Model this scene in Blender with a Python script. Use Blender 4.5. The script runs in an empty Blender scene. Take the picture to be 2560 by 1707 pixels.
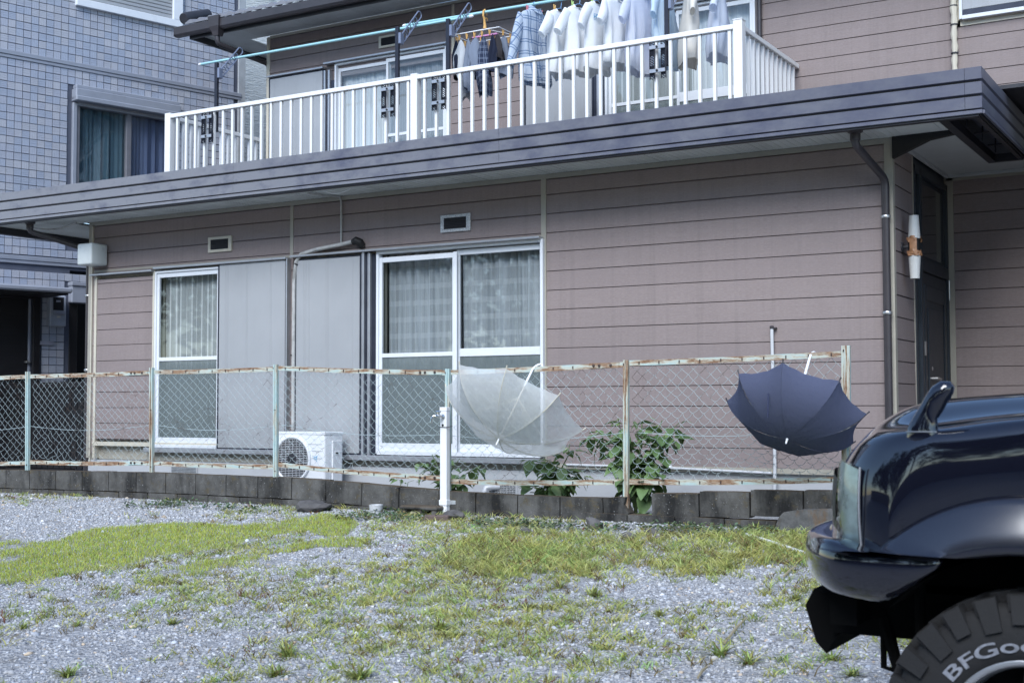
import bpy, bmesh, math, random
import numpy as np
from mathutils import Vector, Matrix
random.seed(7); RNG = np.random.default_rng(11)
SC = bpy.context.scene; COL = SC.collection
# ---------------------------------------------------------------- camera
F = 3240.29; YAW = .5326; PITCH = .05019; ROLL = -.00253
CAM = np.array([5.66044, -10.22839, .92272])
_cy, _sy = math.cos(YAW), math.sin(YAW)
FW = np.array([-_sy*math.cos(PITCH), _cy*math.cos(PITCH), math.sin(PITCH)])
_r = np.array([_cy, _sy, 0.]); _u = np.cross(_r, FW)
RT = _r*math.cos(ROLL)+_u*math.sin(ROLL); UP = -_r*math.sin(ROLL)+_u*math.cos(ROLL)
cd = bpy.data.cameras.new('camera'); cam = bpy.data.objects.new('camera', cd); COL.objects.link(cam)
cam.matrix_world = Matrix([[RT[0], UP[0], -FW[0], CAM[0]], [RT[1], UP[1], -FW[1], CAM[1]], [RT[2], UP[2], -FW[2], CAM[2]], [0, 0, 0, 1]])
cd.sensor_width = 36; cd.lens = F/2560*36; cd.clip_start = .05; cd.clip_end = 500
cd.dof.use_dof = True; cd.dof.focus_distance = 11.3; cd.dof.aperture_fstop = 6.3
SC.camera = cam
# ---------------------------------------------------------------- world, sun, exposure
wd = bpy.data.worlds.new('World'); SC.world = wd; wd.use_nodes = True
_nt = wd.node_tree; _bg = _nt.nodes['Background']
SUN_EL, SUN_AZ = math.radians(42), math.radians(168)      # azimuth from +Y, clockwise
_sk = _nt.nodes.new('ShaderNodeTexSky'); _sk.sky_type = 'NISHITA'; _sk.sun_disc = False
_sk.sun_elevation = SUN_EL; _sk.sun_rotation = SUN_AZ
_sk.air_density = 1.0; _sk.dust_density = .3; _sk.ozone_density = 2.5
_nt.links.new(_sk.outputs[0], _bg.inputs[0]); _bg.inputs[1].default_value = .085
sd = bpy.data.lights.new('sun', 'SUN'); sd.energy = 1.5; sd.angle = math.radians(36); sd.color = (.95, .975, 1.0)
sun = bpy.data.objects.new('sun', sd); COL.objects.link(sun)
_d = Vector((math.sin(SUN_AZ)*math.cos(SUN_EL), math.cos(SUN_AZ)*math.cos(SUN_EL), math.sin(SUN_EL)))
sun.rotation_euler = _d.to_track_quat('Z', 'Y').to_euler(); sun.location = (0, -12, 14)
SC.view_settings.view_transform = 'Standard'; SC.view_settings.look = 'None'
SC.view_settings.exposure = 1.5; SC.view_settings.gamma = 1
SC.render.engine = 'CYCLES'
try:
    SC.cycles.use_denoising = True; SC.cycles.max_bounces = 6; SC.cycles.transparent_max_bounces = 12
    SC.cycles.caustics_reflective = False; SC.cycles.caustics_refractive = False
except Exception: pass
# ---------------------------------------------------------------- photo pixel -> place
def ray(x, y): return FW+RT*(x-1280)/F-UP*(y-853.5)/F
def py(x, y, Y): d = ray(x, y); return CAM+d*(Y-CAM[1])/d[1]
def px(x, y, X): d = ray(x, y); return CAM+d*(X-CAM[0])/d[0]
def pr(p):
    d = np.asarray(p, float)-CAM; z = d@FW
    return 1280+F*(d@RT)/z, 853.5-F*(d@UP)/z, z
GZ0, GS, GY = .03, .074, -1.12                 # the lot falls away from the block wall towards the camera
def gz(X, Y):
    t = np.clip(GY-np.asarray(Y, float), 0, 9.5)
    return GZ0-GS*t
def pg(x, y):
    d = ray(x, y)                               # plane z = GZ0+GS*(Y-GY)
    k = (GZ0+GS*(CAM[1]-GY)-CAM[2])/(d[2]-GS*d[1])
    return CAM+d*k
# ---------------------------------------------------------------- helpers
def thing(name, label, cat, loc=(0, 0, 0), group=None):
    o = bpy.data.objects.new(name, None); COL.objects.link(o); o.location = loc; o.empty_display_size = .1
    o['label'] = label; o['category'] = cat
    if group: o['group'] = group
    o['_b'] = tuple(float(v) for v in loc)
    return o
def base_of(o):
    while o is not None:
        if '_b' in o: return np.array(o['_b'][:])
        o = o.parent
    return np.zeros(3)
class MB:
    def __init__(s): s.v = []; s.f = []; s.m = []; s.uv = {}
    def add(s, v, f, m=0):
        n = len(s.v); s.v += [tuple(map(float, p)) for p in v]
        s.f += [tuple(i+n for i in q) for q in f]; s.m += [m]*len(f); return s
    def box(s, x0, x1, y0, y1, z0, z1, m=0):
        v = [(x0, y0, z0), (x1, y0, z0), (x1, y1, z0), (x0, y1, z0), (x0, y0, z1), (x1, y0, z1), (x1, y1, z1), (x0, y1, z1)]
        return s.add(v, [(0, 3, 2, 1), (4, 5, 6, 7), (0, 1, 5, 4), (1, 2, 6, 5), (2, 3, 7, 6), (3, 0, 4, 7)], m)
    def cbox(s, x0, x1, y0, y1, z0, z1, c=.006, m=0):
        """box with chamfered edges"""
        bm = bmesh.new(); bmesh.ops.create_cube(bm, size=1)
        for v in bm.verts: v.co = ((x0+x1)/2+v.co.x*(x1-x0), (y0+y1)/2+v.co.y*(y1-y0), (z0+z1)/2+v.co.z*(z1-z0))
        bmesh.ops.bevel(bm, geom=list(bm.edges), offset=c, segments=1, affect='EDGES', profile=.5)
        bm.verts.index_update()
        s.add([v.co[:] for v in bm.verts], [[v.index for v in f.verts] for f in bm.faces], m); bm.free(); return s
    def tube(s, pts, r, n=8, m=0, cap=True, closed=False):
        P = np.array(pts, float); k = len(P); rr = np.broadcast_to(np.asarray(r, float), (k,))
        T = np.gradient(P, axis=0) if not closed else np.roll(P, -1, 0)-np.roll(P, 1, 0)
        T /= np.linalg.norm(T, axis=1)[:, None]+1e-12
        a = np.array([0, 0, 1.]) if abs(T[0][2]) < .9 else np.array([1., 0, 0])
        N = np.cross(T[0], a); N /= np.linalg.norm(N); V = []
        for i in range(k):
            N = N-T[i]*(N@T[i]); N /= np.linalg.norm(N)+1e-12; B = np.cross(T[i], N)
            for j in range(n):
                t = 2*math.pi*j/n; V.append(P[i]+rr[i]*(math.cos(t)*N+math.sin(t)*B))
        Fc = []
        for i in range(k if closed else k-1):
            i2 = (i+1) % k
            for j in range(n):
                j2 = (j+1) % n; Fc.append((i*n+j, i*n+j2, i2*n+j2, i2*n+j))
        if cap and not closed: Fc += [tuple(range(n-1, -1, -1)), tuple((k-1)*n+j for j in range(n))]
        return s.add(V, Fc, m)
    def grid(s, nu, nv, fn, m=0, wrap=False):
        V = [fn(i/nu, j/nv) for j in range(nv+1) for i in range(nu+(0 if wrap else 1))]
        w = nu if wrap else nu+1; Fc = []
        for j in range(nv):
            for i in range(nu):
                a, b = j*w+i, j*w+(i+1) % w
                Fc.append((a, b, b+w, a+w))
        return s.add(V, Fc, m)
    def lathe(s, prof, c, axis=(0, 0, 1), n=20, m=0):
        A = Vector(axis).normalized(); q = A.to_track_quat('Z', 'Y').to_matrix(); V = []
        for r, h in prof:
            for j in range(n):
                t = 2*math.pi*j/n; p = q@Vector((r*math.cos(t), r*math.sin(t), h)); V.append((c[0]+p.x, c[1]+p.y, c[2]+p.z))
        Fc = [(i*n+j, i*n+(j+1) % n, (i+1)*n+(j+1) % n, (i+1)*n+j) for i in range(len(prof)-1) for j in range(n)]
        if prof[0][0] > 1e-5: Fc.append(tuple(range(n-1, -1, -1)))
        if prof[-1][0] > 1e-5: Fc.append(tuple((len(prof)-1)*n+j for j in range(n)))
        return s.add(V, Fc, m)
    def prism(s, poly, y0, y1, m=0):
        """polygon in (x,z) given thickness along y"""
        n = len(poly); V = [(x, y0, z) for x, z in poly]+[(x, y1, z) for x, z in poly]
        Fc = [tuple(range(n)), tuple(range(2*n-1, n-1, -1))]+[(i, i+n, (i+1) % n+n, (i+1) % n) for i in range(n)]
        return s.add(V, Fc, m)
    def xf(s, fn): s.v = [tuple(map(float, fn(p))) for p in s.v]; return s
def obj(name, mb, mats, parent=None, smooth=False, label=None, kind=None, fix=True):
    b = base_of(parent) if parent is not None else np.zeros(3)
    me = bpy.data.meshes.new(name)
    me.from_pydata([(p[0]-b[0], p[1]-b[1], p[2]-b[2]) for p in mb.v], [], mb.f)
    if fix:
        bm = bmesh.new(); bm.from_mesh(me); bmesh.ops.recalc_face_normals(bm, faces=list(bm.faces)); bm.to_mesh(me); bm.free()
    if not isinstance(mats, (list, tuple)): mats = [mats]
    for q in mats: me.materials.append(q)
    if len(mats) > 1: me.polygons.foreach_set('material_index', mb.m)
    if smooth:
        me.polygons.foreach_set('use_smooth', [True]*len(me.polygons))
        if smooth != 'all':
            try: me.set_sharp_from_angle(angle=math.radians(smooth if smooth is not True else 38))
            except Exception: pass
    o = bpy.data.objects.new(name, me); COL.objects.link(o)
    if parent is not None: o.parent = parent
    if label: o['label'] = label
    if kind: o['kind'] = kind
    return o
def tag(o, label, cat, group=None):
    o['label'] = label; o['category'] = cat
    if group: o['group'] = group
    return o
def struct(o): o['kind'] = 'structure'; return o
def set_uv(o, uvs):
    """uvs: per vertex"""
    me = o.data; l = me.uv_layers.new(name='UVMap'); vi = np.zeros(len(me.loops), int); me.loops.foreach_get('vertex_index', vi)
    l.data.foreach_set('uv', np.asarray(uvs, float)[vi].ravel())
def npmesh(name, V, Fq, mats, cols=None, parent=None, kind=None, smooth=False, mi=None):
    """fast: V (n,3), Fq (m,k) all k-gons"""
    V = np.asarray(V, np.float32)-np.asarray(base_of(parent) if parent is not None else (0, 0, 0), np.float32); Fq = np.asarray(Fq, np.int32); k = Fq.shape[1]
    me = bpy.data.meshes.new(name); me.vertices.add(len(V)); me.vertices.foreach_set('co', V.ravel())
    me.loops.add(Fq.size); me.loops.foreach_set('vertex_index', Fq.ravel()); me.polygons.add(len(Fq))
    me.polygons.foreach_set('loop_start', np.arange(0, Fq.size, k, dtype=np.int32))
    try: me.polygons.foreach_set('loop_total', np.full(len(Fq), k, dtype=np.int32))
    except Exception: pass
    for q in (mats if isinstance(mats, (list, tuple)) else [mats]): me.materials.append(q)
    if mi is not None: me.polygons.foreach_set('material_index', np.asarray(mi, np.int32))
    if cols is not None:
        a = me.attributes.new('col', 'FLOAT_COLOR', 'POINT'); a.data.foreach_set('color', np.c_[cols, np.ones(len(cols))].astype(np.float32).ravel())
    if smooth: me.polygons.foreach_set('use_smooth', np.ones(len(Fq), bool))
    me.update(calc_edges=True); me.validate()
    o = bpy.data.objects.new(name, me); COL.objects.link(o)
    if parent is not None: o.parent = parent
    if kind: o['kind'] = kind
    return o
# ---------------------------------------------------------------- materials
class NT:
    def __init__(s, name):
        s.m = bpy.data.materials.new(name); s.m.use_nodes = True; s.t = s.m.node_tree; s.b = s.t.nodes['Principled BSDF']; s.out = s.t.nodes['Material Output']
    def n(s, typ, **k):
        o = s.t.nodes.new('ShaderNode'+typ)
        for a, v in k.items():
            if a.startswith('i_'):
                key = a[2:].replace('_', ' '); o.inputs[int(key) if key.isdigit() else key].default_value = v
            else: setattr(o, a, v)
        return o
    def l(s, a, b): s.t.links.new(a, b)
    def pos(s, sc=(1, 1, 1), kind='pos'):
        if kind == 'pos': g = s.n('NewGeometry').outputs['Position']
        elif kind == 'uv': g = s.n('TexCoord').outputs['UV']
        else: g = s.n('TexCoord').outputs['Object']
        mp = s.n('Mapping'); mp.inputs['Scale'].default_value = sc; s.l(g, mp.inputs[0]); return mp.outputs[0]
    def noise(s, sc, scale=1, detail=4, rough=.6, kind='pos'):
        o = s.n('TexNoise'); o.inputs['Scale'].default_value = scale; o.inputs['Detail'].default_value = detail; o.inputs['Roughness'].default_value = rough
        s.l(s.pos(sc, kind), o.inputs['Vector']); return o.outputs[0]
    def ramp(s, fac, a, b, ca=(0, 0, 0), cb=(1, 1, 1)):
        r = s.n('ValToRGB'); e = r.color_ramp.elements; e[0].position = a; e[1].position = b; e[0].color = (*ca, 1); e[1].color = (*cb, 1); s.l(fac, r.inputs[0]); return r.outputs[0]
    def mix(s, fac, a, b, mode='MIX'):
        o = s.n('MixRGB'); o.blend_type = mode
        for i, v in ((0, fac), (1, a), (2, b)):
            if hasattr(v, 'is_linked') or hasattr(v, 'links'): s.l(v, o.inputs[i])
            elif i == 0: o.inputs[0].default_value = v
            else: o.inputs[i].default_value = (*v, 1)
        return o.outputs[0]
    def math(s, op, a, b=0.0):
        o = s.n('Math'); o.operation = op
        for i, v in ((0, a), (1, b)):
            if hasattr(v, 'links'): s.l(v, o.inputs[i])
            else: o.inputs[i].default_value = v
        return o.outputs[0]
    def bump(s, h, st=.3, dist=.01, prev=None):
        o = s.n('Bump'); o.inputs['Strength'].default_value = st; o.inputs['Distance'].default_value = dist; s.l(h, o.inputs['Height'])
        if prev: s.l(prev, o.inputs['Normal'])
        return o.outputs[0]
    def set(s, base=None, rough=None, metal=None, normal=None, spec=None, **k):
        for key, v in (('Base Color', base), ('Roughness', rough), ('Metallic', metal), ('Normal', normal), ('Specular IOR Level', spec)):
            if v is None: continue
            if hasattr(v, 'links'): s.l(v, s.b.inputs[key])
            else: s.b.inputs[key].default_value = (*v, 1) if key == 'Base Color' else v
        for key, v in k.items(): s.b.inputs[key.replace('_', ' ')].default_value = v
        return s.m
def plain(name, c, rough=.5, metal=0, var=.12, vs=6, bump=.0, bs=60, spec=.5, dirt=None, **k):
    t = NT(name); n = t.noise((1, 1, 1), vs, 5)
    col = t.mix(t.ramp(n, .3, .7), tuple(x*(1-var) for x in c), tuple(min(1, x*(1+var)) for x in c))
    if dirt:
        d = t.noise((1, 1, .35), dirt[1], 6, .7); col = t.mix(t.ramp(d, dirt[2], dirt[2]+.15), col, dirt[0])
    nm = t.bump(t.noise((1, 1, 1), bs, 3), bump, .004) if bump else None
    return t.set(col, t.math('ADD', t.math('MULTIPLY', n, .2), rough-.1), metal, nm, spec, **k)
def cloth(name, c, trans=.35, pat=None, var=.06):
    """thin woven cloth: diffuse + translucent"""
    t = NT(name); col = t.mix(t.ramp(t.noise((1, 1, 1), 14, 4), .3, .7), tuple(x*(1-var) for x in c), c)
    if pat: col = pat(t, col)
    nm = t.bump(t.noise((1, 1, 1), 35, 3), .25, .01)
    a = t.n('BsdfDiffuse'); b = t.n('BsdfTranslucent'); mx = t.n('MixShader'); mx.inputs[0].default_value = trans
    t.l(col, a.inputs[0]); t.l(col, b.inputs[0]); t.l(nm, a.inputs['Normal']); t.l(a.outputs[0], mx.inputs[1]); t.l(b.outputs[0], mx.inputs[2]); t.l(mx.outputs[0], t.out.inputs[0])
    return t.m
def lines(t, coord, ax, freq, width, soft=.02, off=0.):
    """1 on thin stripes across axis ax of a vector socket"""
    sp = t.n('SeparateXYZ'); t.l(coord, sp.inputs[0]); f = t.math('FRACT', t.math('ADD', t.math('MULTIPLY', sp.outputs[ax], freq), off))
    return t.math('LESS_THAN', f, width)
M = {}
def _siding():
    t = NT('siding'); g = t.noise((1.2, 1.2, 90), 3, 5, .7); g2 = t.noise((14, 14, 120), 2.2, 3, .6); st = t.noise((1, 1, .6), 1.3, 4)
    col = t.mix(t.ramp(g, .3, .72), (.215, .172, .166), (.282, .234, .226)); col = t.mix(t.ramp(g2, .45, .75), col, (.31, .262, .254))
    col = t.mix(t.math('MULTIPLY', t.ramp(st, .35, .75), .35), col, (.19, .158, .152))
    rs = t.noise((9, 9, .22), 1.4, 5, .7); gr = t.noise((1, 1, 1), 3.1, 6, .7); col = t.mix(t.math('MULTIPLY', t.ramp(rs, .5, .72), .28), col, (.15, .125, .12)); col = t.mix(t.math('MULTIPLY', t.ramp(gr, .55, .75), .18), col, (.35, .30, .29))
    oi = t.n('ObjectInfo'); col = t.mix(t.math('MULTIPLY', oi.outputs['Random'], .16), col, (.2, .165, .17))
    return t.set(col, .62, 0, t.bump(g2, .35, .003, t.bump(g, .3, .004)), .3)
M['siding'] = _siding()
M['trim'] = plain('beige_trim', (.34, .32, .27), .5, var=.06, dirt=((.2, .18, .15), 3, .62))
M['cream'] = plain('cream_trim', (.55, .51, .42), .5, var=.06, dirt=((.3, .27, .2), 3, .62))
M['found'] = plain('render_concrete', (.42, .43, .445), .85, var=.07, vs=2, bump=.4, bs=90, dirt=((.3, .3, .29), 2.2, .62))
def _fascia():
    t = NT('weathered_metal_fascia'); n1 = t.noise((1, 1, 1.6), 3.2, 8, .68); n2 = t.noise((1, 1, 1), 26, 6, .7); n3 = t.noise((.35, 1, .5), 1.1, 3)
    sp = t.n('SeparateXYZ'); t.l(t.pos(), sp.inputs[0])
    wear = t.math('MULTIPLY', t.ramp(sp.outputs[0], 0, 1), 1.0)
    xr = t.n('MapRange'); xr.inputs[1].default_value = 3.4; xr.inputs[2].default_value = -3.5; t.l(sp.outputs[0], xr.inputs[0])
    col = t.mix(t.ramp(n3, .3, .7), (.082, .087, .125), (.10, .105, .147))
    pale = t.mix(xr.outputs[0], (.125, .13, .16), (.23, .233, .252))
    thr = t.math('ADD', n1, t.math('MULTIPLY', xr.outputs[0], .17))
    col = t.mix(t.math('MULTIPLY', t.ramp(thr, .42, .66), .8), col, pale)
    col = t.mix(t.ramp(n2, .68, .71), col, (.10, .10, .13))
    return t.set(col, t.math('ADD', t.math('MULTIPLY', n1, .25), .30), .0, t.bump(n2, .12, .003), .5)
M['fascia'] = _fascia()
M['backing'] = plain('siding_backing', (.085, .07, .07), .8, var=.1)
M['dark'] = plain('dark_brown_metal', (.03, .03, .036), .4, var=.2, dirt=((.07, .065, .06), 4, .66))
M['pipe'] = plain('brown_pipe', (.045, .04, .045), .35, var=.15, dirt=((.085, .08, .08), 6, .64))
M['black'] = plain('black', (.006, .006, .007), .6, var=.1)
def _soffit():
    t = NT('soffit_board'); p = t.pos((1, 1, 1)); sp = t.n('SeparateXYZ'); t.l(p, sp.inputs[0])
    fx = t.math('ABSOLUTE', t.math('SUBTRACT', t.math('FRACT', t.math('MULTIPLY', sp.outputs[0], 45)), .5)); fy = t.math('ABSOLUTE', t.math('SUBTRACT', t.math('FRACT', t.math('MULTIPLY', sp.outputs[1], 45)), .5))
    dot = t.math('MULTIPLY', t.math('LESS_THAN', fx, .17), t.math('LESS_THAN', fy, .17))
    panel = t.math('LESS_THAN', t.math('FRACT', t.math('MULTIPLY', sp.outputs[0], 1.09)), .36)
    col = t.mix(t.math('MULTIPLY', dot, panel), (.64, .67, .66), (.16, .17, .17))
    col = t.mix(t.ramp(t.noise((1, 1, 1), 2, 4), .5, .8), col, (.5, .52, .5))
    return t.set(col, .6, 0, None, .3)
M['soffit'] = _soffit()
M['ceil'] = plain('ceiling_board', (.52, .54, .53), .7, var=.05)
M['alu'] = plain('white_aluminium', (.70, .725, .76), .3, 0, var=.03, dirt=((.55, .56, .58), 5, .66))
M['alug'] = plain('silver_aluminium', (.45, .46, .49), .35, .6, var=.08, dirt=((.3, .3, .3), 7, .62))
M['track'] = plain('dark_track', (.035, .04, .06), .35, .3, var=.2)
def _shutter():
    t = NT('shutter_steel'); n = t.noise((1, 1, 1), 1.2, 4); s = t.noise((30, 1, .5), 2, 4)
    col = t.mix(t.ramp(n, .3, .7), (.335, .345, .36), (.385, .395, .41)); col = t.mix(t.math('MULTIPLY', t.ramp(s, .55, .8), .25), col, (.29, .295, .305))
    col = t.mix(t.ramp(t.noise((1, 1, 1), 40, 3), .72, .76), col, (.35, .35, .35))
    return t.set(col, .38, .1, t.bump(t.noise((1, 1, 1), 2.2, 2), .12, .02), .5)
M['shutter'] = _shutter()
def glass(name, bumpy=False, tint=(.96, .975, .975)):
    t = NT(name); tr = t.n('BsdfTransparent'); tr.inputs[0].default_value = (*tint, 1); gl = t.n('BsdfGlossy'); gl.inputs['Roughness'].default_value = .02
    mx = t.n('MixShader')
    w = t.bump(t.noise((1, 1, 1), 1.4, 2), .05, .02)
    t.l(w, gl.inputs['Normal']); ge = t.n('NewGeometry'); dp = t.n('VectorMath'); dp.operation = 'DOT_PRODUCT'; t.l(ge.outputs['Normal'], dp.inputs[0]); t.l(ge.outputs['Incoming'], dp.inputs[1])
    fac = t.math('ADD', t.math('MULTIPLY', t.math('POWER', t.math('SUBTRACT', 1.0, t.math('ABSOLUTE', dp.outputs['Value'])), 5.0), .9), .055)
    t.l(fac, mx.inputs[0]); t.l(tr.outputs[0], mx.inputs[1]); t.l(gl.outputs[0], mx.inputs[2])
    if bumpy:
        vo = t.n('TexVoronoi'); vo.feature = 'DISTANCE_TO_EDGE'; vo.inputs['Scale'].default_value = 70; t.l(t.pos(), vo.inputs['Vector'])
        nm = t.bump(t.ramp(vo.outputs[0], 0, .12), .22, .006)
        di = t.n('BsdfDiffuse'); di.inputs[0].default_value = (.19, .225, .228, 1); t.l(nm, di.inputs['Normal'])
        gl2 = t.n('BsdfGlossy'); gl2.inputs['Roughness'].default_value = .22; t.l(nm, gl2.inputs['Normal'])
        m0 = t.n('MixShader'); m0.inputs[0].default_value = .52; t.l(tr.outputs[0], m0.inputs[1]); t.l(di.outputs[0], m0.inputs[2])
        m1 = t.n('MixShader'); m1.inputs[0].default_value = .05; t.l(m0.outputs[0], m1.inputs[1]); t.l(gl2.outputs[0], m1.inputs[2])
        t.l(m1.outputs[0], t.out.inputs[0])
    else: t.l(mx.outputs[0], t.out.inputs[0])
    return t.m
M['glass'] = glass('window_glass'); M['frost'] = glass('figured_glass', True)
M['white'] = plain('white_paint', (.80, .81, .83), .4, var=.03)
M['rail'] = plain('white_railing', (.79, .79, .785), .38, var=.02, dirt=((.66, .66, .68), 5, .66))
M['galv'] = plain('galvanised', (.5, .52, .54), .45, .5, var=.15, vs=30)
def _vent():
    t = NT('hammered_vent_plate'); n = t.noise((1, 1, 1), 130, 3); col = t.ramp(n, .42, .58, (.30, .31, .32), (.72, .73, .74)); return t.set(col, .4, .3, None, .5)
M['vent'] = _vent()
def sheer(name, base, dense, fx, fz, alpha0=.45):
    t = NT(name); co = t.pos((1, 1, 1)); n = t.noise((22, 22, .5), 1.6, 4)
    hb = lines(t, co, 2, fz, .32) if fz else None; vb = lines(t, co, 0, fx, .22)
    k = t.math('MAXIMUM', hb, vb) if hb else vb
    n3 = t.noise((9, 9, .12), 1.5, 5, .75); col = t.mix(t.ramp(n, .3, .7), tuple(c*.85 for c in base), base); col = t.mix(t.math('MULTIPLY', k, .45 if fz else 1.0), col, dense); col = t.mix(t.math('MULTIPLY', t.ramp(n3, .42, .62), .75 if fz else .3), col, tuple(min(1, c*1.45) for c in base))
    di = t.n('BsdfDiffuse'); tl = t.n('BsdfTranslucent'); t.l(col, di.inputs[0]); t.l(col, tl.inputs[0])
    m0 = t.n('MixShader'); m0.inputs[0].default_value = .25; t.l(di.outputs[0], m0.inputs[1]); t.l(tl.outputs[0], m0.inputs[2])
    t.l(m0.outputs[0], t.out.inputs[0])
    return t.m
M['lace'] = sheer('lace_curtain', (.40, .43, .46), (.60, .63, .66), 0.0001, 6.3, .3); M['lacew'] = sheer('white_lace_curtain', (.80, .84, .88), (.88, .91, .93), 14, 0, .3)
M['lace2'] = sheer('striped_net_curtain', (.42, .44, .44), (.74, .76, .76), 13, 0, .25)
M['net'] = sheer('grey_net_curtain', (.36, .38, .41), (.46, .48, .5), 40, 0, .25)
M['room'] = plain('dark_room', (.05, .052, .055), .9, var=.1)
M['tealc'] = cloth('teal_curtain', (.10, .17, .22), .2); M['bluec'] = cloth('blue_curtain', (.16, .20, .33), .2)
M['door'] = plain('dark_blue_door', (.022, .03, .04), .45, var=.15)
M['chrome'] = plain('chrome', (.75, .76, .78), .12, 1.0, var=.04)
M['steel'] = plain('steel', (.5, .5, .5), .35, .8, var=.1)
M['tape'] = plain('brown_packing_tape', (.33, .17, .09), .35, var=.25, vs=25)
M['lamp'] = plain('frosted_lamp_plastic', (.55, .56, .55), .3, var=.05)
M['lampbox'] = plain('opal_lamp', (.62, .66, .66), .3, var=.04)
M['conduit'] = plain('grimy_white_conduit', (.42, .42, .41), .5, var=.2, vs=12, dirt=((.15, .15, .14), 6, .56))
M['pvc'] = plain('grey_pvc', (.56, .57, .59), .35, var=.05)
def _block():
    t = NT('mossy_concrete_block'); n = t.noise((1, 1, 1), 5, 8, .7); n2 = t.noise((1, 1, 1), 70, 3); n3 = t.noise((2.2, 2.2, .8), 1.5, 5, .65); n4 = t.noise((1, 1, 1), 9, 6, .75)
    col = t.mix(t.ramp(n, .3, .7), (.052, .05, .046), (.14, .137, .13)); col = t.mix(t.ramp(n3, .44, .64), col, (.02, .02, .02))
    col = t.mix(t.ramp(n4, .55, .70), col, (.10, .08, .045)); col = t.mix(t.ramp(n2, .66, .72), col, (.3, .3, .3))
    g = t.n('NewGeometry'); sp = t.n('SeparateXYZ'); t.l(g.outputs['Normal'], sp.inputs[0]); col = t.mix(t.math('MULTIPLY', t.ramp(sp.outputs[2], .3, .8), .75), col, (.10, .075, .05))
    return t.set(col, .92, 0, t.bump(n2, .6, .006, t.bump(n, .5, .02)), .2)
M['block'] = _block()
M['stone'] = plain('dark_stone', (.10, .095, .095), .85, var=.4, vs=8, bump=.6, bs=30)
def _rust(name, sx, thr):
    t = NT(name); n = t.noise(sx, 1, 8, .72); n2 = t.noise((1, 1, 1), 30, 5)
    col = t.mix(t.ramp(n2, .3, .7), (.36, .50, .49), (.46, .58, .58)); r = t.mix(t.ramp(n2, .3, .7), (.17, .085, .045), (.34, .23, .15))
    f = t.ramp(n, thr, thr+.07); col = t.mix(t.ramp(n, thr-.08, thr), col, (.50, .50, .42)); col = t.mix(f, col, r)
    return t.set(col, t.math('ADD', t.math('MULTIPLY', f, .4), .4), 0, t.bump(n2, .2, .003), .4)
M['rustrail'] = _rust('rusty_mint_rail', (3, 3, 26), .47); M['rustpost'] = _rust('mint_post', (22, 22, 3.0), .585); M['rustpost2'] = _rust('rusty_mint_post', (30, 30, 2.2), .50)
def _wire():
    t = NT('mint_wire'); n = t.noise((1, 1, 1), 2.6, 5, .7); n2 = t.noise((1, 1, 1), 14, 3)
    f = t.ramp(t.math('ADD', t.math('MULTIPLY', n, .6), t.math('MULTIPLY', n2, .4)), .55, .60)
    return t.set(t.mix(f, (.46, .55, .57), (.10, .075, .06)), .45, 0, None, .4)
M['wire'] = _wire()
M['bolt'] = plain('rusty_bolt', (.07, .05, .045), .7, .3, var=.3)
# ================================================================= SETTING: ground
def _groundmat():
    t = NT('gravel_ground'); n = t.noise((1, 1, 1), 3, 6, .65); vo = t.n('TexVoronoi'); vo.inputs['Scale'].default_value = 42; t.l(t.pos(), vo.inputs['Vector'])
    n2 = t.noise((1, 1, 1), 60, 4)
    sep = t.n('SeparateColor'); t.l(vo.outputs['Color'], sep.inputs[0])
    col = t.mix(sep.outputs[0], (.27, .275, .285), (.50, .505, .52)); col = t.mix(t.ramp(n, .55, .72), col, (.15, .13, .105)); col = t.mix(t.math('MULTIPLY', n2, .5), col, (.2, .2, .21))
    return t.set(col, .9, 0, t.bump(vo.outputs['Distance'], .9, .02), .2)
M['ground'] = _groundmat()
ys = [-90, -40, -20, GY-9.5, -9, -7, -5, -3, -2, GY, -.5, 0, 8, 40, 120]
xs = [-120, -40, -15, -8, -5, -2, 0, 2, 4, 6, 9, 15, 40, 120]
g = MB(); g.add([(x, y, float(gz(x, y))) for y in ys for x in xs], [(j*len(xs)+i, j*len(xs)+i+1, (j+1)*len(xs)+i+1, (j+1)*len(xs)+i) for j in range(len(ys)-1) for i in range(len(xs)-1)])
struct(obj('ground', g, M['ground'], fix=False))
# ================================================================= HOUSE
PITCHB = .1744; ZK = 1.4497
YU, YR = 3.41, 1.635                     # upper wall plane, balcony railing plane
SOF = 3.03; XD = 3.107; YB = 1.94        # soffit height, porch side wall, porch back wall
house = thing('house', 'two storey house clad in mauve brown lap siding with flat canopy and balcony', 'house', (0, 0, 0))
def rects_minus(R, holes):
    out = [R]
    for (hx0, hx1, hz0, hz1) in holes:
        nx = []
        for (x0, x1, z0, z1) in out:
            if hx0 >= x1 or hx1 <= x0 or hz0 >= z1 or hz1 <= z0: nx.append((x0, x1, z0, z1)); continue
            if hx0 > x0: nx.append((x0, hx0, z0, z1))
            if hx1 < x1: nx.append((hx1, x1, z0, z1))
            a, b = max(x0, hx0), min(x1, hx1)
            if hz0 > z0: nx.append((a, b, z0, hz0))
            if hz1 < z1: nx.append((a, b, hz1, z1))
        out = nx
    return [r for r in out if r[1]-r[0] > .012 and r[3]-r[2] > .012]
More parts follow.
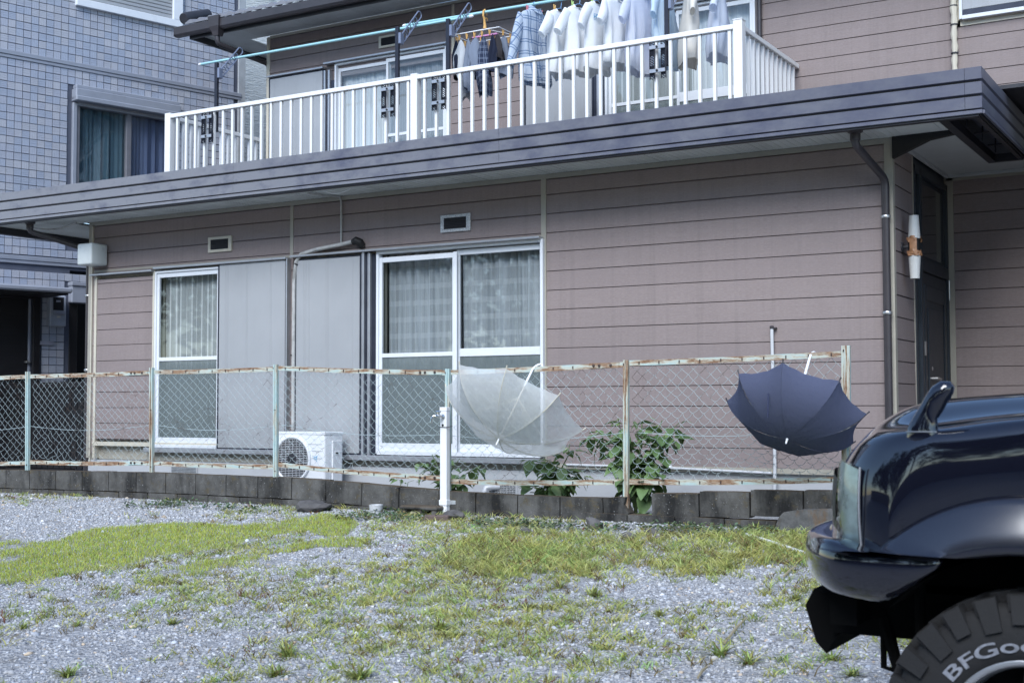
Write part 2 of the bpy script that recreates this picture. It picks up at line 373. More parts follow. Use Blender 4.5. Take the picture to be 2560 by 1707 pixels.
def wall(name, s0, s1, z0, z1, holes, place, zref=ZK, gap=.0045, boards=True, backmat='backing'):
    """backing sheet with siding boards laid on it; place(s, depth, z) -> world"""
    mb = MB()
    for (a, b, c, d) in rects_minus((s0, s1, z0, z1), holes):
        mb.box(a, b, .016, .10, c, d)
    mb.xf(lambda p: place(*p)); w = obj(name, mb, M[backmat], house)
    if not boards: return w
    k0 = math.floor((z0-zref)/PITCHB)-1; k = k0
    while zref+k*PITCHB < z1:
        za, zb = max(z0, zref+k*PITCHB), min(z1, zref+(k+1)*PITCHB); k += 1
        if zb-za < .02: continue
        for (a, b, c, d) in rects_minus((s0, s1, za, zb), holes):
            if d-c < .02 or b-a < .02: continue
            q = MB(); t = d-gap; ch = .007; j = random.uniform(-.0012, .0012)
            q.add([(a, .0155, c), (b, .0155, c), (b, j-.003, c), (a, j-.003, c), (a, j, t-ch), (b, j, t-ch), (a, ch, t), (b, ch, t), (a, .0155, t), (b, .0155, t)],
                  [(0, 1, 2, 3), (3, 2, 5, 4), (4, 5, 7, 6), (6, 7, 9, 8), (0, 3, 4, 6, 8), (1, 9, 7, 5, 2), (0, 8, 9, 1)])
            q.xf(lambda p: place(*p)); obj('siding_board', q, M['siding'], w)
    return w
front = lambda s, d, z: (s, d, z)
upper = lambda s, d, z: (s, YU+d, z)
# --- lower front wall
WL = (-4.853, -3.94, .525, 2.385); SH1 = (-3.92, -3.02, .50, 2.425)
WR = (-1.85, -.045, .50, 2.41); SH2 = (-2.90, -1.86, .47, 2.425)
H1 = [(-5.83, -3.0, .40, 2.44), (-2.96, -.03, .40, 2.44)]
wall('front_wall', -5.90, 3.05, .41, SOF-.045, H1, front)
wall('shutter_case', -5.78, -4.90, .56, 2.37, [], lambda s, d, z: (s, d-.035, z))
# backing with window openings behind the two window groups
mb = MB()
for (a, b, c, d) in rects_minus((-5.83, -3.0, .35, 2.44), [WL]): mb.box(a, b, .02, .10, c, d)
for (a, b, c, d) in rects_minus((-2.96, -.03, .35, 2.44), [WR]): mb.box(a, b, .02, .10, c, d)
obj('window_surround', mb, M['trim'], house)
# trims
mb = MB()
mb.box(-5.955, -5.90, -.012, .9, .36, SOF)                       # left corner
mb.box(-3.0, -2.96, -.006, .03, 2.44, SOF-.03); mb.box(-.052, -.002, -.012, .03, .36, SOF-.03)
mb.box(-5.90, 3.05, -.008, .03, SOF-.045, SOF-.002)
mb.box(3.045, XD+.004, -.010, .05, .36, SOF+.10)                        # right corner
mb.box(-.002, 3.045, -.012, .05, .372, .415)                      # starter strip
mb.box(-2.96, -.052, -.006, .03, 2.452, 2.475); mb.box(-5.9, -3.0, -.006, .03, 2.452, 2.472)
obj('trim_strips', mb, M['trim'], house)
mb = MB(); mb.box(-5.90, -5.885, -.022, .9, .3, SOF-.05); mb.box(-5.835, -5.80, -.03, .02, .36, 2.42); mb.box(-5.797, -5.782, -.045, .02, .36, 2.42); mb.box(-4.90, -4.875, -.05, .02, .5, 2.42)
mb.box(-5.82, -3.92, -.05, .02, .50, .545)
obj('cream_trim', mb, M['cream'], house)
# foundation, with the two crawl-space vents
fnd = obj('foundation', MB().box(-5.93, 3.09, .03, .35, -.3, .372).box(-5.93, -.06, -.004, .03, -.3, .34), M['found'], house)
def floor_vent(x0, x1, y0, y1, m):
    a, b = py(x0, y1, -.006), py(x1, y0, -.006); q = MB(); q.box(a[0]-.02, b[0]+.02, -.012, .0, a[2]-.02, b[2]+.02); vf = obj('foundation_vent', q, M['found'], house)
    obj('vent_recess', MB().box(a[0], b[0], -.0135, -.0122, a[2], b[2]), M['black'], vf)
    q = MB(); n = int((b[0]-a[0])/.016)
    for i in range(n+1): q.box(a[0]+i*.016, a[0]+i*.016+.005, -.018, -.014, a[2], b[2])
    for i in range(int((b[2]-a[2])/.016)+1): q.box(a[0], b[0], -.017, -.0142, a[2]+i*.016, a[2]+i*.016+.005)
    obj('vent_mesh', q, M[m], vf)
floor_vent(430, 491, 1168, 1184, 'galv'); floor_vent(1222, 1290, 1208, 1234, 'vent')
# --- windows
def curtain(x0, x1, z0, z1, y, amp, n, mat, parent, seed, yfun=None):
    rng = random.Random(seed); ph = [rng.uniform(0, 6.3) for _ in range(4)]
    def fn(u, v):
        x = x0+u*(x1-x0); d = amp*(math.sin(u*n*6.283+ph[0]+1.3*math.sin(u*9+ph[1]))+.5*math.sin(u*n*2.3*6.283+ph[2]))*(1-.35*v)
        return (x+.01*math.sin(v*3+u*20), y+d, z0+v*(z1-z0))
    return obj('curtain', MB().grid(int(n*10)+8, 6, fn), mat, parent, smooth='all')
def sash(x0, x1, z0, z1, y, zm, parent, low='frost', fw=.035, rail=.04, side='alu', ins=.0):
    q = MB(); q.cbox(x0, x0+fw, y, y+.03, z0, z1, .003); q.cbox(x1-fw, x1, y, y+.03, z0, z1, .003)
    q.cbox(x0+fw, x1-fw, y+.002, y+.028, z1-.05, z1, .003); q.cbox(x0+fw, x1-fw, y+.002, y+.028, z0, z0+.075, .003)
    if zm: q.cbox(x0+fw, x1-fw, y+.002, y+.028, zm-rail/2, zm+rail/2, .003)
    s = obj('sash', q, M[side], parent)
    if zm:
        obj('pane', MB().box(x0+fw, x1-fw, y+.012, y+.015, zm+rail/2, z1-.05), M['glass'], parent)
        obj('pane', MB().box(x0+fw, x1-fw, y+.012, y+.015, z0+.075, zm-rail/2), M[low], parent)
    else: obj('pane', MB().box(x0+fw, x1-fw, y+.012, y+.015, z0+.075, z1-.05), M['glass'], parent)
def frame(x0, x1, z0, z1, y0, y1, t=.03, mat='alu', name='window'):
    q = MB(); q.cbox(x0-t, x0, y0, y1, z0-t, z1+t, .003); q.cbox(x1, x1+t, y0, y1, z0-t, z1+t, .003); q.cbox(x0, x1, y0, y1, z1, z1+t, .003); q.cbox(x0, x1, y0-.02, y1, z0-t-.01, z0, .003)
    return obj(name, q, M[mat], house)
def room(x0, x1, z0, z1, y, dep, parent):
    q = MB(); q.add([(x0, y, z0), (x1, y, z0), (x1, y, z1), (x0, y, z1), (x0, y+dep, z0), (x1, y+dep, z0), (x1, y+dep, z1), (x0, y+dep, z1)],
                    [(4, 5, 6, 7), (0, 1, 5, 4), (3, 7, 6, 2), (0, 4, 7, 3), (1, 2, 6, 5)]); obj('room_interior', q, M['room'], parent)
# left window (single leaf in view, mesh curtain)
w = frame(WL[0], WL[1], WL[2], WL[3], -.045, .06, .025); room(WL[0]-.2, WL[1]+.2, WL[2]-.2, WL[3]+.2, .101, 1.2, w)
sash(WL[0], WL[1], WL[2], WL[3], -.03, 1.445, w); curtain(WL[0], WL[1], WL[2], WL[3], .09, .012, 6, M['lace2'], w, 3)
obj('hood_strip', MB().cbox(-4.87, -3.0, -.085, .02, 2.428, 2.452, .004).cbox(-5.85, -4.88, -.10, .02, 2.405, 2.425, .004), M['alug'], w)
# right window (two leaves)
w2 = frame(WR[0], WR[1], WR[2], WR[3], -.05, .06, .028); room(WR[0]-.1, WR[1]+.2, WR[2]-.2, WR[3]+.2, .101, 1.4, w2)
sash(WR[0], -.965, WR[2], WR[3]-.035, -.035, 1.42, w2); sash(-.975, WR[1], WR[2], WR[3]-.01, .004, 1.43, w2, rail=.075, fw=.032)
obj('meeting_stile', MB().cbox(-.985, -.945, -.042, -.032, WR[2], WR[3]-.03, .003), M['alu'], w2)
curtain(WR[0], -1.0, WR[2], WR[3], .12, .030, 7, M['lace'], w2, 5); curtain(-1.0, WR[1], WR[2], WR[3], .12, .032, 8, M['lace'], w2, 8)
obj('hood_strip', MB().cbox(-2.93, -.03, -.10, .02, 2.438, 2.458, .004), M['alug'], w2)
obj('sill', MB().cbox(-2.93, -.03, -.075, -.002, .405, .455, .005).cbox(-5.0, -3.0, -.07, -.002, .44, .488, .005), M['alug'], w2)
# shutter leaves and their tracks
def shutter(x0, x1, z0, z1, y, ribs, plc=front, edge=True):
    q = MB(); q.cbox(x0, x1, y, y+.03, z0, z1, .004)
    for t in ribs:
        xr = x0+t*(x1-x0); q.box(xr-.0012, xr+.0012, y-.0012, y+.001, z0+.01, z1-.01)
    q.xf(lambda p: plc(*p)); s = obj('shutter_leaf', q, M['shutter'], house)
    e = MB(); e.box(x0-.022, x0-.003, y+.004, y+.05, z0-.01, z1+.015).box(x1+.003, x1+.022, y+.004, y+.05, z0-.01, z1+.015).box(x0-.022, x1+.022, y+.006, y+.05, z1+.003, z1+.016).box(x0-.022, x1+.022, y+.006, y+.05, z0-.035, z0-.003)
    e.xf(lambda p: plc(*p)); obj('shutter_track', e, M['track'], s); return s
shutter(*SH1, -.055, (.10, .12, .14, .42, .44, .78, .80)); shutter(-2.875, -2.075, .47, 2.405, -.055, (.12, .14, .16, .2, .22, .48, .5, .52, .9))
obj('shutter_guide', MB().cbox(-2.04, -2.012, -.07, .02, .44, 2.44, .003).cbox(-1.975, -1.945, -.06, .02, .44, 2.43, .003).cbox(-3.0, -2.985, -.07, .02, .44, 2.44, .003), M['alug'], house)
obj('shutter_guide', MB().box(-2.010, -1.976, -.045, .02, .44, 2.43).box(-1.944, -1.88, -.03, .02, .44, 2.42), M['track'], house)
# wall vents
def wall_vent(x0, x1, y0, y1, Y, m):
    a, b = py(x0, y1, Y), py(x1, y0, Y); cz = (py((x0+x1)/2, y0, Y)[2]+py((x0+x1)/2, y1, Y)[2])/2; h = (y1-y0)*.86/2*abs(py(x0, 0, Y)[2]-py(x0, 100, Y)[2])/100
    v = obj('wall_vent', MB().cbox(a[0], b[0], Y-.018, Y+.004, cz-h, cz+h, .004), M[m], house); mx, mz = (b[0]-a[0])*.13, h*.36
    obj('vent_recess', MB().box(a[0]+mx, b[0]-mx, Y-.0195, Y-.0184, cz-h+mz, cz+h-mz), M['black'], v)
    q = MB(); n = 7
    for i in range(n):
        z = cz-h+mz+(i+.5)*(2*h-2*mz)/n; q.add([(a[0]+mx, Y-.026, z-.004), (b[0]-mx, Y-.026, z-.004), (b[0]-mx, Y-.020, z+.006), (a[0]+mx, Y-.020, z+.006)], [(0, 1, 2, 3)])
    obj('louvre', q, M['dark'], v)
wall_vent(522, 581, 589, 633, -.004, 'cream'); wall_vent(1103, 1177.5, 533, 583, -.004, 'vent'); wall_vent(948, 1000, 86, 121, YU-.004, 'cream')
# --- porch
pside = lambda s, d, z: (XD-d, s, z)
wall('porch_side_wall', .05, .633, .36, SOF+.12, [], pside)
wall('porch_back_wall', XD+.06, 8.2, .2, SOF+.02, [], lambda s, d, z: (s, YB+d, z))
obj('porch_trim', MB().box(XD-.1, XD+.006, .633, .655, .1, SOF).box(XD-.02, XD+.06, YB-.012, YB+.05, .1, SOF).box(XD, 8.2, YB-.012, YB+.05, SOF-.06, SOF), M['trim'], house)
dr = obj('entrance_door', MB().box(XD-.12, XD-.02, .655, YB-.012, .1, SOF), M['door'], house)
dz0, dz1 = .15, 2.36
q = MB(); q.cbox(XD-.03, XD+.012, .66, .70, dz0, SOF-.1, .004).cbox(XD-.03, XD+.012, .86, .92, dz0, SOF-.1, .004).cbox(XD-.03, XD+.012, YB-.06, YB-.014, dz0, SOF-.1, .004).cbox(XD-.03, XD+.014, .92, YB-.06, 2.06, 2.16, .004).cbox(XD-.03, XD+.012, .66, YB-.014, SOF-.16, SOF-.1, .004)
obj('door_frame', q, M['door'], dr)
obj('door_leaf', MB().cbox(XD-.03, XD-.006, .925, YB-.065, dz0, 2.055, .004).cbox(XD-.008, XD+.006, .98, 1.05, .2, 1.95, .005).cbox(XD-.008, XD+.006, YB-.2, YB-.12, .2, 1.95, .005).cbox(XD-.008, XD+.006, 1.06, YB-.21, 1.82, 1.95, .005).cbox(XD-.008, XD+.004, 1.12, YB-.27, .3, 1.76, .004), M['door'], dr)
obj('pane', MB().box(XD-.019, XD-.016, .72, .85, dz0+.3, SOF-.4).box(XD-.019, XD-.016, .98, YB-.1, 2.2, SOF-.2), M['glass'], dr)
hz = py(2345, 946, 1.1)[2]
q = MB(); p = px(2346, 946, XD+.05); q.tube([(XD-.01, p[1]-.03, p[2]), (XD+.05, p[1]-.03, p[2]), (XD+.055, p[1]-.0, p[2]), (XD+.05, p[1]+.11, p[2]-.004)], [.012, .012, .011, .009], 8)
p2 = px(2330, 921, XD); q.lathe([(.018, 0), (.018, .012), (.008, .016)], (XD-.006, p2[1], p2[2]), (1, 0, 0), 14)
p3 = px(2312, 868, XD); q.box(XD-.006, XD+.012, p3[1]-.02, p3[1]+.02, p3[2]-.07, p3[2]+.05)
p4 = px(2371, 727, XD); q.lathe([(.008, -.09), (.008, .09)], (XD+.012, p4[1]-.02, p4[2]), (0, 0, 1), 8)
obj('door_handle', q, M['steel'], dr, smooth=True)
# --- canopy: three stacked fascia boards, jointed, with gutter lip and soffit panels
YF, XE, XW = -.676, 3.914, -7.2
cn = obj('canopy_deck', MB().add([(XW, YF+.03, 3.318), (XE-.03, YF+.03, 3.318), (XE-.03, YU, 3.40), (XW, YU, 3.40), (XW, YF+.03, 3.30), (XE-.03, YF+.03, 3.30), (XE-.03, YU, 3.38), (XW, YU, 3.38)], [(0, 1, 2, 3), (7, 6, 5, 4), (0, 4, 5, 1), (1, 5, 6, 2), (3, 2, 6, 7), (0, 3, 7, 4)]).box(XE-.05, 8.0, YF+.9, YU, 3.36, 3.39), M['dark'], house)
lev = [3.338, 3.231, 3.126, 3.02]; jx = [XW, -7.0, py(583, 400, YF)[0], py(1247, 330, YF)[0], py(2411, 200, YF)[0], XE]
jx = [jx[0]]+jx[2:]
for i in range(3):
    for a, b in zip(jx[:-1], jx[1:]):
        q = MB(); zt, zb = lev[i], lev[i+1]+.011; a2, b2 = a+.0012, b-.0012
        q.add([(a2, YF+.02, zt), (b2, YF+.02, zt), (b2, YF-.002, zt-.006), (a2, YF-.002, zt-.006), (b2, YF+.001, zb+.006), (a2, YF+.001, zb+.006), (b2, YF+.02, zb), (a2, YF+.02, zb)], [(0, 3, 2, 1), (3, 5, 4, 2), (5, 7, 6, 4), (0, 1, 6, 7), (0, 7, 5, 3), (1, 2, 4, 6)])
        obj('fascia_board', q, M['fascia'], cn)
    q = MB(); zt, zb = lev[i], lev[i+1]+.011                              # right end return
    q.add([(XE-.02, YF+.021, zt), (XE-.02, YU-.4, zt), (XE+.004, YU-.4, zt-.012), (XE+.004, YF+.004, zt-.012), (XE, YU-.4, zb+.012), (XE, YF+.004, zb+.012), (XE-.02, YU-.4, zb), (XE-.02, YF+.021, zb)], [(0, 3, 2, 1), (3, 5, 4, 2), (5, 7, 6, 4), (0, 1, 6, 7), (0, 7, 5, 3), (1, 2, 4, 6)])
    obj('fascia_board', q, M['fascia'], cn)
    q = MB().box(XW, XW+.02, YF+.021, YU, zb, zt); obj('fascia_board', q, M['fascia'], cn)
obj('fascia_backing', MB().box(XW+.02, XE-.02, YF+.021, YF+.04, 3.0, 3.33).box(XE-.04, XE-.021, YF+.04, YU-.4, 3.0, 3.33), M['black'], cn)
obj('gutter_lip', MB().cbox(XW, XE, YF-.002, YF+.016, 2.996, 3.024, .003).cbox(XE-.004, XE+.014, YF+.02, YU-.4, 2.996, 3.024, .003), M['fascia'], cn)
obj('gutter_trough', MB().box(XW, XE-.03, YF+.016, YF+.075, 2.982, 3.004).box(XW+.02, XW+.10, YF+.075, 1.6, 2.95, 3.03), M['dark'], cn)
x = XW+.1; i = 0
while x < 3.05:
    x2 = min(x+.303, 3.55); q = MB(); yb_ = YU-.05 if x2 < -5.93 else -.006; q.box(x+.0015, x2-.0015, YF+.076, yb_, SOF, SOF+.012)
    for t in (.2, .4, .6, .8): xx = x+t*(x2-x); q.box(xx-.002, xx+.002, YF+.078, -.008, SOF-.003, SOF+.001)
    obj('soffit_panel', q, M['soffit'], cn); x = x2
while x < 3.55:
    x2 = min(x+.303, 3.56); obj('soffit_panel', MB().box(x+.0015, x2-.0015, YF+.076, -.02, SOF, SOF+.012), M['soffit'], cn); x = x2
# open gutter channel at the right end, porch ceiling and its dark beam
obj('porch_beam', MB().add([(XD+.006, -.03, 2.86), (XD+.006, -.03, 3.035), (3.60, -.05, 3.035), (3.60, -.05, 3.0), (3.40, -.045, 2.975), (XD+.006, .03, 2.86), (XD+.006, .03, 3.035), (3.60, .02, 3.035), (3.60, .02, 3.0), (3.40, .02, 2.975)], [(0, 1, 2, 3, 4), (9, 8, 7, 6, 5), (0, 5, 6, 1), (1, 6, 7, 2), (2, 7, 8, 3), (3, 8, 9, 4), (4, 9, 5, 0)]), M['black'], cn)
obj('porch_ceiling', MB().box(XD-.1, 3.60, .03, YB, SOF-.006, SOF+.02).box(3.60, 8.2, 1.3, YB, SOF-.006, SOF+.02), M['ceil'], cn)
obj('ceiling_bead', MB().box(XD, XD+.03, .05, YB, SOF-.035, SOF-.007).box(XD+.03, 8.2, YB-.04, YB-.013, SOF-.035, SOF-.007), M['ceil'], cn)
q = MB(); q.box(3.595, 3.66, YF+.08, 1.3, 2.985, 3.05); q.box(3.66, 3.87, 1.25, 1.3, 2.985, 3.05); q.box(3.84, 3.875, YF+.08, 1.3, 2.99, 3.03)
for yy in (-.25, .35, .9): q.box(3.66, 3.84, yy, yy+.05, 3.06, 3.07).tube([(3.72, yy+.02, 3.0), (3.72, yy+.02, 3.12)], .006, 6)
obj('gutter_channel', q, M['dark'], cn); obj('gutter_top', MB().box(3.66, 3.85, YF+.08, 1.25, 3.16, 3.17), M['fascia'], cn)
# --- upper storey
UH = [(-6.27, -3.26, 3.35, 5.45), (-2.18, .83, 3.35, 5.62), (2.97, 8.0, 4.86, 6.08)]
wall('upper_wall', -6.27, 8.2, 3.36, 6.04, UH, upper, zref=py(2375, 142, YU)[2])
obj('upper_trim', MB().box(-6.325, -6.27, YU-.012, YU+.6, 3.3, 6.06).box(-3.255, -3.215, YU-.008, YU+.03, 5.40, 6.05).box(-6.27, 8.2, YU-.008, YU+.03, 6.04, 6.078).box(2.93, 8.0, YU-.014, YU+.03, 4.80, 4.862).box(2.93, 2.972, YU-.014, YU+.03, 4.80, 6.06), M['cream'], house)
def zrow(px_, y): return py(px_, y, YU)[2]
zt1 = zrow(973, 150); zt2 = zrow(1697, 40)
A1, B1, C1 = -5.07, -4.236, -3.33
mb = MB()
for (a, b, c, d) in rects_minus((-6.27, -3.255, 3.35, 5.45), [(A1, C1+.04, 3.42, 5.35)]): mb.box(a, b, YU+.012, YU+.10, c, d)
for (a, b, c, d) in rects_minus((-2.18, .83, 3.35, 5.62), [(-1.05, .78, 3.42, 5.44)]): mb.box(a, b, YU+.012, YU+.10, c, d)
obj('window_surround', mb, M['siding'], house)
zA = zrow(680, 199)
shutter(-6.22, -5.30, 3.45, zrow(750, 190), -.06, (.08, .1, .5, .52, .9), upper)
obj('shutter_guide', MB().cbox(-5.262, -5.235, YU-.08, YU+.02, 3.42, zrow(830, 178), .003).cbox(-5.20, -5.17, YU-.07, YU+.02, 3.42, zrow(830, 178), .003), M['alug'], house); obj('shutter_guide', MB().box(-5.232, -5.203, YU-.05, YU+.02, 3.42, 5.32).box(-5.168, -5.09, YU-.04, YU+.02, 3.42, 5.30), M['track'], house)
zh = zrow(973, 145)
w3 = frame(A1, C1, 3.45, zh, YU-.055, YU+.06, .028); room(A1-.1, C1+.1, 3.4, zh+.15, YU+.101, 1.3, w3)
sash(A1, B1+.02, 3.45, zh-.03, YU-.004, zrow(1050, 331)-.12, w3, rail=.06); sash(B1-.02, C1, 3.45, zh-.02, YU-.042, zrow(1060, 329), w3, low='glass')
curtain(B1, C1, 3.45, zh-.03, YU+.08, .015, 5, M['net'], w3, 21); curtain(A1, B1, 3.45, zh-.03, YU+.10, .012, 5, M['lacew'], w3, 22)
obj('hood_strip', MB().cbox(-6.25, -5.27, YU-.10, YU+.02, zrow(750, 190)+.02, zrow(750, 190)+.045, .004).cbox(-5.26, C1+.05, YU-.10, YU+.02, zh+.03, zh+.055, .004), M['alug'], w3)
shutter(-2.14, -1.24, 3.45, 5.50, -.06, (.06, .08, .1, .45, .48, .9), upper)
obj('shutter_guide', MB().cbox(-2.175, -2.165, YU-.08, YU+.02, 3.42, 5.5, .003).cbox(-1.17, -1.14, YU-.07, YU+.02, 3.42, 5.5, .003), M['alug'], house); obj('shutter_guide', MB().box(-1.215, -1.173, YU-.05, YU+.02, 3.42, 5.5).box(-1.138, -1.07, YU-.04, YU+.02, 3.42, 5.5), M['track'], house)
zh2 = 5.47
w4 = frame(-1.04, .76, 3.45, zh2, YU-.055, YU+.06, .03); room(-1.15, .9, 3.4, zh2+.1, YU+.101, 1.3, w4)
sash(-1.04, -.12, 3.45, zh2-.02, YU-.004, zrow(1600, 255), w4); sash(-.16, .76, 3.45, zh2-.02, YU-.042, zrow(1790, 223)-.05, w4, rail=.11)
curtain(-1.04, .0, 3.45, zh2, YU+.09, .02, 7, M['lace2'], w4, 31); curtain(-.1, .76, 3.45, zh2, YU+.095, .014, 6, M['lacew'], w4, 32)
obj('hood_strip', MB().cbox(-2.18, .82, YU-.10, YU+.02, zh2+.035, zh2+.06, .004), M['alug'], w4)
w5 = frame(3.0, 4.7, 4.89, 6.0, YU-.06, YU+.05, .03)
obj('shutter_leaf', MB().cbox(3.0, 3.9, YU-.045, YU-.02, 4.955, 6.0, .004).cbox(3.9, 4.7, YU-.03, YU-.005, 4.955, 6.0, .004), M['shutter'], w5)
q = MB()
for t in (.10, .22, .24, .26, .28, .62, .64, .66, .68): xr = 3.0+t*.9; q.box(xr-.002, xr+.002, YU-.0475, YU-.0445, 4.96, 6.0)
obj('shutter_rib', q, M['shutter'], w5); obj('shutter_track', MB().box(3.0, 4.7, YU-.05, YU-.01, 4.90, 4.952), M['track'], w5)
# --- upper roof: soffit, fascia, gutter, first course of tiles
YE = 2.78
rf = obj('roof', MB().add([(-7.15, YE-.1, 6.17), (8.2, YE-.1, 6.17), (8.2, 9, 8.5), (-7.15, 9, 8.5), (-7.15, YE-.1, 6.13), (8.2, YE-.1, 6.13), (8.2, 9, 8.46), (-7.15, 9, 8.46)], [(0, 1, 2, 3), (7, 6, 5, 4), (0, 4, 5, 1), (1, 5, 6, 2), (3, 2, 6, 7), (0, 3, 7, 4)]), M['dark'], house)
x = -7.1; i = 0
while x < 8:
    x2 = x+.455; q = MB().box(x+.0015, x2-.0015, YE, YU-.009 if x2 > -6.33 else 9, 6.08, 6.095)
    obj('soffit_panel', q, M['soffit'], rf); x = x2
obj('eave_fascia', MB().box(-7.12, 8.2, YE-.03, YE-.001, 6.0, 6.17).box(-7.15, -7.12, YE-.03, 9, 6.0, 6.17), M['dark'], rf)
def gut(p): return p
sec = [(0, .13), (.0, .02), (.03, 0), (.09, 0), (.115, .03), (.12, .13), (.112, .13), (.107, .035), (.085, .008), (.035, .008), (.008, .025), (.008, .13)]
xg0 = py(441, 70, YE-.1)[0]; q = MB(); n = len(sec)
q.add([(xx, YE-.035-o, 6.03+h) for xx in (xg0, 8.2) for o, h in sec], [(j, (j+1) % n, n+(j+1) % n, n+j) for j in range(n)]); q.box(xg0, xg0+.004, YE-.152, YE-.037, 6.035, 6.155)
obj('gutter', q, M['pipe'], rf)
tm = MB(); tm.grid(8, 3, lambda u, v: (u*.185, -.02+v*.30, .035*math.sin(u*math.pi)**2+.012*(1-v)+v*.095)); tm.grid(8, 1, lambda u, v: (u*.185, -.02, (.035*math.sin(u*math.pi)**2+.012)*(1-v)-.01*v))
t0 = None; k = 0; x = -7.12
while x < -1.2:
    if t0 is None:
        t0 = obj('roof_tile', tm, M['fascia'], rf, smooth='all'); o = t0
    else: o = t0.copy(); COL.objects.link(o)
    o.location = (x, YE-.13, 6.185+random.uniform(-.002, .002)); x += .18
q = MB(); q.lathe([(.0, 0), (.075, .0), (.085, .06), (.08, .5)], (-7.16, YE-.14, 6.26), (0, .93, .36), 14); obj('ridge_end_tile', q, M['dark'], rf, smooth=True)
# unseen wing added beyond the porch, out of frame, to darken it
wall('porch_shade_wall', -.45, YB, .1, SOF, [], lambda s, d, z: (4.95+d, s, z)); wall('shade_front_wall', 5.07, 8.2, .1, SOF, [], lambda s, d, z: (s, -.45+d, z))
obj('shade_roof', MB().box(4.75, 8.2, -.6, YB+.1, 3.05, 3.10), M['dark'], house)
# rest of the house shell, unseen from the lot but closing it
obj('side_wall', MB().box(-5.955, -5.85, .9, YU, -.3, SOF).box(-6.32, -6.22, YU+.1, 9, -.3, 6.08).box(-6.32, 8.2, 8.9, 9, -.3, 6.08), M['siding'], house)
# ================================================================= things on the house
def pipe_thing(name, label, cat, pts, r, mat, clips=(), head=None, n=12):
    b = pts[-1]; t = thing(name, label, cat, b)
    P = []
    for i, p in enumerate(pts):                      # rounded elbows
        p = np.array(p, float)
        if 0 < i < len(pts)-1:
            a, c = np.array(pts[i-1], float), np.array(pts[i+1], float)
            da, dc = (a-p)/np.linalg.norm(a-p), (c-p)/np.linalg.norm(c-p); e = min(.06, np.linalg.norm(a-p)*.4, np.linalg.norm(c-p)*.4)
            for k in range(5):
                q = k/4; P.append((1-q)**2*(p+da*e)+2*q*(1-q)*p+q*q*(p+dc*e))
        else: P.append(p)
    obj('pipe', MB().tube(P, r, n), mat, t, smooth=True)
    for c in clips:
        q = MB(); q.lathe([(r+.006, -.012), (r+.009, -.006), (r+.009, .006), (r+.006, .012)], c, (0, 0, 1), 14); obj('clip', q, M['steel'], t, smooth=True)
    if head: head(t)
    return t
# right-hand downpipe
p = py(2138, 335, -.50); xv = py(2217, 700, -.06)[0]
def collar(c, r):
    def f(t): obj('collar', MB().lathe([(r*1.9, .035), (r*1.9, .01), (r*1.3, .0), (r*1.3, -.05), (r, -.06)], c, (0, 0, 1), 14), M['pipe'], t, smooth=True)
    return f
c1 = py(2213, 451, -.06); cl = [(xv, -.06, py(2217, 542, -.06)[2]), (xv, -.06, py(2225, 782, -.06)[2])]
pipe_thing('downpipe', 'dark brown round downpipe at the porch corner with an elbow under the canopy', 'downpipe', [(p[0], -.50, 2.99), (p[0], -.50, 2.90), (xv, -.06, py(2212, 448, -.06)[2]), (xv, -.06, .02)], .031, M['pipe'], cl, collar((p[0], -.5, 2.985), .031))
# left-hand downpipe
p = py(75, 560, -.50)
pipe_thing('downpipe', 'dark brown downpipe bending behind the white box lamp at the house end', 'downpipe', [(p[0], -.50, 2.985), (p[0], -.50, 2.90), (-6.02, .05, py(195, 628, .05)[2]), (-6.02, .05, .02)], .031, M['pipe'], [(-6.02, .05, 2.2), (-6.02, .05, 1.35)], collar((p[0], -.5, 2.98), .031))
# upper downpipe with hopper
p = py(544, 60, YE-.1); xu = py(663, 300, YU-.02)[0]
def hop(t):
    q = MB(); xx, yy = p[0], YE-.1
    for a, b, z0, z1 in ((.10, .085, 6.06, 6.20), (.085, .06, 5.99, 6.06), (.06, .045, 5.94, 5.99)):
        q.add([(xx-a, yy-a*.9, z1), (xx+a, yy-a*.9, z1), (xx+a, yy+.06, z1), (xx-a, yy+.06, z1), (xx-b, yy-b*.9, z0), (xx+b, yy-b*.9, z0), (xx+b, yy+.05, z0), (xx-b, yy+.05, z0)], [(0, 1, 2, 3), (7, 6, 5, 4), (0, 4, 5, 1), (1, 5, 6, 2), (2, 6, 7, 3), (3, 7, 4, 0)])
    obj('hopper', q, M['pipe'], t)
pipe_thing('downpipe', 'dark downpipe running from the upper gutter hopper down the upper house corner', 'downpipe', [(p[0], YE-.1, 5.97), (p[0], YE-.1, 5.84), (xu, YU+.05, py(665, 160, YU)[2]), (xu, YU+.05, 3.45)], .034, M['pipe'], [(xu, YU+.05, py(662, 199, YU)[2])], hop)
xq = py(1898, 60, YU-.05)[0]
pipe_thing('downpipe', 'slim dark downpipe beside the balcony window frame behind the shirts', 'downpipe', [(xq, YU-.04, 6.0), (xq, YU-.04, 3.5)], .026, M['pipe'])
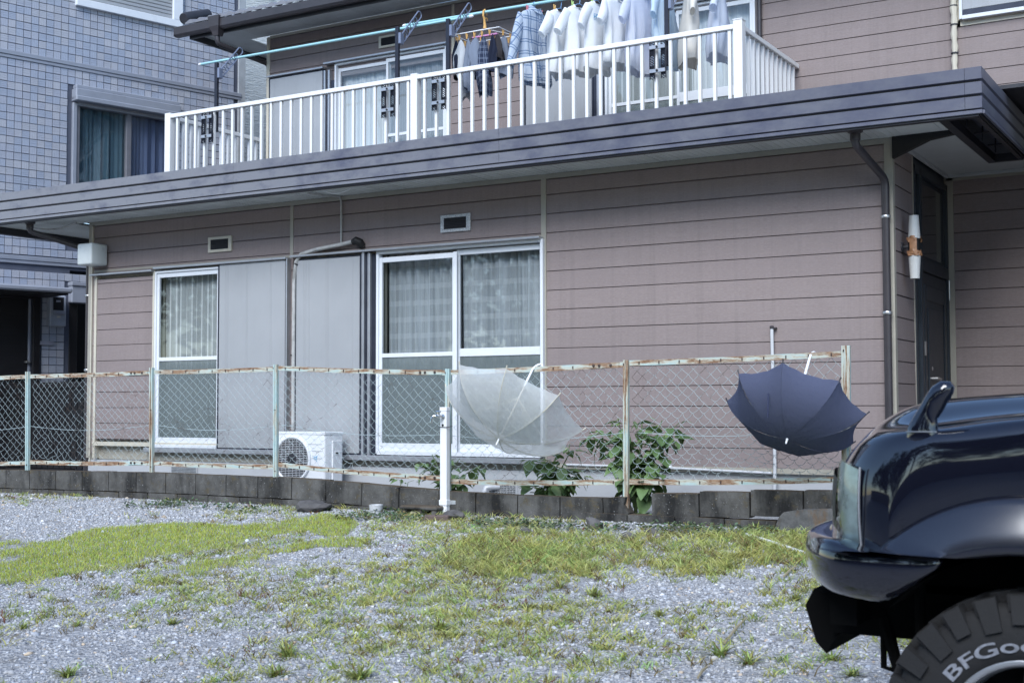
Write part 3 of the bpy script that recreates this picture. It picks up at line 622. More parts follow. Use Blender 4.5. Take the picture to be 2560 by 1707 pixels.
# wrapped air-conditioner pipes
a = [(733, 1075), (733, 1000), (734, 850), (735, 700), (740, 655), (752, 636), (790, 624), (850, 612), (886, 603)]
P = [py(x, y, -.055) for x, y in a]; t = thing('pipe_run', 'grimy taped pipe run bending across the wall between the shutters', 'pipe', (P[0][0], -.055, .55))
rr = np.full(len(P), .020); obj('wrapped_pipe', MB().tube(P, rr, 10), M['conduit'], t, smooth=True)
e = P[-1]; obj('black_end_cap', MB().tube([(e[0]-.02, -.055, e[2]-.01), (e[0]+.02, -.055, e[2]+.005), (e[0]+.055, -.04, e[2]-.015), (e[0]+.07, -.01, e[2]-.05)], [.03, .04, .042, .035], 10), M['black'], t, smooth=True)
obj('tie', MB().lathe([(.024, -.006), (.024, .006)], py(731, 888, -.055), (0, 0, 1), 10).lathe([(.024, -.006), (.024, .006)], py(741, 660, -.055), (.5, 0, 1), 10), M['dark'], t)
P = [py(853, 607, -.02), py(853, 560, -.02), py(853, 505, -.02), py(849, 492, -.03)]+[py(838, 484, -.08), py(810, 478, -.2), py(770, 476, -.4)]
for i, zz in ((4, SOF-.01), (5, SOF-.02), (6, SOF-.02)): P[i][2] = zz
t = tag(obj('cable', MB().tube(P, .010, 8), M['conduit'], smooth=True), 'thin grey cable dropping from the soffit to the taped pipe run', 'cable')
def sag(x0, x1, y, dip, n=9): return [(x0+(x1-x0)*i/n, y, SOF-.025-dip*math.sin(math.pi*i/n)) for i in range(n+1)]
tag(obj('cable', MB().tube(sag(py(800, 465, -.55)[0], py(890, 455, -.55)[0], -.55, .06), .004, 5), M['white'], smooth=True), 'loose white wire looping below the canopy gutter', 'cable')
tag(obj('cable', MB().tube(sag(-6.7, -5.95, -.2, .05), .012, 6), M['conduit'], smooth=True), 'slack grey cable under the canopy end beside the box lamp', 'cable')
# upper right lagged pipe
t = thing('pipe_run', 'cracked white lagged pipe beside the upper shuttered window', 'pipe', (py(2386, 100, YU-.05)[0], YU-.05, 3.5)); xl = t['_b'][0]; zs = np.linspace(3.45, 6.05, 40)
obj('wrapped_pipe', MB().tube([(xl+.004*math.sin(z*21), YU-.05, z) for z in zs], [.032+.005*math.sin(z*47)+.003*math.sin(z*90) for z in zs], 9), M['cream'], t, smooth=True)
obj('tie', MB().lathe([(.038, -.006), (.038, .006)], (xl, YU-.05, py(2386, 19, YU)[2]), (0, 0, 1), 10).lathe([(.038, -.006), (.038, .006)], (xl, YU-.05, py(2386, 66, YU)[2]), (0, 0, 1), 10).lathe([(.038, -.006), (.038, .006)], (xl, YU-.05, py(2386, 137, YU)[2]), (0, 0, 1), 10), M['dark'], t)
# grey standing conduit and the low pipe
xc = py(1931, 900, -.03)[0]; t = thing('conduit', 'grey plastic conduit standing against the siding behind the navy umbrella', 'conduit', (xc, -.04, .03))
obj('pipe', MB().tube([(xc, -.035, .0), (xc+.012, -.035, .45), (xc, -.035, py(1930, 822, -.035)[2])], .014, 10), M['pvc'], t, smooth=True)
zt_ = py(1930, 822, -.035)[2]; obj('brown_cap', MB().lathe([(.017, 0), (.018, .02), (.012, .026)], (xc, -.035, zt_), (0, 0, 1), 12).box(xc, xc+.035, -.04, .0, zt_+.0, zt_+.012), M['pipe'], t, smooth=True)
a, b = py(1650, 1168, -.02), py(1930, 1182, -.02)
t = thing('pipe_run', 'thin white pipe lying along the foundation edge', 'pipe', (a[0], -.03, a[2])); obj('pipe', MB().tube([(a[0]-.9, -.025, a[2]+.006), (a[0], -.025, a[2]), (b[0], -.025, b[2])], .010, 8), M['pvc'], t, smooth=True); obj('joint', MB().lathe([(.017, -.03), (.017, .03)], (a[0]+.08, -.025, a[2]+.005), (1, 0, 0), 10), M['white'], t, smooth=True)
# box lamp on the left corner
x1 = py(259, 630, 0)[0]; yl = -.27; x0 = py(190, 640, yl)[0]; xm = py(226, 640, yl)[0]; z1, z0 = py(226, 606, yl)[2], py(226, 660, yl)[2]
t = thing('box_lamp', 'white opal box lamp mounted at the house end below the canopy', 'lamp', ((x0+xm)/2, -.1, z0))
bm = bmesh.new(); bmesh.ops.create_cube(bm, size=1)
for v in bm.verts: v.co = ((x0+xm)/2+v.co.x*(xm-x0), yl/2-.005+v.co.y*(-yl-.03), (z0+z1)/2+v.co.z*(z1-z0))
bmesh.ops.bevel(bm, geom=list(bm.edges), offset=.022, segments=3, affect='EDGES', profile=.5); bm.verts.index_update()
q = MB().add([v.co[:] for v in bm.verts], [[v.index for v in f.verts] for f in bm.faces]); bm.free()
obj('diffuser', q, M['lampbox'], t, smooth='all'); obj('bracket', MB().box(x0+.03, xm-.02, -.026, -.014, z0+.03, z1-.03), M['white'], t)
# porch wall lamp, taped together
c = px(2286, 620, XD+.10); YL = c[1]; zc = c[2]; XL = XD+.10
t = thing('wall_lamp', 'ribbed frosted wall lamp bound round the middle with brown tape', 'lamp', (XD, YL, zc))
def fl(u, v, z0, z1, r0, r1):
    a = u*6.2832; r = (r0+(r1-r0)*v)*(1+.018*math.cos(a*22)); return (XL+r*math.cos(a), YL+r*math.sin(a), z0+(z1-z0)*v)
zt, zm0, zm1, zb = px(2288, 541, XL)[2], px(2288, 598, XL)[2], px(2288, 637, XL)[2], px(2288, 697, XL)[2]
obj('shade', MB().grid(88, 4, lambda u, v: fl(u, v, zm0, zt, .047, .036), wrap=True).lathe([(.0, 0), (.036, 0)], (XL, YL, zt), n=24), M['lamp'], t, smooth='all', label='upper ribbed shade')
obj('shade', MB().grid(88, 4, lambda u, v: fl(u, v, zm1, zb, .047, .036), wrap=True).lathe([(.0, 0), (.036, 0)], (XL, YL, zb), n=24), M['lamp'], t, smooth='all', label='lower ribbed shade')
obj('socket', MB().lathe([(.044, -.05), (.046, -.02), (.046, .02), (.044, .05)], (XL, YL, (zm0+zm1)/2), n=20), M['black'], t, smooth=True)
def tp(u, v):
    a = u*6.2832; r = .053+.006*math.sin(a*5+v*4)+.003*math.sin(a*13); return (XL+r*math.cos(a), YL+r*math.sin(a), zm1-.012+(.045+.006*math.sin(a*3))*v)
obj('tape', MB().grid(40, 4, tp, wrap=True), M['tape'], t, smooth='all')
obj('tape', MB().grid(40, 4, lambda u, v: (lambda p: (p[0], p[1], p[2]+(zm0-zm1)-.018))(tp(u*.8, v))), M['tape'], t, smooth='all')
obj('tape', MB().grid(8, 6, lambda u, v: (XL+.054*math.cos(4.2+u*1.1), YL+.054*math.sin(4.2+u*1.1), zm1+v*(zm0-zm1)*1.02)), M['tape'], t, smooth='all')
obj('arm', MB().tube([(XD, YL, (zm0+zm1)/2), (XL, YL, (zm0+zm1)/2)], .014, 8).lathe([(.04, .0), (.04, .012), (.03, .018)], (XD, YL, (zm0+zm1)/2), (1, 0, 0), 16), M['dark'], t, smooth=True)
# drain elbow on the foundation
c = py(1212, 1222, -.10); t = tag(obj('drain_pipe', MB().tube([(c[0]+.10, -.01, c[2]+.02), (c[0]+.05, -.06, c[2]+.02), (c[0]+.01, -.10, c[2]+.01), (c[0], -.11, c[2]-.04), (c[0], -.11, -.02)], .028, 10), M['pvc'], smooth=True), 'short grey drain elbow coming out of the foundation beside the mesh vent', 'pipe')
# ================================================================= air conditioner
YA = -.44; xa, xb, xs_ = py(683, 1080, YA)[0], py(812, 1082, YA)[0], -.155; za = .68; z0 = .12
ac = thing('air_conditioner', 'white outdoor air conditioner unit with round fan grille behind the fence', 'air conditioner', ((xa+xb)/2, -.3, .03))
bm = bmesh.new(); bmesh.ops.create_cube(bm, size=1)
for v in bm.verts: v.co = ((xa+xb)/2+v.co.x*(xb-xa), (YA+xs_)/2+v.co.y*(xs_-YA), (za+z0)/2+v.co.z*(za-z0))
bmesh.ops.bevel(bm, geom=list(bm.edges), offset=.018, segments=3, affect='EDGES', profile=.5); bm.verts.index_update()
q = MB().add([v.co[:] for v in bm.verts], [[v.index for v in f.verts] for f in bm.faces]); bm.free(); obj('casing', q, M['white'], ac, smooth=True)
obj('lid', MB().cbox(xa-.004, xb+.004, YA-.004, xs_+.004, za-.025, za+.004, .005), M['white'], ac)
fx, fz, fr = py(735, 1145, YA)[0]-.012, .42, .205
obj('grille_recess', MB().lathe([(.0, 0), (fr, 0)], (fx, YA-.003, fz), (0, -1, 0), 40), M['black'], ac)
obj('fan', MB().lathe([(.0, .02), (.055, .018), (.06, 0)], (fx, YA-.004, fz), (0, -1, 0), 20), M['dark'], ac, smooth=True)
obj('grille_ring', MB().tube([(fx+(fr+.008)*math.cos(a), YA-.012, fz+(fr+.008)*math.sin(a)) for a in np.linspace(0, 6.2832, 49)[:-1]], .014, 8, closed=True), M['white'], ac, smooth='all')
q = MB()
for z in np.arange(-fr+.02, fr, .0165):
    w_ = math.sqrt(max(0, fr*fr-z*z)); q.tube([(fx-w_, YA-.016, fz+z), (fx+w_, YA-.016, fz+z)], .0028, 5)
for x_ in np.arange(-fr+.03, fr, .045):
    w_ = math.sqrt(max(0, fr*fr-x_*x_)); q.tube([(fx+x_, YA-.013, fz-w_), (fx+x_, YA-.013, fz+w_)], .0022, 5)
obj('grille', q, M['pvc'], ac)
q = MB()
for z in (.565, .50, .43, .345, .24): q.box(fx+fr+.03 if abs(z-fz) < .12 else fx+fr*.75+.03, xb-.03, YA-.003, YA+.002, z, z+.006)
obj('panel_line', q, M['pvc'], ac)
obj('service_cover', MB().cbox(xb-.004, xb+.012, -.33, -.19, .2, .60, .004).cbox(xb+.006, xb+.016, -.30, -.215, .46, .50, .003), M['white'], ac); obj('handle_slot', MB().box(xb+.012, xb+.018, -.295, -.25, .47, .488), M['black'], ac)
obj('foot', MB().cbox(xa+.06, xa+.14, YA-.03, xs_+.03, .03, .12, .006), M['found'], ac); obj('foot', MB().cbox(xb-.14, xb-.06, YA-.03, xs_+.03, .03, .12, .006), M['found'], ac)
lb = py(788, 1145, YA-.004); M['skylogo'] = plain('light_blue_print', (.30, .55, .78), .5, var=.04)
q = MB(); R_ = .022
ring = [(math.cos(a), math.sin(a)) for a in np.linspace(0, 6.2832, 13)[:-1]]
V = [(lb[0]+R_*c_*1.05, YA-.0035, lb[2]+R_*.8*s_) for c_, s_ in ring]+[(lb[0]+R_*.5*c_, YA-.0035, lb[2]+R_*.42*s_) for c_, s_ in ring]
q.add(V, [(i, (i+1) % 12, 12+(i+1) % 12, 12+i) for i in range(12)]); q.add([(lb[0]+.004, YA-.0035, lb[2]+.012), (lb[0]+.026, YA-.0035, lb[2]+.03), (lb[0]+.026, YA-.0035, lb[2]+.018), (lb[0]+.014, YA-.0035, lb[2]+.008)], [(0, 1, 2, 3)]); q.add([(lb[0]+.008, YA-.0035, lb[2]-.032), (lb[0]+.022, YA-.0035, lb[2]-.032), (lb[0]+.022, YA-.0035, lb[2]-.024), (lb[0]+.008, YA-.0035, lb[2]-.024)], [(0, 1, 2, 3)])
obj('maker_mark', q, M['skylogo'], ac)
# ================================================================= balcony railing
rl = thing('balcony_railing', 'white metal balcony railing with upright balusters on the canopy roof', 'railing', (-2.6, YR, 3.36))
TZ = 4.64; ZB = 3.45
def post(x0, x1, y0, y1, top): return obj('post', MB().cbox(x0, x1, y0, y1, 3.345, top, .004), M['rail'], rl)
post(-6.44, -6.345, YR-.03, YR+.06, TZ+.018); post(-2.635, -2.545, YR-.03, YR+.06, TZ+.018); post(1.196, 1.29, YR-.04, YR+.06, TZ+.03)
obj('post_cap', MB().cbox(1.192, 1.294, YR-.044, YR+.064, TZ+.03, TZ+.042, .003), M['rail'], rl)
for a, b in ((-6.345, -2.635), (-2.545, 1.196)):
    obj('top_rail', MB().cbox(a, b, YR-.028, YR+.035, TZ-.052, TZ, .006), M['rail'], rl); obj('bottom_rail', MB().cbox(a, b, YR-.015, YR+.02, ZB, ZB+.04, .003), M['rail'], rl)
bal = MB().cbox(-.0165, .0165, -.012, .022, 0, TZ-.052-ZB-.04, .002); b0 = None
def baluster(x, y, rot=0):
    global b0
    if b0 is None:
        q = MB(); q.v = [(v[0]+rl['_b'][0], v[1]+rl['_b'][1], v[2]+rl['_b'][2]) for v in bal.v]; q.f = bal.f; q.m = bal.m
        b0 = obj('baluster', q, M['rail'], rl); o = b0
    else: o = b0.copy(); COL.objects.link(o)
    o.location = (x-rl['_b'][0], y-rl['_b'][1], ZB+.04-rl['_b'][2]); o.rotation_euler.z = rot
for x in np.linspace(-6.244, -2.681, 24): baluster(x, YR)
for x in np.linspace(-2.457, 1.147, 24): baluster(x, YR)
for xs2 in (-6.40, 1.245):
    obj('side_rail', MB().cbox(xs2-.03, xs2+.03, YR+.06, YU-.015, TZ-.052, TZ, .006), M['rail'], rl); obj('side_bottom_rail', MB().cbox(xs2-.017, xs2+.017, YR+.06, YU-.015, ZB, ZB+.04, .003), M['rail'], rl)
    for y in np.linspace(YR+.13, YU-.13, 12): baluster(xs2, y, math.pi/2)
# ================================================================= laundry pole holders and poles
YP = YR+.40; ZP = 5.36
M['bronze'] = plain('dark_bronze_aluminium', (.02, .022, .035), .4, .2, var=.2)
M['armgrey'] = plain('blue_grey_aluminium', (.22, .25, .34), .4, .3, var=.08)
M['polebl'] = plain('light_blue_pole', (.36, .62, .66), .35, var=.06)
labs = ['', 'black laundry pole holder clamped just beside the railing middle post, sharing its pole end', 'black laundry pole holder on the clothes peg hanger side of the railing middle post', 'black laundry pole holder standing among the hanging white shirts']
labs[0] = 'black laundry pole holder clamped beside the railing corner post, no clothes near it'
for i, (pxx, ytop, ybot) in enumerate(((541, 157, 330), (993, 68, 262), (1120, 48, 250), (1668, -25, 165))):
    x = py(pxx, 200, YR+.05)[0]; zt, zb = py(pxx, ytop, YR+.05)[2], py(pxx, ybot, YR+.05)[2]
    t = thing('laundry_pole_holder', labs[i], 'laundry bracket', (x, YR+.05, zb), 'laundry pole holders on the balcony')
    yq = YR+.045
    obj('upright', MB().cbox(x-.022, x+.022, yq-.012, yq+.03, zb, zt, .004), M['bronze'], t)
    for sx in (-1, 1):
        q = MB(); xx = x-.06+sx*.062
        for zz in np.arange(TZ-.44, TZ-.06, .012):
            for k in range(3):
                if (int(zz*83)+k) % 2: q.box(xx-.024+k*.017, xx-.012+k*.017, YR-.05, YR-.034, zz, zz+.009)
        q.box(xx-.027, xx-.024, YR-.052, YR-.032, TZ-.44, TZ-.06).box(xx+.024, xx+.027, YR-.052, YR-.032, TZ-.44, TZ-.06).box(xx-.024, xx+.024, YR-.036, YR-.032, TZ-.40, TZ-.30).box(xx-.024, xx+.024, YR-.036, YR-.032, TZ-.2, TZ-.1)
        obj('clamp_strip', q, M['bronze'], t)
    for zz in (TZ-.12, TZ-.36):
        c = obj('clamp_plate', MB().cbox(x-.145, x+.025, YR-.066, YR-.052, zz-.02, zz+.02, .003), M['alug'], t); obj('bolt', MB().lathe([(.012, 0), (.012, .008), (.006, .01)], (x-.06, YR-.066, zz), (0, -1, 0), 8), M['black'], c)
    # arm tilted up towards the house, with round holes
    A = np.array([x+.03, yq+.06, zt-.13]); D = np.array([0, .68, .733]); Nn = np.array([0, -.733, .68]); L = .50; q = MB()
    for s in (-.042, .042): q.tube([A+Nn*s, A+D*L+Nn*s*.95], .008, 6)
    for k in range(4): c = A+D*(.07+.105*k); q.tube([c+.036*(math.cos(a)*D+math.sin(a)*Nn) for a in np.linspace(0, 6.2832, 15)[:-1]], .006, 5, closed=True)
    q.tube([A+D*L+.042*(math.cos(a)*Nn+math.sin(a)*D) for a in np.linspace(0, math.pi, 9)], .008, 6)
    obj('arm', q, M['armgrey'], t, smooth=True); obj('arm_mount', MB().cbox(x-.01, x+.05, yq-.005, yq+.07, A[2]-.07, A[2]+.06, .006), M['armgrey'], t)
def pole(x0, x1, y, z0, z1, label):
    t = thing('laundry_pole', label, 'laundry pole', (x0, y, z0)); obj('tube', MB().tube([(x0, y, z0), (x1, y, z1)], .0165, 12), M['polebl'], t, smooth=True)
    for x, z, s in ((x0, z0, -1), (x1, z1, 1)): obj('end_cap', MB().lathe([(.018, 0), (.018, .03), (.012, .045), (0, .05)], (x-s*.03, y, z), (s, 0, 0), 12), M['white'], t, smooth=True)
a, b = py(499, 162, YP), py(1180, 41, YP); pole(a[0], b[0], YP, a[2], b[2], 'pale blue laundry pole with nothing hung on it, beside the eave')
a2, b2 = py(1010, 65, YP+.03), py(1370, 5, YP+.03); sl = (b2[2]-a2[2])/(b2[0]-a2[0]); x9 = 1.5
pole(a2[0], x9, YP+.03, a2[2], a2[2]+sl*(x9-a2[0]), 'pale blue laundry pole carrying the shirts and the peg hanger')
def poleZ(x): return a2[2]+sl*(x-a2[0])
YPB = YP+.03
# ================================================================= garments
def plaid(c1, c2, f=9.0, w=.10):
    def pat(t, col):
        co = t.pos((1, 1, 1), 'uv')
        for ax, ff, ww, of in ((0, f, w, 0), (0, f, w, .3), (1, f*.95, w, 0), (1, f*.95, w, .22), (0, f*2, .3, .5)):
            col = t.mix(t.math('MULTIPLY', lines(t, co, ax, ff, ww, off=of), .75 if ww < .2 else .25), col, c1 if ww < .2 else c2)
        return col
    return pat
def stripes(c1, f): return lambda t, col: t.mix(lines(t, t.pos((1, 1, 1), 'uv'), 0, f, .25), col, c1)
M['tee'] = cloth('white_jersey', (.90, .92, .94), .3); M['cream_c'] = cloth('cream_cotton', (.82, .79, .73), .3)
M['plaid'] = cloth('blue_white_plaid', (.62, .70, .80), .35, plaid((.10, .19, .36), (.36, .46, .64), 8.0))
M['lilac'] = cloth('pale_lilac_stripe', (.78, .81, .90), .4, stripes((.66, .70, .82), 90)); M['sky'] = cloth('pale_blue_stripe', (.72, .84, .93), .4, stripes((.58, .72, .88), 80)); M['paleb'] = cloth('pale_blue_cotton', (.76, .81, .91), .4)
M['hanger'] = plain('blue_wire', (.20, .36, .62), .4, var=.05); M['pegr'] = plain('pink_peg', (.62, .20, .24), .4, var=.1); M['pego'] = plain('orange_peg', (.72, .42, .14), .4, var=.1); M['pegg'] = plain('green_peg', (.45, .62, .22), .4, var=.1)
M['printb'] = plain('blue_print', (.06, .26, .46), .6, var=.05)
def peg(c, mat, parent, s=1.0):
    q = MB()
    for sg in (-1, 1): q.add([(c[0]-.005, c[1]+sg*.002*s, c[2]-.03*s), (c[0]+.005, c[1]+sg*.002*s, c[2]-.03*s), (c[0]+.005, c[1]+sg*.014*s, c[2]+.04*s), (c[0]-.005, c[1]+sg*.014*s, c[2]+.04*s), (c[0]-.005, c[1]+sg*.008*s, c[2]-.03*s), (c[0]+.005, c[1]+sg*.008*s, c[2]-.03*s), (c[0]+.005, c[1]+sg*.022*s, c[2]+.04*s), (c[0]-.005, c[1]+sg*.022*s, c[2]+.04*s)], [(0, 1, 2, 3), (7, 6, 5, 4), (0, 4, 5, 1), (1, 5, 6, 2), (2, 6, 7, 3), (3, 7, 4, 0)])
    obj('peg', q, mat, parent)
def shirt(label, name, x, ztop, length, mat, neck='crew', half=.225, sleeve=.2, slen=.24, yaw=0, seed=0, collar_=False, pegm=None, placket=False, group=None, cat='shirt', tail=.0, cr=1.0):
    """lofted garment on a wire hanger; its width runs across the pole, chest facing +X"""
    rng = random.Random(seed); t = thing(name, label, cat, (x, YPB, ztop), group)
    ph = [rng.uniform(0, 6.28) for _ in range(6)]; q = MB(); uv = []
    rows = [(0, .085, .055), (.015, .10, .06), (.04, half*.80, .052), (.07, half*.97, .055), (.12, half, .062), (.25, half*.97, .075), (.5, half*.96, .085), (.75, half*.99, .09), (.9, half*1.01, .092), (1.0, half*1.02, .09)]
    zz = [0, .012, .05, .085, .14]+[.14+(length-.14)*k for k in (.2, .45, .7, .88, 1.0)]
    n = 36; V = []
    for r, (f, a, b) in enumerate(rows):
        d = zz[r]; am = min(1, max(0, (d-.12)/.3))
        for j in range(n):
            th = 2*math.pi*j/n; c, s = math.cos(th), math.sin(th)
            cs = math.copysign(abs(c)**.8, c); sn = math.copysign(abs(s)**.9, s)
            w_ = cr*am*(.020*math.sin(5*th+ph[0]+d*3)+.017*math.sin(9*th+ph[1]-d*5)+.010*math.sin(17*th+ph[2]+d*9))
            yy = a*cs*(1+w_*.3); xx = (b+w_)*sn
            z = -d
            if r <= 1 and s > 0: z -= s**1.3*(.13 if neck == 'v' else .065 if neck == 'crew' else .03)*(1 if r == 0 else .92)
            if r == len(rows)-1: z -= tail*abs(s)**2*.8+.012*math.sin(3*th+ph[3])
            V.append((xx+.012*math.sin(d*6+ph[4])*am, yy+.01*math.sin(d*5+ph[5])*am, z)); uv.append((yy, d))
    Fc = [(r*n+j, r*n+(j+1) % n, (r+1)*n+(j+1) % n, (r+1)*n+j) for r in range(len(rows)-1) for j in range(n)]; q.add(V, Fc)
    for sg in (-1, 1):                                       # sleeves
        m = 14; k = 7; V = []
        for i in range(k):
            f = i/(k-1); cy = sg*(half*.86+(.06+.10*(slen/.24)**.5)*f+(.0 if slen < .3 else .02*math.sin(f*3))); cz = -.115-slen*f*(1 if slen < .3 else 1.12); ra = .082-.020*f; rb = .036+.008*math.sin(f*5+ph[1])
            for j in range(m):
                th = 2*math.pi*j/m; V.append((rb*math.sin(th)+.01*math.sin(f*4+ph[2]), cy+sg*ra*math.cos(th)*.75, cz+ra*math.cos(th)*.55)); uv.append((cy+ra*math.cos(th), -cz))
        q.add(V, [(i*m+j, i*m+(j+1) % m, (i+1)*m+(j+1) % m, (i+1)*m+j) for i in range(k-1) for j in range(m)])
    R = Matrix.Rotation(yaw, 3, 'Z'); q.xf(lambda p: tuple(np.array(R@Vector(p))+np.array([x, YPB, ztop])))
    body = obj('body', q, mat, t, smooth='all', fix=False); set_uv(body, uv)
    if collar_:
        q = MB(); q.grid(16, 2, lambda u, v: tuple(np.array(R@Vector((.062*math.sin(u*6.28)*(1+.35*v), .088*math.cos(u*6.28)*(1+.2*v), .035-.05*v-(.05*max(0, math.sin(u*6.28))**3)))) + np.array([x, YPB, ztop])), wrap=True); o = obj('collar', q, mat, t, smooth='all'); set_uv(o, [(v.co.y, v.co.z) for v in o.data.vertices])
    if placket:
        q = MB(); q.grid(1, 14, lambda u, v: tuple(np.array(R@Vector((.066+.034*min(1, v*2)+.008*math.sin(v*40), -.014+.028*u, -.05-v*(length-.09))))+np.array([x, YPB, ztop]))); o = obj('placket', q, mat, t, smooth='all'); set_uv(o, [(v.co.y, v.co.z) for v in o.data.vertices])
    h = MB(); pz = poleZ(x)+.02
    h.tube([tuple(np.array(R@Vector(p))+np.array([x, YPB, 0])) for p in ((0, -half*.8, ztop-.055), (0, -.03, ztop+.012), (0, 0, ztop+.02), (0, .03, ztop+.012), (0, half*.8, ztop-.055), (0, 0, ztop-.05), (0, -half*.8, ztop-.055))], .0035, 5)
    h.tube([(x, YPB, ztop+.02), (x, YPB+.012, (ztop+pz)/2), (x, YPB+.024, pz-.02), (x, YPB+.0, pz+.004), (x, YPB-.024, pz-.02)], .0035, 5)
    obj('hanger', h, M['hanger'], t)
    if pegm:
        for sg in (-1, 1): peg(np.array(R@Vector((.0, sg*half*.52, -.012)))+np.array([x, YPB, ztop]), M[pegm], t)
    return t, R
LX = lambda p_: py(p_, 20, YPB)[0]
LZ = lambda p_, y: py(p_, y, YPB)[2]
zs_ = lambda p_, y0, y1: LZ(p_, y0)-LZ(p_, y1)
shirt('blue and white plaid long sleeved shirt with pink pegs', 'plaid_shirt', LX(1336), LZ(1336, 26), zs_(1345, 26, 212), M['plaid'], 'collar', .23, slen=.52, yaw=-.2, seed=1, collar_=True, pegm='pegr', placket=True)
GR = 'clothes drying on the balcony pole'
shirt('white V-neck T-shirt with an orange peg, next to the plaid shirt', 'white_tee', LX(1402), LZ(1402, 26), zs_(1402, 26, 190), M['tee'], 'v', .23, yaw=-.1, seed=2, pegm='pego', group=GR)
shirt('white deep V-neck T-shirt with green pegs, between the orange-pegged and the printed T-shirts', 'white_tee', LX(1449), LZ(1449, 15), zs_(1449, 15, 187), M['tee'], 'v', .21, yaw=-.28, seed=3, pegm='pegg', group=GR)
tt, R4 = shirt('white T-shirt with blue HELLO lettering across the chest', 'printed_tee', LX(1494), LZ(1494, 6), zs_(1494, 6, 180), M['tee'], 'v', .23, yaw=-.05, seed=4, pegm='pegg', group=GR, cr=.3)
shirt('large white crew neck T-shirt between the printed T-shirt and the striped shirt', 'white_tee', LX(1545), LZ(1545, -4), zs_(1545, -4, 168), M['tee'], 'crew', .28, yaw=-.05, seed=5, group=GR)
shirt('pale lilac pinstriped short sleeved shirt on the pole', 'dress_shirt', LX(1603), LZ(1603, -12), zs_(1603, -12, 178), M['lilac'], 'collar', .25, yaw=-.15, seed=6, collar_=True, placket=True, tail=.06, group=GR)
shirt('sky blue striped shirt half hidden by the black pole holder', 'dress_shirt', LX(1660), LZ(1660, -20), zs_(1660, -20, 163), M['sky'], 'collar', .26, yaw=.1, seed=7, collar_=True, placket=True, tail=.05, group=GR)
shirt('cream coloured short sleeved shirt on the balcony pole', 'dress_shirt', LX(1724), LZ(1724, -28), zs_(1724, -28, 158), M['cream_c'], 'collar', .24, yaw=.5, seed=8, collar_=True, tail=.06, group=GR)
shirt('pale blue buttoned shirt hung beside the railing corner post', 'dress_shirt', LX(1797), LZ(1797, -38), zs_(1797, -38, 143), M['paleb'], 'collar', .25, yaw=.25, seed=9, collar_=True, placket=True, tail=.06, group=GR)
def letters(txt, size, depth=.0005, off=0.):
    c = bpy.data.curves.new('t', 'FONT'); c.body = txt; c.size = size; c.extrude = depth; c.offset = off; o = bpy.data.objects.new('t', c); COL.objects.link(o)
    bpy.context.view_layer.update(); me = bpy.data.meshes.new_from_object(o.evaluated_get(bpy.context.evaluated_depsgraph_get()))
    mb = MB().add([v.co[:] for v in me.vertices], [tuple(p.vertices) for p in me.polygons]); bpy.data.objects.remove(o); bpy.data.curves.remove(c); bpy.data.meshes.remove(me); return mb
q = letters('HELLO', .066, off=.0012); xs_t = [v[0] for v in q.v]; wt = max(xs_t); q.box(0, wt, -.013, -.010, 0, .001).box(0, wt, .052, .055, 0, .001)
x4, z4 = LX(1494), LZ(1494, 6)
def onchest(p):
    y_ = -.195+p[0]*.72; c_ = min(.999, abs(y_)/.223)**1.25; return tuple(np.array(R4@Vector((.071*(1-c_*c_)**.45+.022+p[2], y_, -.235+p[1])))+np.array([x4, YPB, z4]))
q.xf(onchest)
obj('lettering', q, M['printb'], tt, fix=False)
# round peg hanger with socks and underwear
hx = LX(1212); zf = LZ(1205, 90); t = thing('peg_hanger', 'white folding peg hanger with orange pegs and an orange hook', 'peg hanger', (hx, YPB, zf))
zp = poleZ(hx); q = MB(); q.tube([(hx+.01, YPB+.03, zp-.03), (hx, YPB+.025, zp+.012), (hx, YPB, zp+.026), (hx, YPB-.03, zp+.005), (hx, YPB-.035, zp-.05), (hx, YPB-.012, zp-.08), (hx, YPB, zp-.15), (hx, YPB, zp-.19)], [.008, .011, .012, .012, .011, .012, .016, .022], 8); q.tube([(hx, YPB-.01, zp-.07), (hx+.0, YPB+.05, zp-.06), (hx, YPB+.055, zp-.085)], [.008, .008, .004], 6)
obj('hook', q, M['pego'], t, smooth=True)
hw, hd = .30, .19; cs = [(-hw, -hd), (hw, -hd), (hw, hd), (-hw, hd)]; q = MB()
for (a, b), (c, d) in zip(cs, cs[1:]+cs[:1]): q.tube([(hx+a, YPB+b, zf), (hx+c, YPB+d, zf)], .006, 6)
for a, b in cs: q.tube([(hx, YPB, zp-.19), (hx+a, YPB+b, zf)], .0028, 5)
obj('frame', q, M['white'], t); M['pinkbar'] = plain('pink_plastic', (.58, .25, .46), .4, var=.08)
obj('bar', MB().cbox(hx-.16, hx+.17, YPB-.02, YPB+.02, zf-.02, zf, .004), M['pinkbar'], t)
spots = [(-hw, -.12), (-hw, .05), (-.22, -hd), (-.12, -hd), (-.02, -hd), (.08, -hd), (.18, -hd), (hw, -.1), (hw, .06), (.2, hd), (.08, hd), (-.05, hd), (-.2, hd), (-.05, 0), (.12, 0)]
for a, b in spots: peg((hx+a, YPB+b, zf-.045), M['pego'], t, .9)
M['navyc'] = cloth('navy_cotton', (.025, .03, .05), .1); M['charc'] = cloth('charcoal_cotton', (.045, .042, .045), .1); M['greyc'] = cloth('blue_grey_cotton', (.24, .28, .36), .25); M['whitec'] = cloth('white_cotton', (.74, .77, .80), .4)
M['checkc'] = cloth('black_white_check', (.55, .57, .60), .3, plaid((.02, .02, .03), (.2, .2, .22), 24, .22)); M['navych'] = cloth('navy_check', (.035, .045, .08), .15, plaid((.25, .3, .4), (.06, .08, .12), 16, .07))
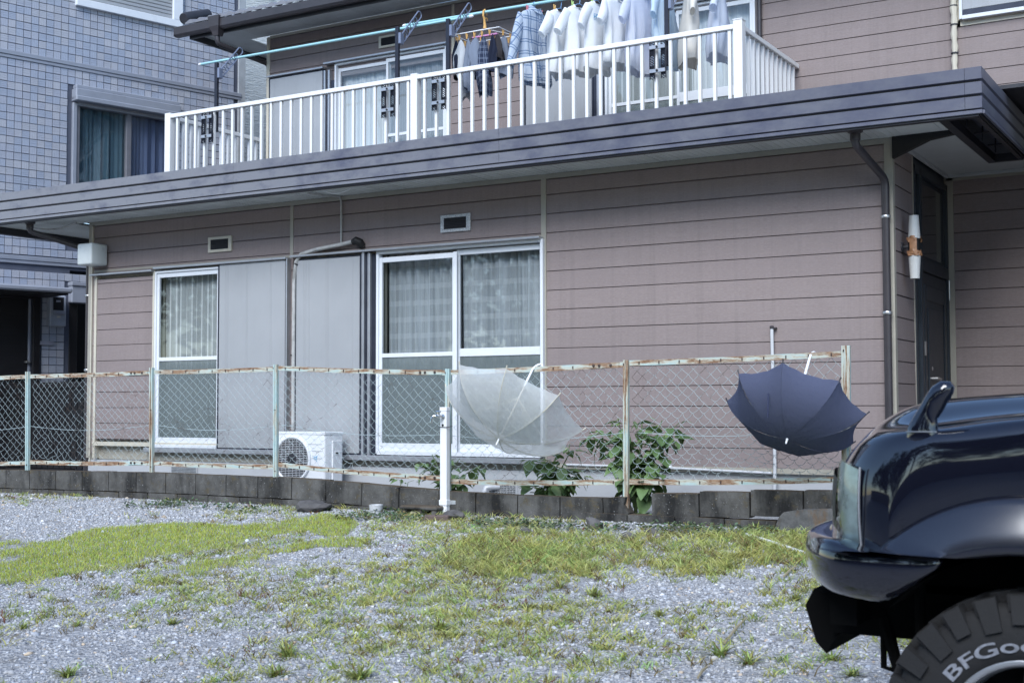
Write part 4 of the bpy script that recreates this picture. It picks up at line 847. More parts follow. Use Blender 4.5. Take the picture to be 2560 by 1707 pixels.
def hung(label, name, a, b, w_, L, mat, seed, cat, flare=1.0, group='small washing on the peg hanger'):
    rng = random.Random(seed); ph = [rng.uniform(0, 6.28) for _ in range(4)]; ox, oy, oz = hx+a, YPB+b, zf-.07; rot = rng.uniform(-.5, .9)
    def fn(u, v):
        th = u*6.2832; wd_ = (.012+.82*w_*min(1, v*2.2)**.7*(1 if v < .75 else 1-(v-.75)*1.1*(2-flare)))*.5; dp = .008+.03*min(1, v*1.6)
        xx = wd_*math.cos(th)*(1+.18*math.sin(3*th+ph[0]+v*5)); yy = dp*math.sin(th)+.018*math.sin(4*th+ph[1])*v
        return (ox+xx*math.cos(rot)-yy*math.sin(rot)+.02*math.sin(v*4+ph[2])*v, oy+xx*math.sin(rot)+yy*math.cos(rot), oz-v*L-.03*math.cos(2*th+ph[3])*v*v)
    q = MB().grid(22, 12, fn, wrap=True); o = obj(name, q, mat, smooth='all', fix=False); tag(o, label, cat, group)
    set_uv(o, [(u/22*w_*2, v/12*L) for v in range(13) for u in range(22)]); return o
hung('charcoal sock pegged at the outer corner of the peg hanger', 'sock', -hw, -.12, .12, .40, M['charc'], 1, 'sock'); hung('black and white checked cloth hung behind the charcoal sock', 'checked_cloth', -hw+.03, .05, .16, .62, M['checkc'], 2, 'cloth')
hung('white cotton vest pegged on the small hanger', 'vest', -.2, -hd, .15, .42, M['whitec'], 3, 'vest'); hung('thin blue grey cloth hung beside the white vest', 'cloth', -.1, -hd, .15, .58, M['greyc'], 4, 'cloth', 1.4)
hung('blue grey underwear with a navy waistband on the peg hanger', 'underwear', -.0, -hd, .2, .40, M['greyc'], 5, 'underwear'); hung('pale blue handkerchief hanging below the grey underwear', 'handkerchief', .0, 0, .14, .60, M['whitec'], 6, 'handkerchief', 1.5)
hung('navy checked boxer shorts, longest piece on the peg hanger', 'boxer_shorts', .1, -hd, .19, .66, M['navych'], 7, 'shorts', 1.3); hung('navy sock pegged behind the checked boxer shorts', 'sock', .16, .0, .12, .32, M['navyc'], 8, 'sock')
hung('plain dark navy shorts pegged on the small hanger', 'shorts', .22, -hd, .2, .44, M['navyc'], 9, 'shorts', 1.4); hung('slate blue shorts pegged at the plaid shirt end of the hanger', 'shorts', hw, -.08, .2, .46, M['greyc'], 10, 'shorts', 1.4)
hung('black sock pegged next to the charcoal sock', 'sock', -hw+.04, -hd, .11, .36, M['navyc'], 13, 'sock'); hung('black briefs pegged between the navy shorts and the slate blue shorts', 'underwear', .27, -hd+.02, .16, .30, M['charc'], 14, 'underwear'); hung('navy sock pegged on the house side of the hanger', 'sock', -.24, hd, .1, .34, M['navyc'], 12, 'sock')
# ================================================================= neighbouring tiled building
NV = ray(4700, 1016); NV[2] = 0; NV /= np.linalg.norm(NV)
_d0 = ray(0, 1016); NP0 = CAM+_d0*17.66/(_d0@FW); NP0[2] = 0
NN = np.array([NV[1], -NV[0], 0.])
if (CAM-NP0)@NN < 0: NN = -NN
def nuv(x, y, n=0.):
    d = ray(x, y); p = CAM+d*((NP0+NN*n-CAM)@NN)/(d@NN); return (p-NP0)@NV, p[2]
def nb(p): return NP0+NV*p[0]+NN*p[1]+np.array([0, 0, p[2]])
nh = thing('neighbour_house', 'blue grey tiled house beyond the box lamp end of the brown house', 'house', tuple(NP0+NV*1.2))
def nob(name, mb, mat, parent=None, **k): return obj(name, mb.xf(nb), mat, parent or nh, **k)
UE = nuv(594, 240)[0]; zb1, zb2 = nuv(300, 187)[1], nuv(100, 652)[1]
def ntile(c, name):
    t = NT(name); n = t.noise((1, 1, 1), 60, 4); n2 = t.noise((1, 1, 1), 2, 4)
    col = t.mix(t.ramp(n, .3, .7), tuple(v*.86 for v in c), c); col = t.mix(t.math('MULTIPLY', t.ramp(n2, .4, .8), .25), col, tuple(v*.75 for v in c)); return t.set(col, .55, 0, t.bump(n, .3, .004), .4)
NM = [ntile((.40, .425, .50), 'tile_blue_grey'), ntile((.44, .455, .51), 'tile_light_grey'), ntile((.37, .41, .50), 'tile_slate_blue')]
M['ngrout'] = plain('grey_joint', (.085, .095, .13), .8, var=.1); M['ntrim'] = plain('blue_grey_trim', (.27, .29, .34), .4, var=.06); M['ndark'] = plain('dark_brown_cladding', (.012, .011, .013), .5, var=.2)
wu0, wz1 = nuv(190, 262); wu1 = nuv(440, 310)[0]; wz0 = nuv(192, 480)[1]-.2
du0, du1 = -1.3, nuv(80, 800)[0]; dz1 = nuv(40, 745)[1]
gu0 = nuv(173, 780)[0]
su0, sz0 = nuv(192, 8)
NH = [(wu0-.06, wu1, 3.2, nuv(185, 222)[1]), (du0, du1+.11, -.3, dz1+.12), (gu0, 5, -.3, nuv(190, 710)[1]+.02), (su0, su0+1.62, sz0, 9)]
q = MB()
for (a, b, c, d) in rects_minus((-1.6, UE, -.3, 8.4), [(wu0, wu1, 3.3, wz1), (du0, du1, -.3, dz1), (gu0, 5, -.3, zb2-.1)]): q.box(a, b, -.14, -.004, c, d)
nob('wall', q, M['ngrout'])
TP = .1085
def tile_mesh(kind):
    """one raised tile with shallow grooves across it"""
    s = TP-.007; q = MB(); cuts = {0: [.27, .52, .76], 1: [.4, .68], 2: [.34, .62]}[kind % 3]; g = .0028
    pr_ = [(0, 0), (.003, .012)]
    for c in cuts: pr_ += [(c*s-g, .012), (c*s, .0092), (c*s+g, .012)]
    pr_ += [(s-.003, .012), (s, 0)]; n = len(pr_)
    f = (lambda a, b, d: (a, d, b)) if kind < 3 else (lambda a, b, d: (b, d, a))
    V = [f(0, t, d) for t, d in pr_]+[f(s, t, d) for t, d in pr_]
    return q.add(V, [(i_, i_+1, n+i_+1, n+i_) for i_ in range(n-1)]+[tuple(range(n)), tuple(range(2*n-1, n-1, -1))])
TM = [tile_mesh(k) for k in range(6)]
cells = []; nr = int(8.3/TP)
for r in range(-2, nr):
    z = zb1+.05-TP*47+r*TP
    if (zb1-.055 < z+TP and z < zb1+.045) or (zb2-.055 < z+TP and z < zb2+.045): continue
    for c in range(0, int((UE+1.5)/TP)):
        u = -1.5+c*TP
        if any(h[0] < u+TP*.8 and u+TP*.2 < h[1] and h[2] < z+TP*.8 and z+TP*.2 < h[3] for h in NH): continue
        cells.append((u, z, (RNG.integers(0, 3) if (r*7+c*3+RNG.integers(0, 3)) % 5 < 3 else 3+RNG.integers(0, 3)), int(RNG.integers(0, 3))))
def seen(u, z):
    x, y, d = pr(nb((u, 0, z))); 
    if not (0 < x < 2560 and 0 < y < 1707): return -1
    if x > 240 and y > 440 or (y > 470-.13*x and y < 600-.15*x): return -1
    return 100-d
order = sorted(range(len(cells)), key=lambda i: -seen(cells[i][0], cells[i][1])); top = set(order[:290])
ang = math.atan2(NV[1], NV[0]); protos = {}
flip = (np.cross(np.array([0, 0, 1.]), NV)@NN) < 0
big = MB()
for i, (u, z, k, m) in enumerate(cells):
    if i in top:
        if (k, m) not in protos:
            me = bpy.data.meshes.new('tile'); s_ = -1 if flip else 1
            me.from_pydata([(v[0], v[1]*s_, v[2]) for v in TM[k].v], [], TM[k].f)
            bm = bmesh.new(); bm.from_mesh(me); bmesh.ops.recalc_face_normals(bm, faces=list(bm.faces)); bm.to_mesh(me); bm.free(); me.materials.append(NM[m]); protos[(k, m)] = me
        o = bpy.data.objects.new('wall_tile', protos[(k, m)]); COL.objects.link(o); o.parent = nh
        w_ = nb((u+.0035, 0, z+.0035))-np.array(nh['_b'][:]); o.location = w_; o.rotation_euler.z = ang
    else: big.add([(v[0]+u+.0035, v[1], v[2]+z+.0035) for v in TM[k].v], TM[k].f, m)
nob('wall_tiles', big, NM, kind='stuff')
def ncb(mb, u0, u1, n0, n1, z0, z1, c=.006): return mb.cbox(u0, u1, n0, n1, z0, z1, c)
for zb_ in (zb1, zb2): nob('belt_course', ncb(ncb(MB(), -1.5, UE+.05, 0, .035, zb_-.012, zb_+.05), -1.5, UE+.05, 0, .025, zb_-.06, zb_-.014), M['ntrim'])
nob('corner_trim', ncb(MB(), UE, UE+.13, -.14, .02, -.3, 8.4), plain('pale_corner', (.36, .38, .40), .5))
# window with shutter case and curtains
wn = nob('window', ncb(ncb(ncb(MB(), wu0-.06, wu0, -.06, .05, wz0, wz1+.02), wu0, wu1, -.06, .05, wz1-.02, wz1+.04), wu1-.06, wu1, -.06, .05, wz0, wz1), M['ntrim'])
mu = nuv(322, 400)[0]
nob('mullion', ncb(ncb(MB(), mu-.05, mu+.03, -.05, .02, wz0, wz1-.02), wu0+.002, wu0+.05, -.05, .03, wz0, wz1-.02), plain('bronze_sash', (.16, .16, .18), .4), wn)
nob('shutter_box', ncb(ncb(ncb(MB(), wu0-.07, wu1, .0, .16, wz1+.045, nuv(186, 225)[1], .012), wu0-.07, wu1, .0, .175, wz1+.03, wz1+.10, .01), wu0-.05, wu1, 0, .12, nuv(186, 225)[1]+.002, nuv(186, 225)[1]+.06, .01), M['ntrim'], wn)
nob('pane', MB().box(wu0, wu1, -.034, -.03, wz0, wz1), M['glass'], wn)
def ncurt(u0, u1, mat, seed):
    q = MB().grid(60, 5, lambda u, v: (u0+u*(u1-u0), -.09+.018*math.sin(u*30+seed+math.sin(u*11)*1.3)+.008*math.sin(u*77), wz0+v*(wz1-wz0))); nob('curtain', q, mat, wn, smooth='all')
ncurt(wu0, mu-.01, M['tealc'], 0); ncurt(mu, wu1, M['bluec'], 2)
nob('room_interior', MB().box(wu0-.1, wu1+.1, -.5, -.14, wz0, wz1+.1), M['room'], wn)
# roller-shuttered window at the top
ws = nob('window', ncb(ncb(ncb(MB(), su0-.03, su0+1.66, -.02, .07, sz0-.05, sz0+.06), su0+1.5, su0+1.66, -.02, .07, sz0+.06, 8.4), su0-.03, su0+.06, -.02, .07, sz0+.06, 8.4), M['alu'])
for i in range(10): nob('shutter_slat', ncb(MB(), su0+.06, su0+1.5, -.01, .03, sz0+.075+i*.055, sz0+.075+i*.055+.051, .008), M['shutter'], ws)
# door, awning, meter, nameplate, dark bay
dn = nob('door', MB().box(du0, du1, -.10, -.05, -.3, dz1), M['ndark'])
nob('door_frame', ncb(ncb(MB(), du1, du1+.10, -.12, .05, -.3, dz1+.10), du0, du1, -.12, .05, dz1, dz1+.10), M['ndark'], dn); nob('door_edge', ncb(MB(), du1-.035, du1-.004, -.10, -.02, -.3, dz1), M['ntrim'], dn)
q = MB()
for i in range(40): q.box(du0, du1-.05, -.052, -.046, .1+i*.055, .1+i*.055+.004)
nob('door_groove', q, M['black'], dn); hu, hz_ = nuv(70, 905); nob('door_knob', MB().cbox(hu-.04, hu+.03, -.05, .03, hz_-.015, hz_+.015, .01), M['steel'], dn)
au1 = nuv(165, 720, .5)[0]; az = nuv(80, 720, .7)[1]
aw = nob('awning', ncb(MB(), -1.6, au1, .0, .72, az-.04, az+.035, .02), M['ntrim']); nob('awning_soffit', MB().box(-1.6, au1-.05, .0, .68, az-.06, az-.041), M['ndark'], aw); nob('awning_upstand', ncb(MB(), -1.6, nuv(110, 705)[0], 0, .1, az+.036, az+.10), M['ntrim'], aw)
m0, m1 = nuv(124, 815, .12), nuv(166, 740, .12)
mt = nob('electricity_meter', ncb(MB(), m0[0], m1[0], .0, .13, m0[1], m1[1], .015), plain('pale_meter_case', (.33, .36, .42), .4)); w_ = m1[0]-m0[0]; h_ = m1[1]-m0[1]
nob('meter_window', MB().box(m0[0]+w_*.18, m0[0]+w_*.82, .131, .134, m0[1]+h_*.52, m0[1]+h_*.94), M['black'], mt); nob('meter_dial', MB().box(m0[0]+w_*.35, m0[0]+w_*.62, .1345, .136, m0[1]+h_*.78, m0[1]+h_*.84), M['alug'], mt); nob('meter_lip', ncb(MB(), m0[0]+w_*.14, m0[0]+w_*.9, .13, .15, m0[1]+h_*.38, m0[1]+h_*.48), M['ntrim'], mt); nob('meter_tag', MB().box(m0[0]+w_*.42, m0[0]+w_*.64, .1315, .133, m0[1]+h_*.28, m0[1]+h_*.33), M['cream'], mt)
n0, n1 = nuv(99, 862, .03), nuv(135, 853, .03); nob('name_plate', ncb(MB(), n0[0], n1[0], .005, .04, n0[1], n1[1], .004), plain('pale_plate', (.30, .31, .37), .4))
b0, b1 = nuv(176, 757, .08), nuv(230, 708, .08); nob('cabinet', ncb(ncb(MB(), b0[0], b1[0], 0, .12, b0[1], b1[1], .012), b0[0]-.01, b1[0], 0, .14, b1[1]-.06, b1[1], .01), M['ntrim'])
nob('bay_pillar', ncb(MB(), gu0, nuv(193, 800)[0], -.3, .01, -.3, b0[1]-.01), M['ndark']); nob('bay_recess', MB().box(gu0, 5, -.9, -.6, -.3, zb2), M['black'])
# pale stucco house further back
p0 = CAM+ray(600, 300)*(22.5/(ray(600, 300)@FW)); st = thing('stucco_house', 'pale ribbed stucco wall seen between the tiled house and the upper house corner', 'house', (p0[0], p0[1], 0))
def _stucco():
    t = NT('ribbed_stucco'); n = t.noise((6, 6, 26), 1.6, 4); return t.set(t.mix(t.ramp(n, .3, .7), (.52, .55, .55), (.62, .65, .65)), .8, 0, t.bump(n, .9, .03), .2)
def sp(p): return np.array([p0[0], p0[1], 0])+NV*p[0]+NN*p[1]+np.array([0, 0, p[2]])
obj('wall', MB().box(-.6, 4.5, -.2, 0, -.3, 9).xf(sp), _stucco(), st)
obj('window', MB().cbox(.22, .66, -.02, .03, 8.16, 8.5, .01).xf(sp), M['track'], st)
# ================================================================= dark slatted fence beside the neighbour
YS = 1.6; fs = thing('slatted_fence', 'dark vertical slat fence beyond the chain link fence', 'fence', (-7, YS, 0)); zf1 = py(100, 955, YS)[2]
M['slat'] = plain('black_brown_slat', (.009, .009, .011), .5, var=.2)
x = -10.2; s0 = None
while x < -6.45:
    o = obj('slat', MB().box(x, x+.10, YS, YS+.02, .12, zf1-.08), M['slat'], fs); x += .112
obj('fence_rail', MB().cbox(-10.2, -6.4, YS-.02, YS+.03, zf1-.08, zf1+.0, .004).cbox(-10.2, -6.4, YS-.02, YS+.03, .05, .11, .004), M['ndark'], fs)
obj('fence_post', MB().cbox(-6.46, -6.38, YS-.03, YS+.05, 0, zf1+.02, .004), M['ndark'], fs)
tag(obj('planter_tray', MB().cbox(-7.2, -6.6, 1.2, 1.5, .02, .20, .02), plain('green_plastic', (.015, .10, .03), .4)), 'dark green plastic tray on the ground before the slat fence', 'tray')
# ================================================================= block wall
YW = -1.11                                    # front face
bw = thing('block_wall', 'low mossy concrete block wall along the edge of the gravel lot', 'wall', (-1.4, YW+.06, 0))
jo = [15, 73, 138, 205, 271, 340, 414, 489, 565, 644.5, 729, 814, 904, 997, 1097, 1190, 1294, 1399, 1507, 1568]
topy = lambda x: np.interp(x, [0, 60, 383, 693, 730, 814, 904, 997, 1100, 1190, 1294, 1400, 1500, 1570], [1174, 1175, 1181, 1193, 1194, 1201, 1208, 1217, 1226, 1232, 1237, 1242, 1245, 1241])
def block(x0, x1, z0, z1, tilt=0., dy=0., ry=0., brk=False, m='block'):
    rg = lambda a: random.uniform(-a, a); nx, nz = 5, 3; c = .007; q = MB(); V = []; W = x1-x0; H = z1-z0
    bm = bmesh.new(); bmesh.ops.create_cube(bm, size=1); bmesh.ops.subdivide_edges(bm, edges=list(bm.edges), cuts=2, use_grid_fill=True)
    for v in bm.verts:
        p = v.co; e = sum(abs(abs(k)-.5) < 1e-4 for k in p); k = 1-(.012 if e > 1 else 0)
        x, y, z = p.x*W*k+rg(.002), p.y*.12*(k if e > 1 else 1)+rg(.0015), p.z*H*k+rg(.0025)
        if brk and p.x > .4: x -= .02*(p.z+.5)+.012*math.sin(p.z*9); z -= .0
        zz = z+x*tilt; v.co = ((x0+x1)/2+x-z*tilt*.7, YW+.06+y+dy+x*ry, (z0+z1)/2+zz)
    bm.verts.index_update(); q.add([v.co[:] for v in bm.verts], [[v.index for v in f.verts] for f in bm.faces]); bm.free()
    return obj('block', q, M[m], bw)
jX = [py(x, 1210, YW)[0] for x in jo]; jX = [jX[0]-.39*k_ for k_ in range(9, 0, -1)]+jX
for i, (a, b) in enumerate(zip(jX[:-1], jX[1:])):
    xp = pr(((a+b)/2, YW, .25))[0]; zl, zr = (py(pr((xx, YW, .25))[0], topy(pr((xx, YW, .25))[0]), YW)[2] for xx in (a, b)); zt = (zl+zr)/2
    last = i == len(jX)-2
    block(a+.003, b-.003, zt-.19, zt, (zr-zl)/(b-a)*.8+(random.uniform(-.006, .006) if xp < 1100 else random.uniform(-.012, .012)), 0 if xp < 1100 else random.uniform(-.008, .008), 0 if xp < 1100 else random.uniform(-.02, .02), brk=last)
for a, b, yt, tl, dy in ((1628, 1746, 1233, .03, .0), (1747.5, 1873, 1229, .012, .006), (1877, 2007, 1226, .0, -.004), (2009, 2140, 1227, .01, .004), (2142, 2290, 1229, .0, 0)):
    A, B = py(a, 1240, YW)[0], py(b, 1240, YW)[0]; zt = py((a+b)/2, yt, YW)[2]; block(A, B, zt-.19, zt, tl, dy, random.uniform(-.02, .02))
x = -9.4; k = 0                                # lower course, half buried
while x < 3.4:
    xp = pr((x+.2, YW, .05))[0]; zt = (py(xp, topy(xp), YW)[2]-.196) if xp < 1100 else .055 if xp < 1500 else .092
    if 1100 < xp < 1480: zt = .02
    block(x+.003, x+.394, zt-.19, zt, random.uniform(-.004, .004), -.012 if xp > 1450 else .002); x += .397
# ================================================================= chain link fence
YC = -1.035
cf = thing('chain_link_fence', 'rusty mint green chain link fence standing on the block wall', 'fence', (-1.2, YC, .2))
PX = [(-610, 962, 1164), (-240, 945, 1172), (73, 929, 1178), (383, 919, 1184), (693, 911, 1196), (1123, 922, 1240), (1568, 900, 1296), (2117, 864, 1240)]
posts = []
for x, yt, yb in PX:
    a, b = py(x, yt, YC), py(x, yb, YC); posts.append((a[0], a[2], b[0], b[2]))
    q = MB()
    w_ = .021 if x < 2000 else .030
    def pp(X, z, f=0): return X
    for (u0, u1, v0, v1) in ((-w_, -w_+.006, -.03, .0), (w_-.006, w_, -.03, .0), (-w_, w_, -.034, -.028), (-.006, .006, -.044, -.034)):
        q.add([(b[0]+u0, YC+v0, b[2]-.1), (b[0]+u1, YC+v0, b[2]-.1), (b[0]+u1, YC+v1, b[2]-.1), (b[0]+u0, YC+v1, b[2]-.1), (a[0]+u0, YC+v0, a[2]), (a[0]+u1, YC+v0, a[2]), (a[0]+u1, YC+v1, a[2]), (a[0]+u0, YC+v1, a[2])], [(0, 3, 2, 1), (4, 5, 6, 7), (0, 1, 5, 4), (1, 2, 6, 5), (2, 3, 7, 6), (3, 0, 4, 7)])
    po = obj('post', q, M['rustpost2' if x in (383, 1568, 2117) else 'rustpost'], cf)
    for c_ in ((a[0]-.01, YC-.034, a[2]-.035), (b[0]*.45+a[0]*.55, YC-.034, b[2]*.4+a[2]*.6), (b[0], YC-.034, b[2]+.07)): obj('bolt', MB().lathe([(.009, 0), (.009, .007), (.004, .01)], c_, (0, -1, 0), 8), M['bolt'], po, smooth=True)
# rail heights per bay: (top-left y, top-right y, bottom-left y, bottom-right y) in photo pixels at the posts
BAY = [(968, 952, 1156, 1158), (952, 941, 1158, 1157), (941, 931, 1155, 1157), (930, 922, 1157, 1166), (920, 932, 1161, 1197), (931, 911, 1203, 1204), (908, 884, 1204, 1198)]
rails = []
for i, (tl, tr, bl, br) in enumerate(BAY):
    xa_, xb_ = PX[i][0], PX[i+1][0]; s = .016
    T0, T1 = py(xa_, tl, YC), py(xb_, tr, YC); B0, B1 = py(xa_, bl, YC), py(xb_, br, YC); rails.append((T0, T1, B0, B1))
    for nm, a, b in (('top_rail', T0, T1), ('bottom_rail', B0, B1)):
        q = MB(); n = 8; h = .021; d = (b-a)/np.linalg.norm(b-a); a_, b_ = a+d*.024, b-d*.024
        P = [a_+(b_-a_)*k/n+np.array([0, random.uniform(-.002, .002), (-.006 if nm == 'top_rail' else -.010)*math.sin(math.pi*k/n)+random.uniform(-.001, .001)]) for k in range(n+1)]
        V = []
        for p in P: V += [(p[0], YC-.012, p[2]-h), (p[0], YC-.012, p[2]+h), (p[0], YC+.010, p[2]+h), (p[0], YC+.010, p[2]+h-.004), (p[0], YC-.007, p[2]+h-.004), (p[0], YC-.007, p[2]-h+.004), (p[0], YC+.008, p[2]-h+.004), (p[0], YC+.008, p[2]-h)]
        q.add(V, [(k*8+j, k*8+(j+1) % 8, (k+1)*8+(j+1) % 8, (k+1)*8+j) for k in range(n) for j in range(8)]+[tuple(range(8)), tuple(n*8+j for j in range(7, -1, -1))])
        r_ = obj(nm, q, M['rustrail'], cf); q = MB(); L = np.linalg.norm(b_-a_); m_ = int(L/.165)
        for k in range(m_):
            f = (k+.5)/m_; p = a_+(b_-a_)*f; dz = (-.006 if nm == 'top_rail' else -.010)*math.sin(math.pi*f); q.box(p[0]-.004, p[0]+.004, YC-.0175, YC-.0125, p[2]+dz-.012, p[2]+dz+.010)
        obj('slots', q, M['bolt'], r_)
        if i in (2, 4, 5) and nm == 'top_rail' or i in (2, 4) and nm == 'bottom_rail':
            pc = b_-d*.16; sc = obj('splice_plate', MB().add([(pc[0]-.14, YC-.018, pc[2]-.02), (pc[0]+.12, YC-.018, pc[2]-.02), (pc[0]+.12, YC-.018, pc[2]+.02), (pc[0]-.14, YC-.018, pc[2]+.02), (pc[0]-.14, YC-.013, pc[2]-.02), (pc[0]+.12, YC-.013, pc[2]-.02), (pc[0]+.12, YC-.013, pc[2]+.02), (pc[0]-.14, YC-.013, pc[2]+.02)], [(0, 1, 2, 3), (0, 4, 5, 1), (2, 6, 7, 3), (1, 5, 6, 2), (0, 3, 7, 4)]), M['rustrail'], cf)
            for o_ in (-.1, -.05, .05): obj('bolt', MB().lathe([(.011, 0), (.011, .008), (.005, .011)], (pc[0]+o_, YC-.018, pc[2]), (0, -1, 0), 8), M['bolt'], sc, smooth=True)
# wire mesh, one sheet per bay: each link sags
def weave(T0, T1, B0, B1, seed, sg):
    rng = np.random.default_rng(seed); L = T1[0]-T0[0]; nc = max(8, int(round(L/.098))); q = MB()
    Hm = ((T0[2]-B0[2])+(T1[2]-B1[2]))/2; nrw = int(round(Hm/.041)); jit = rng.normal(0, .006, (nrw+2, nc*2+2, 2)); wob = rng.normal(0, 1, 8)
    def node(r, c):                            # r rows of half diamonds
        f = c/(2*nc); x = T0[0]+.03+(L-.06)*f; zt = T0[2]+(T1[2]-T0[2])*f-.02; zb = B0[2]+(B1[2]-B0[2])*f+.02; v = r/nrw
        v2 = v+.045*math.sin(v*3.14)*sg
        z = zt+(zb-zt)*v2+.015*math.sin(f*6+wob[0])*math.sin(v*3.14)+.010*math.sin(f*13+wob[1])*v
        j = jit[r, min(c, nc*2)]*(.3+1.0*v); return np.array([x+.012*math.sin(v*5+wob[2])*math.sin(f*3.14)+j[0], YC+.014+.02*math.sin(f*7+wob[3])*math.sin(v*3.14), z+j[1]*.8])
    sagk = .010*sg
    for c0 in range(0, 2*nc):
        for r in range(nrw):
            if (r+c0) % 2: continue
            for dc in (1, -1):
                c1 = c0+dc
                if c1 < 0 or c1 > 2*nc: continue
                if rng.random() < .018: continue
                a, b = node(r, c0), node(r+1, c1); v = r/nrw; s_ = sagk*(.2+1.6*v)*(1 if dc > 0 else .9)
                n_ = np.array([-dc*.5, 0, -.85]); off = .003*(1 if (dc > 0) else -1)
                P = [a+np.array([0, off, 0]), a*.67+b*.33+n_*s_*.9+np.array([0, off, 0]), a*.33+b*.67+n_*s_*.9+np.array([0, off, 0]), b+np.array([0, -off*.3, 0])]
                q.tube(P, .0015, 4, cap=False)
    return q
for i, (T0, T1, B0, B1) in enumerate(rails): 
    o = obj('wire_mesh', weave(T0, T1, B0, B1, 40+i, (.35, .35, .45, .55, .65, .8, .9)[i]), M['wire'], cf, smooth='all', fix=False); 
    q = MB(); z0_, z1_ = T0[2]*.42+B0[2]*.58, T1[2]*.42+B1[2]*.58
    q.tube([(T0[0]+(T1[0]-T0[0])*k/10, YC+.004, z0_+(z1_-z0_)*k/10-.05*math.sin(math.pi*k/10)) for k in range(11)], .0022, 4); obj('tension_wire', q, M['wire'], cf)
# ================================================================= umbrellas hung on the fence
def umbrella(name, label, apex, axis, up, R, depth, mat, ribm, handle_mat, shaft, ferr, scal, seed, rot=0., sag=.0, nseg=8, hook=None, tie=None):
    """apex: ferrule base; axis: unit vector from handle to ferrule"""
    A = np.array(axis, float); A /= np.linalg.norm(A); E1 = np.array(up, float); E1 -= A*(E1@A); E1 /= np.linalg.norm(E1); E2 = np.cross(A, E1); apex = np.array(apex, float)
    rng = random.Random(seed); jt = [(rng.uniform(-.03, .03), rng.uniform(-.03, .03)) for _ in range(nseg)]
    t = thing(name, label, 'umbrella', tuple(apex))
    def rib(i, s, inset=0.):
        a = rot+2*math.pi*i/nseg+jt[i % nseg][0]*.6; r = R*(1+jt[i % nseg][1]); th = s*1.18
        rr = r*math.sin(th)/math.sin(1.18); d = depth*(1-math.cos(th))/(1-math.cos(1.18))
        return rr-inset, a, d
    def P(rr, a, d): return apex-A*d+E1*rr*math.cos(a)+E2*rr*math.sin(a)
    ns, nu = 10, 8
    for i in range(nseg):
        def fn(u, v):
            r0, a0, d0 = rib(i, v); r1, a1, d1 = rib(i+1, v)
            if a1 < a0: a1 += 2*math.pi
            p0, p1 = P(r0, a0, d0), P(r1, a1, d1); k = 4*u*(1-u); am = a0+(a1-a0)*u
            p = p0*(1-u)+p1*u; p = p+A*(k*sag*v*(1-.2*v))
            if v > 0: p = p+(apex-A*(apex-p)@A*0-p)*0
            cent = apex-A*(d0+d1)/2; p = p+(cent-p)*(k*scal*v**4)
            p = p+A*(.004*math.sin(u*19+i*3+v*7)*v)
            return tuple(p)
        q = MB().grid(nu, ns, fn); o = obj('panel', q, mat, t, smooth='all', fix=False); set_uv(o, [((u/nu-.5)*.4*(.15+v/ns*.9), v/ns*.5) for v in range(ns+1) for u in range(nu+1)])
        rp = [P(*rib(i, s))-A*.006 for s in np.linspace(.02, 1.0, 9)]; rp.append(rp[-1]+(rp[-1]-rp[-2])/np.linalg.norm(rp[-1]-rp[-2])*.02)
        ro = obj('rib', MB().tube(rp, [.0042]*9+[.006], 5), ribm, t)
        mid = P(*rib(i, .5))-A*.008; obj('stretcher', MB().tube([mid, apex-A*(depth+.10)], .002, 4), ribm, ro)
    h0 = apex-A*shaft; obj('shaft', MB().tube([apex, h0], .0055, 8), ribm, t)
    obj('ferrule', MB().tube([apex-A*.01, apex+A*.012, apex+A*ferr], [.012, .0075, .006], 10), handle_mat, t, smooth=True)
    if hook is not None:
        H = np.array(hook, float); H /= np.linalg.norm(H); hp = [h0+A*.16, h0+A*.02]+[h0-A*.05*math.sin(k)+H*.05*(1-math.cos(k))*.9 for k in np.linspace(.2, math.pi*.95, 8)]+[]
        obj('handle', MB().tube(hp, .0095, 8), handle_mat, t, smooth=True)
    if tie is not None:
        i, s0 = tie; b = P(*(lambda r, a, d: (r, a+.25, d))(*rib(i, s0))); obj('strap', MB().tube([b, b+np.array([0, 0, -.07])+A*.015, b+np.array([-.004, 0, -.15])+A*.012], [.006, .005, .005], 6), mat, t)
    return t
def _vinyl():
    t = NT('clear_vinyl'); n = t.noise((1, 1, 1), 9, 5, .65); n2 = t.noise((14, 14, 2), 3, 4); nm = t.bump(n2, .35, .01, t.bump(n, .3, .01))
    tr = t.n('BsdfTransparent'); di = t.n('BsdfDiffuse'); tl = t.n('BsdfTranslucent'); gl = t.n('BsdfGlossy'); gl.inputs['Roughness'].default_value = .18
    di.inputs[0].default_value = tl.inputs[0].default_value = (.90, .92, .92, 1)
    for s in (di, tl, gl): t.l(nm, s.inputs['Normal'])
    a = t.n('MixShader'); a.inputs[0].default_value = .45; t.l(di.outputs[0], a.inputs[1]); t.l(tl.outputs[0], a.inputs[2])
    b = t.n('MixShader'); t.l(t.math('ADD', t.math('MULTIPLY', t.ramp(n, .35, .7), .14), .58), b.inputs[0]); t.l(tr.outputs[0], b.inputs[1]); t.l(a.outputs[0], b.inputs[2])
    c = t.n('MixShader'); c.inputs[0].default_value = .09; t.l(b.outputs[0], c.inputs[1]); t.l(gl.outputs[0], c.inputs[2]); t.l(c.outputs[0], t.out.inputs[0]); return t.m
M['vinyl'] = _vinyl(); M['ribw'] = plain('yellowed_rib', (.62, .58, .47), .4, var=.15, dirt=((.3, .22, .12), 8, .62))
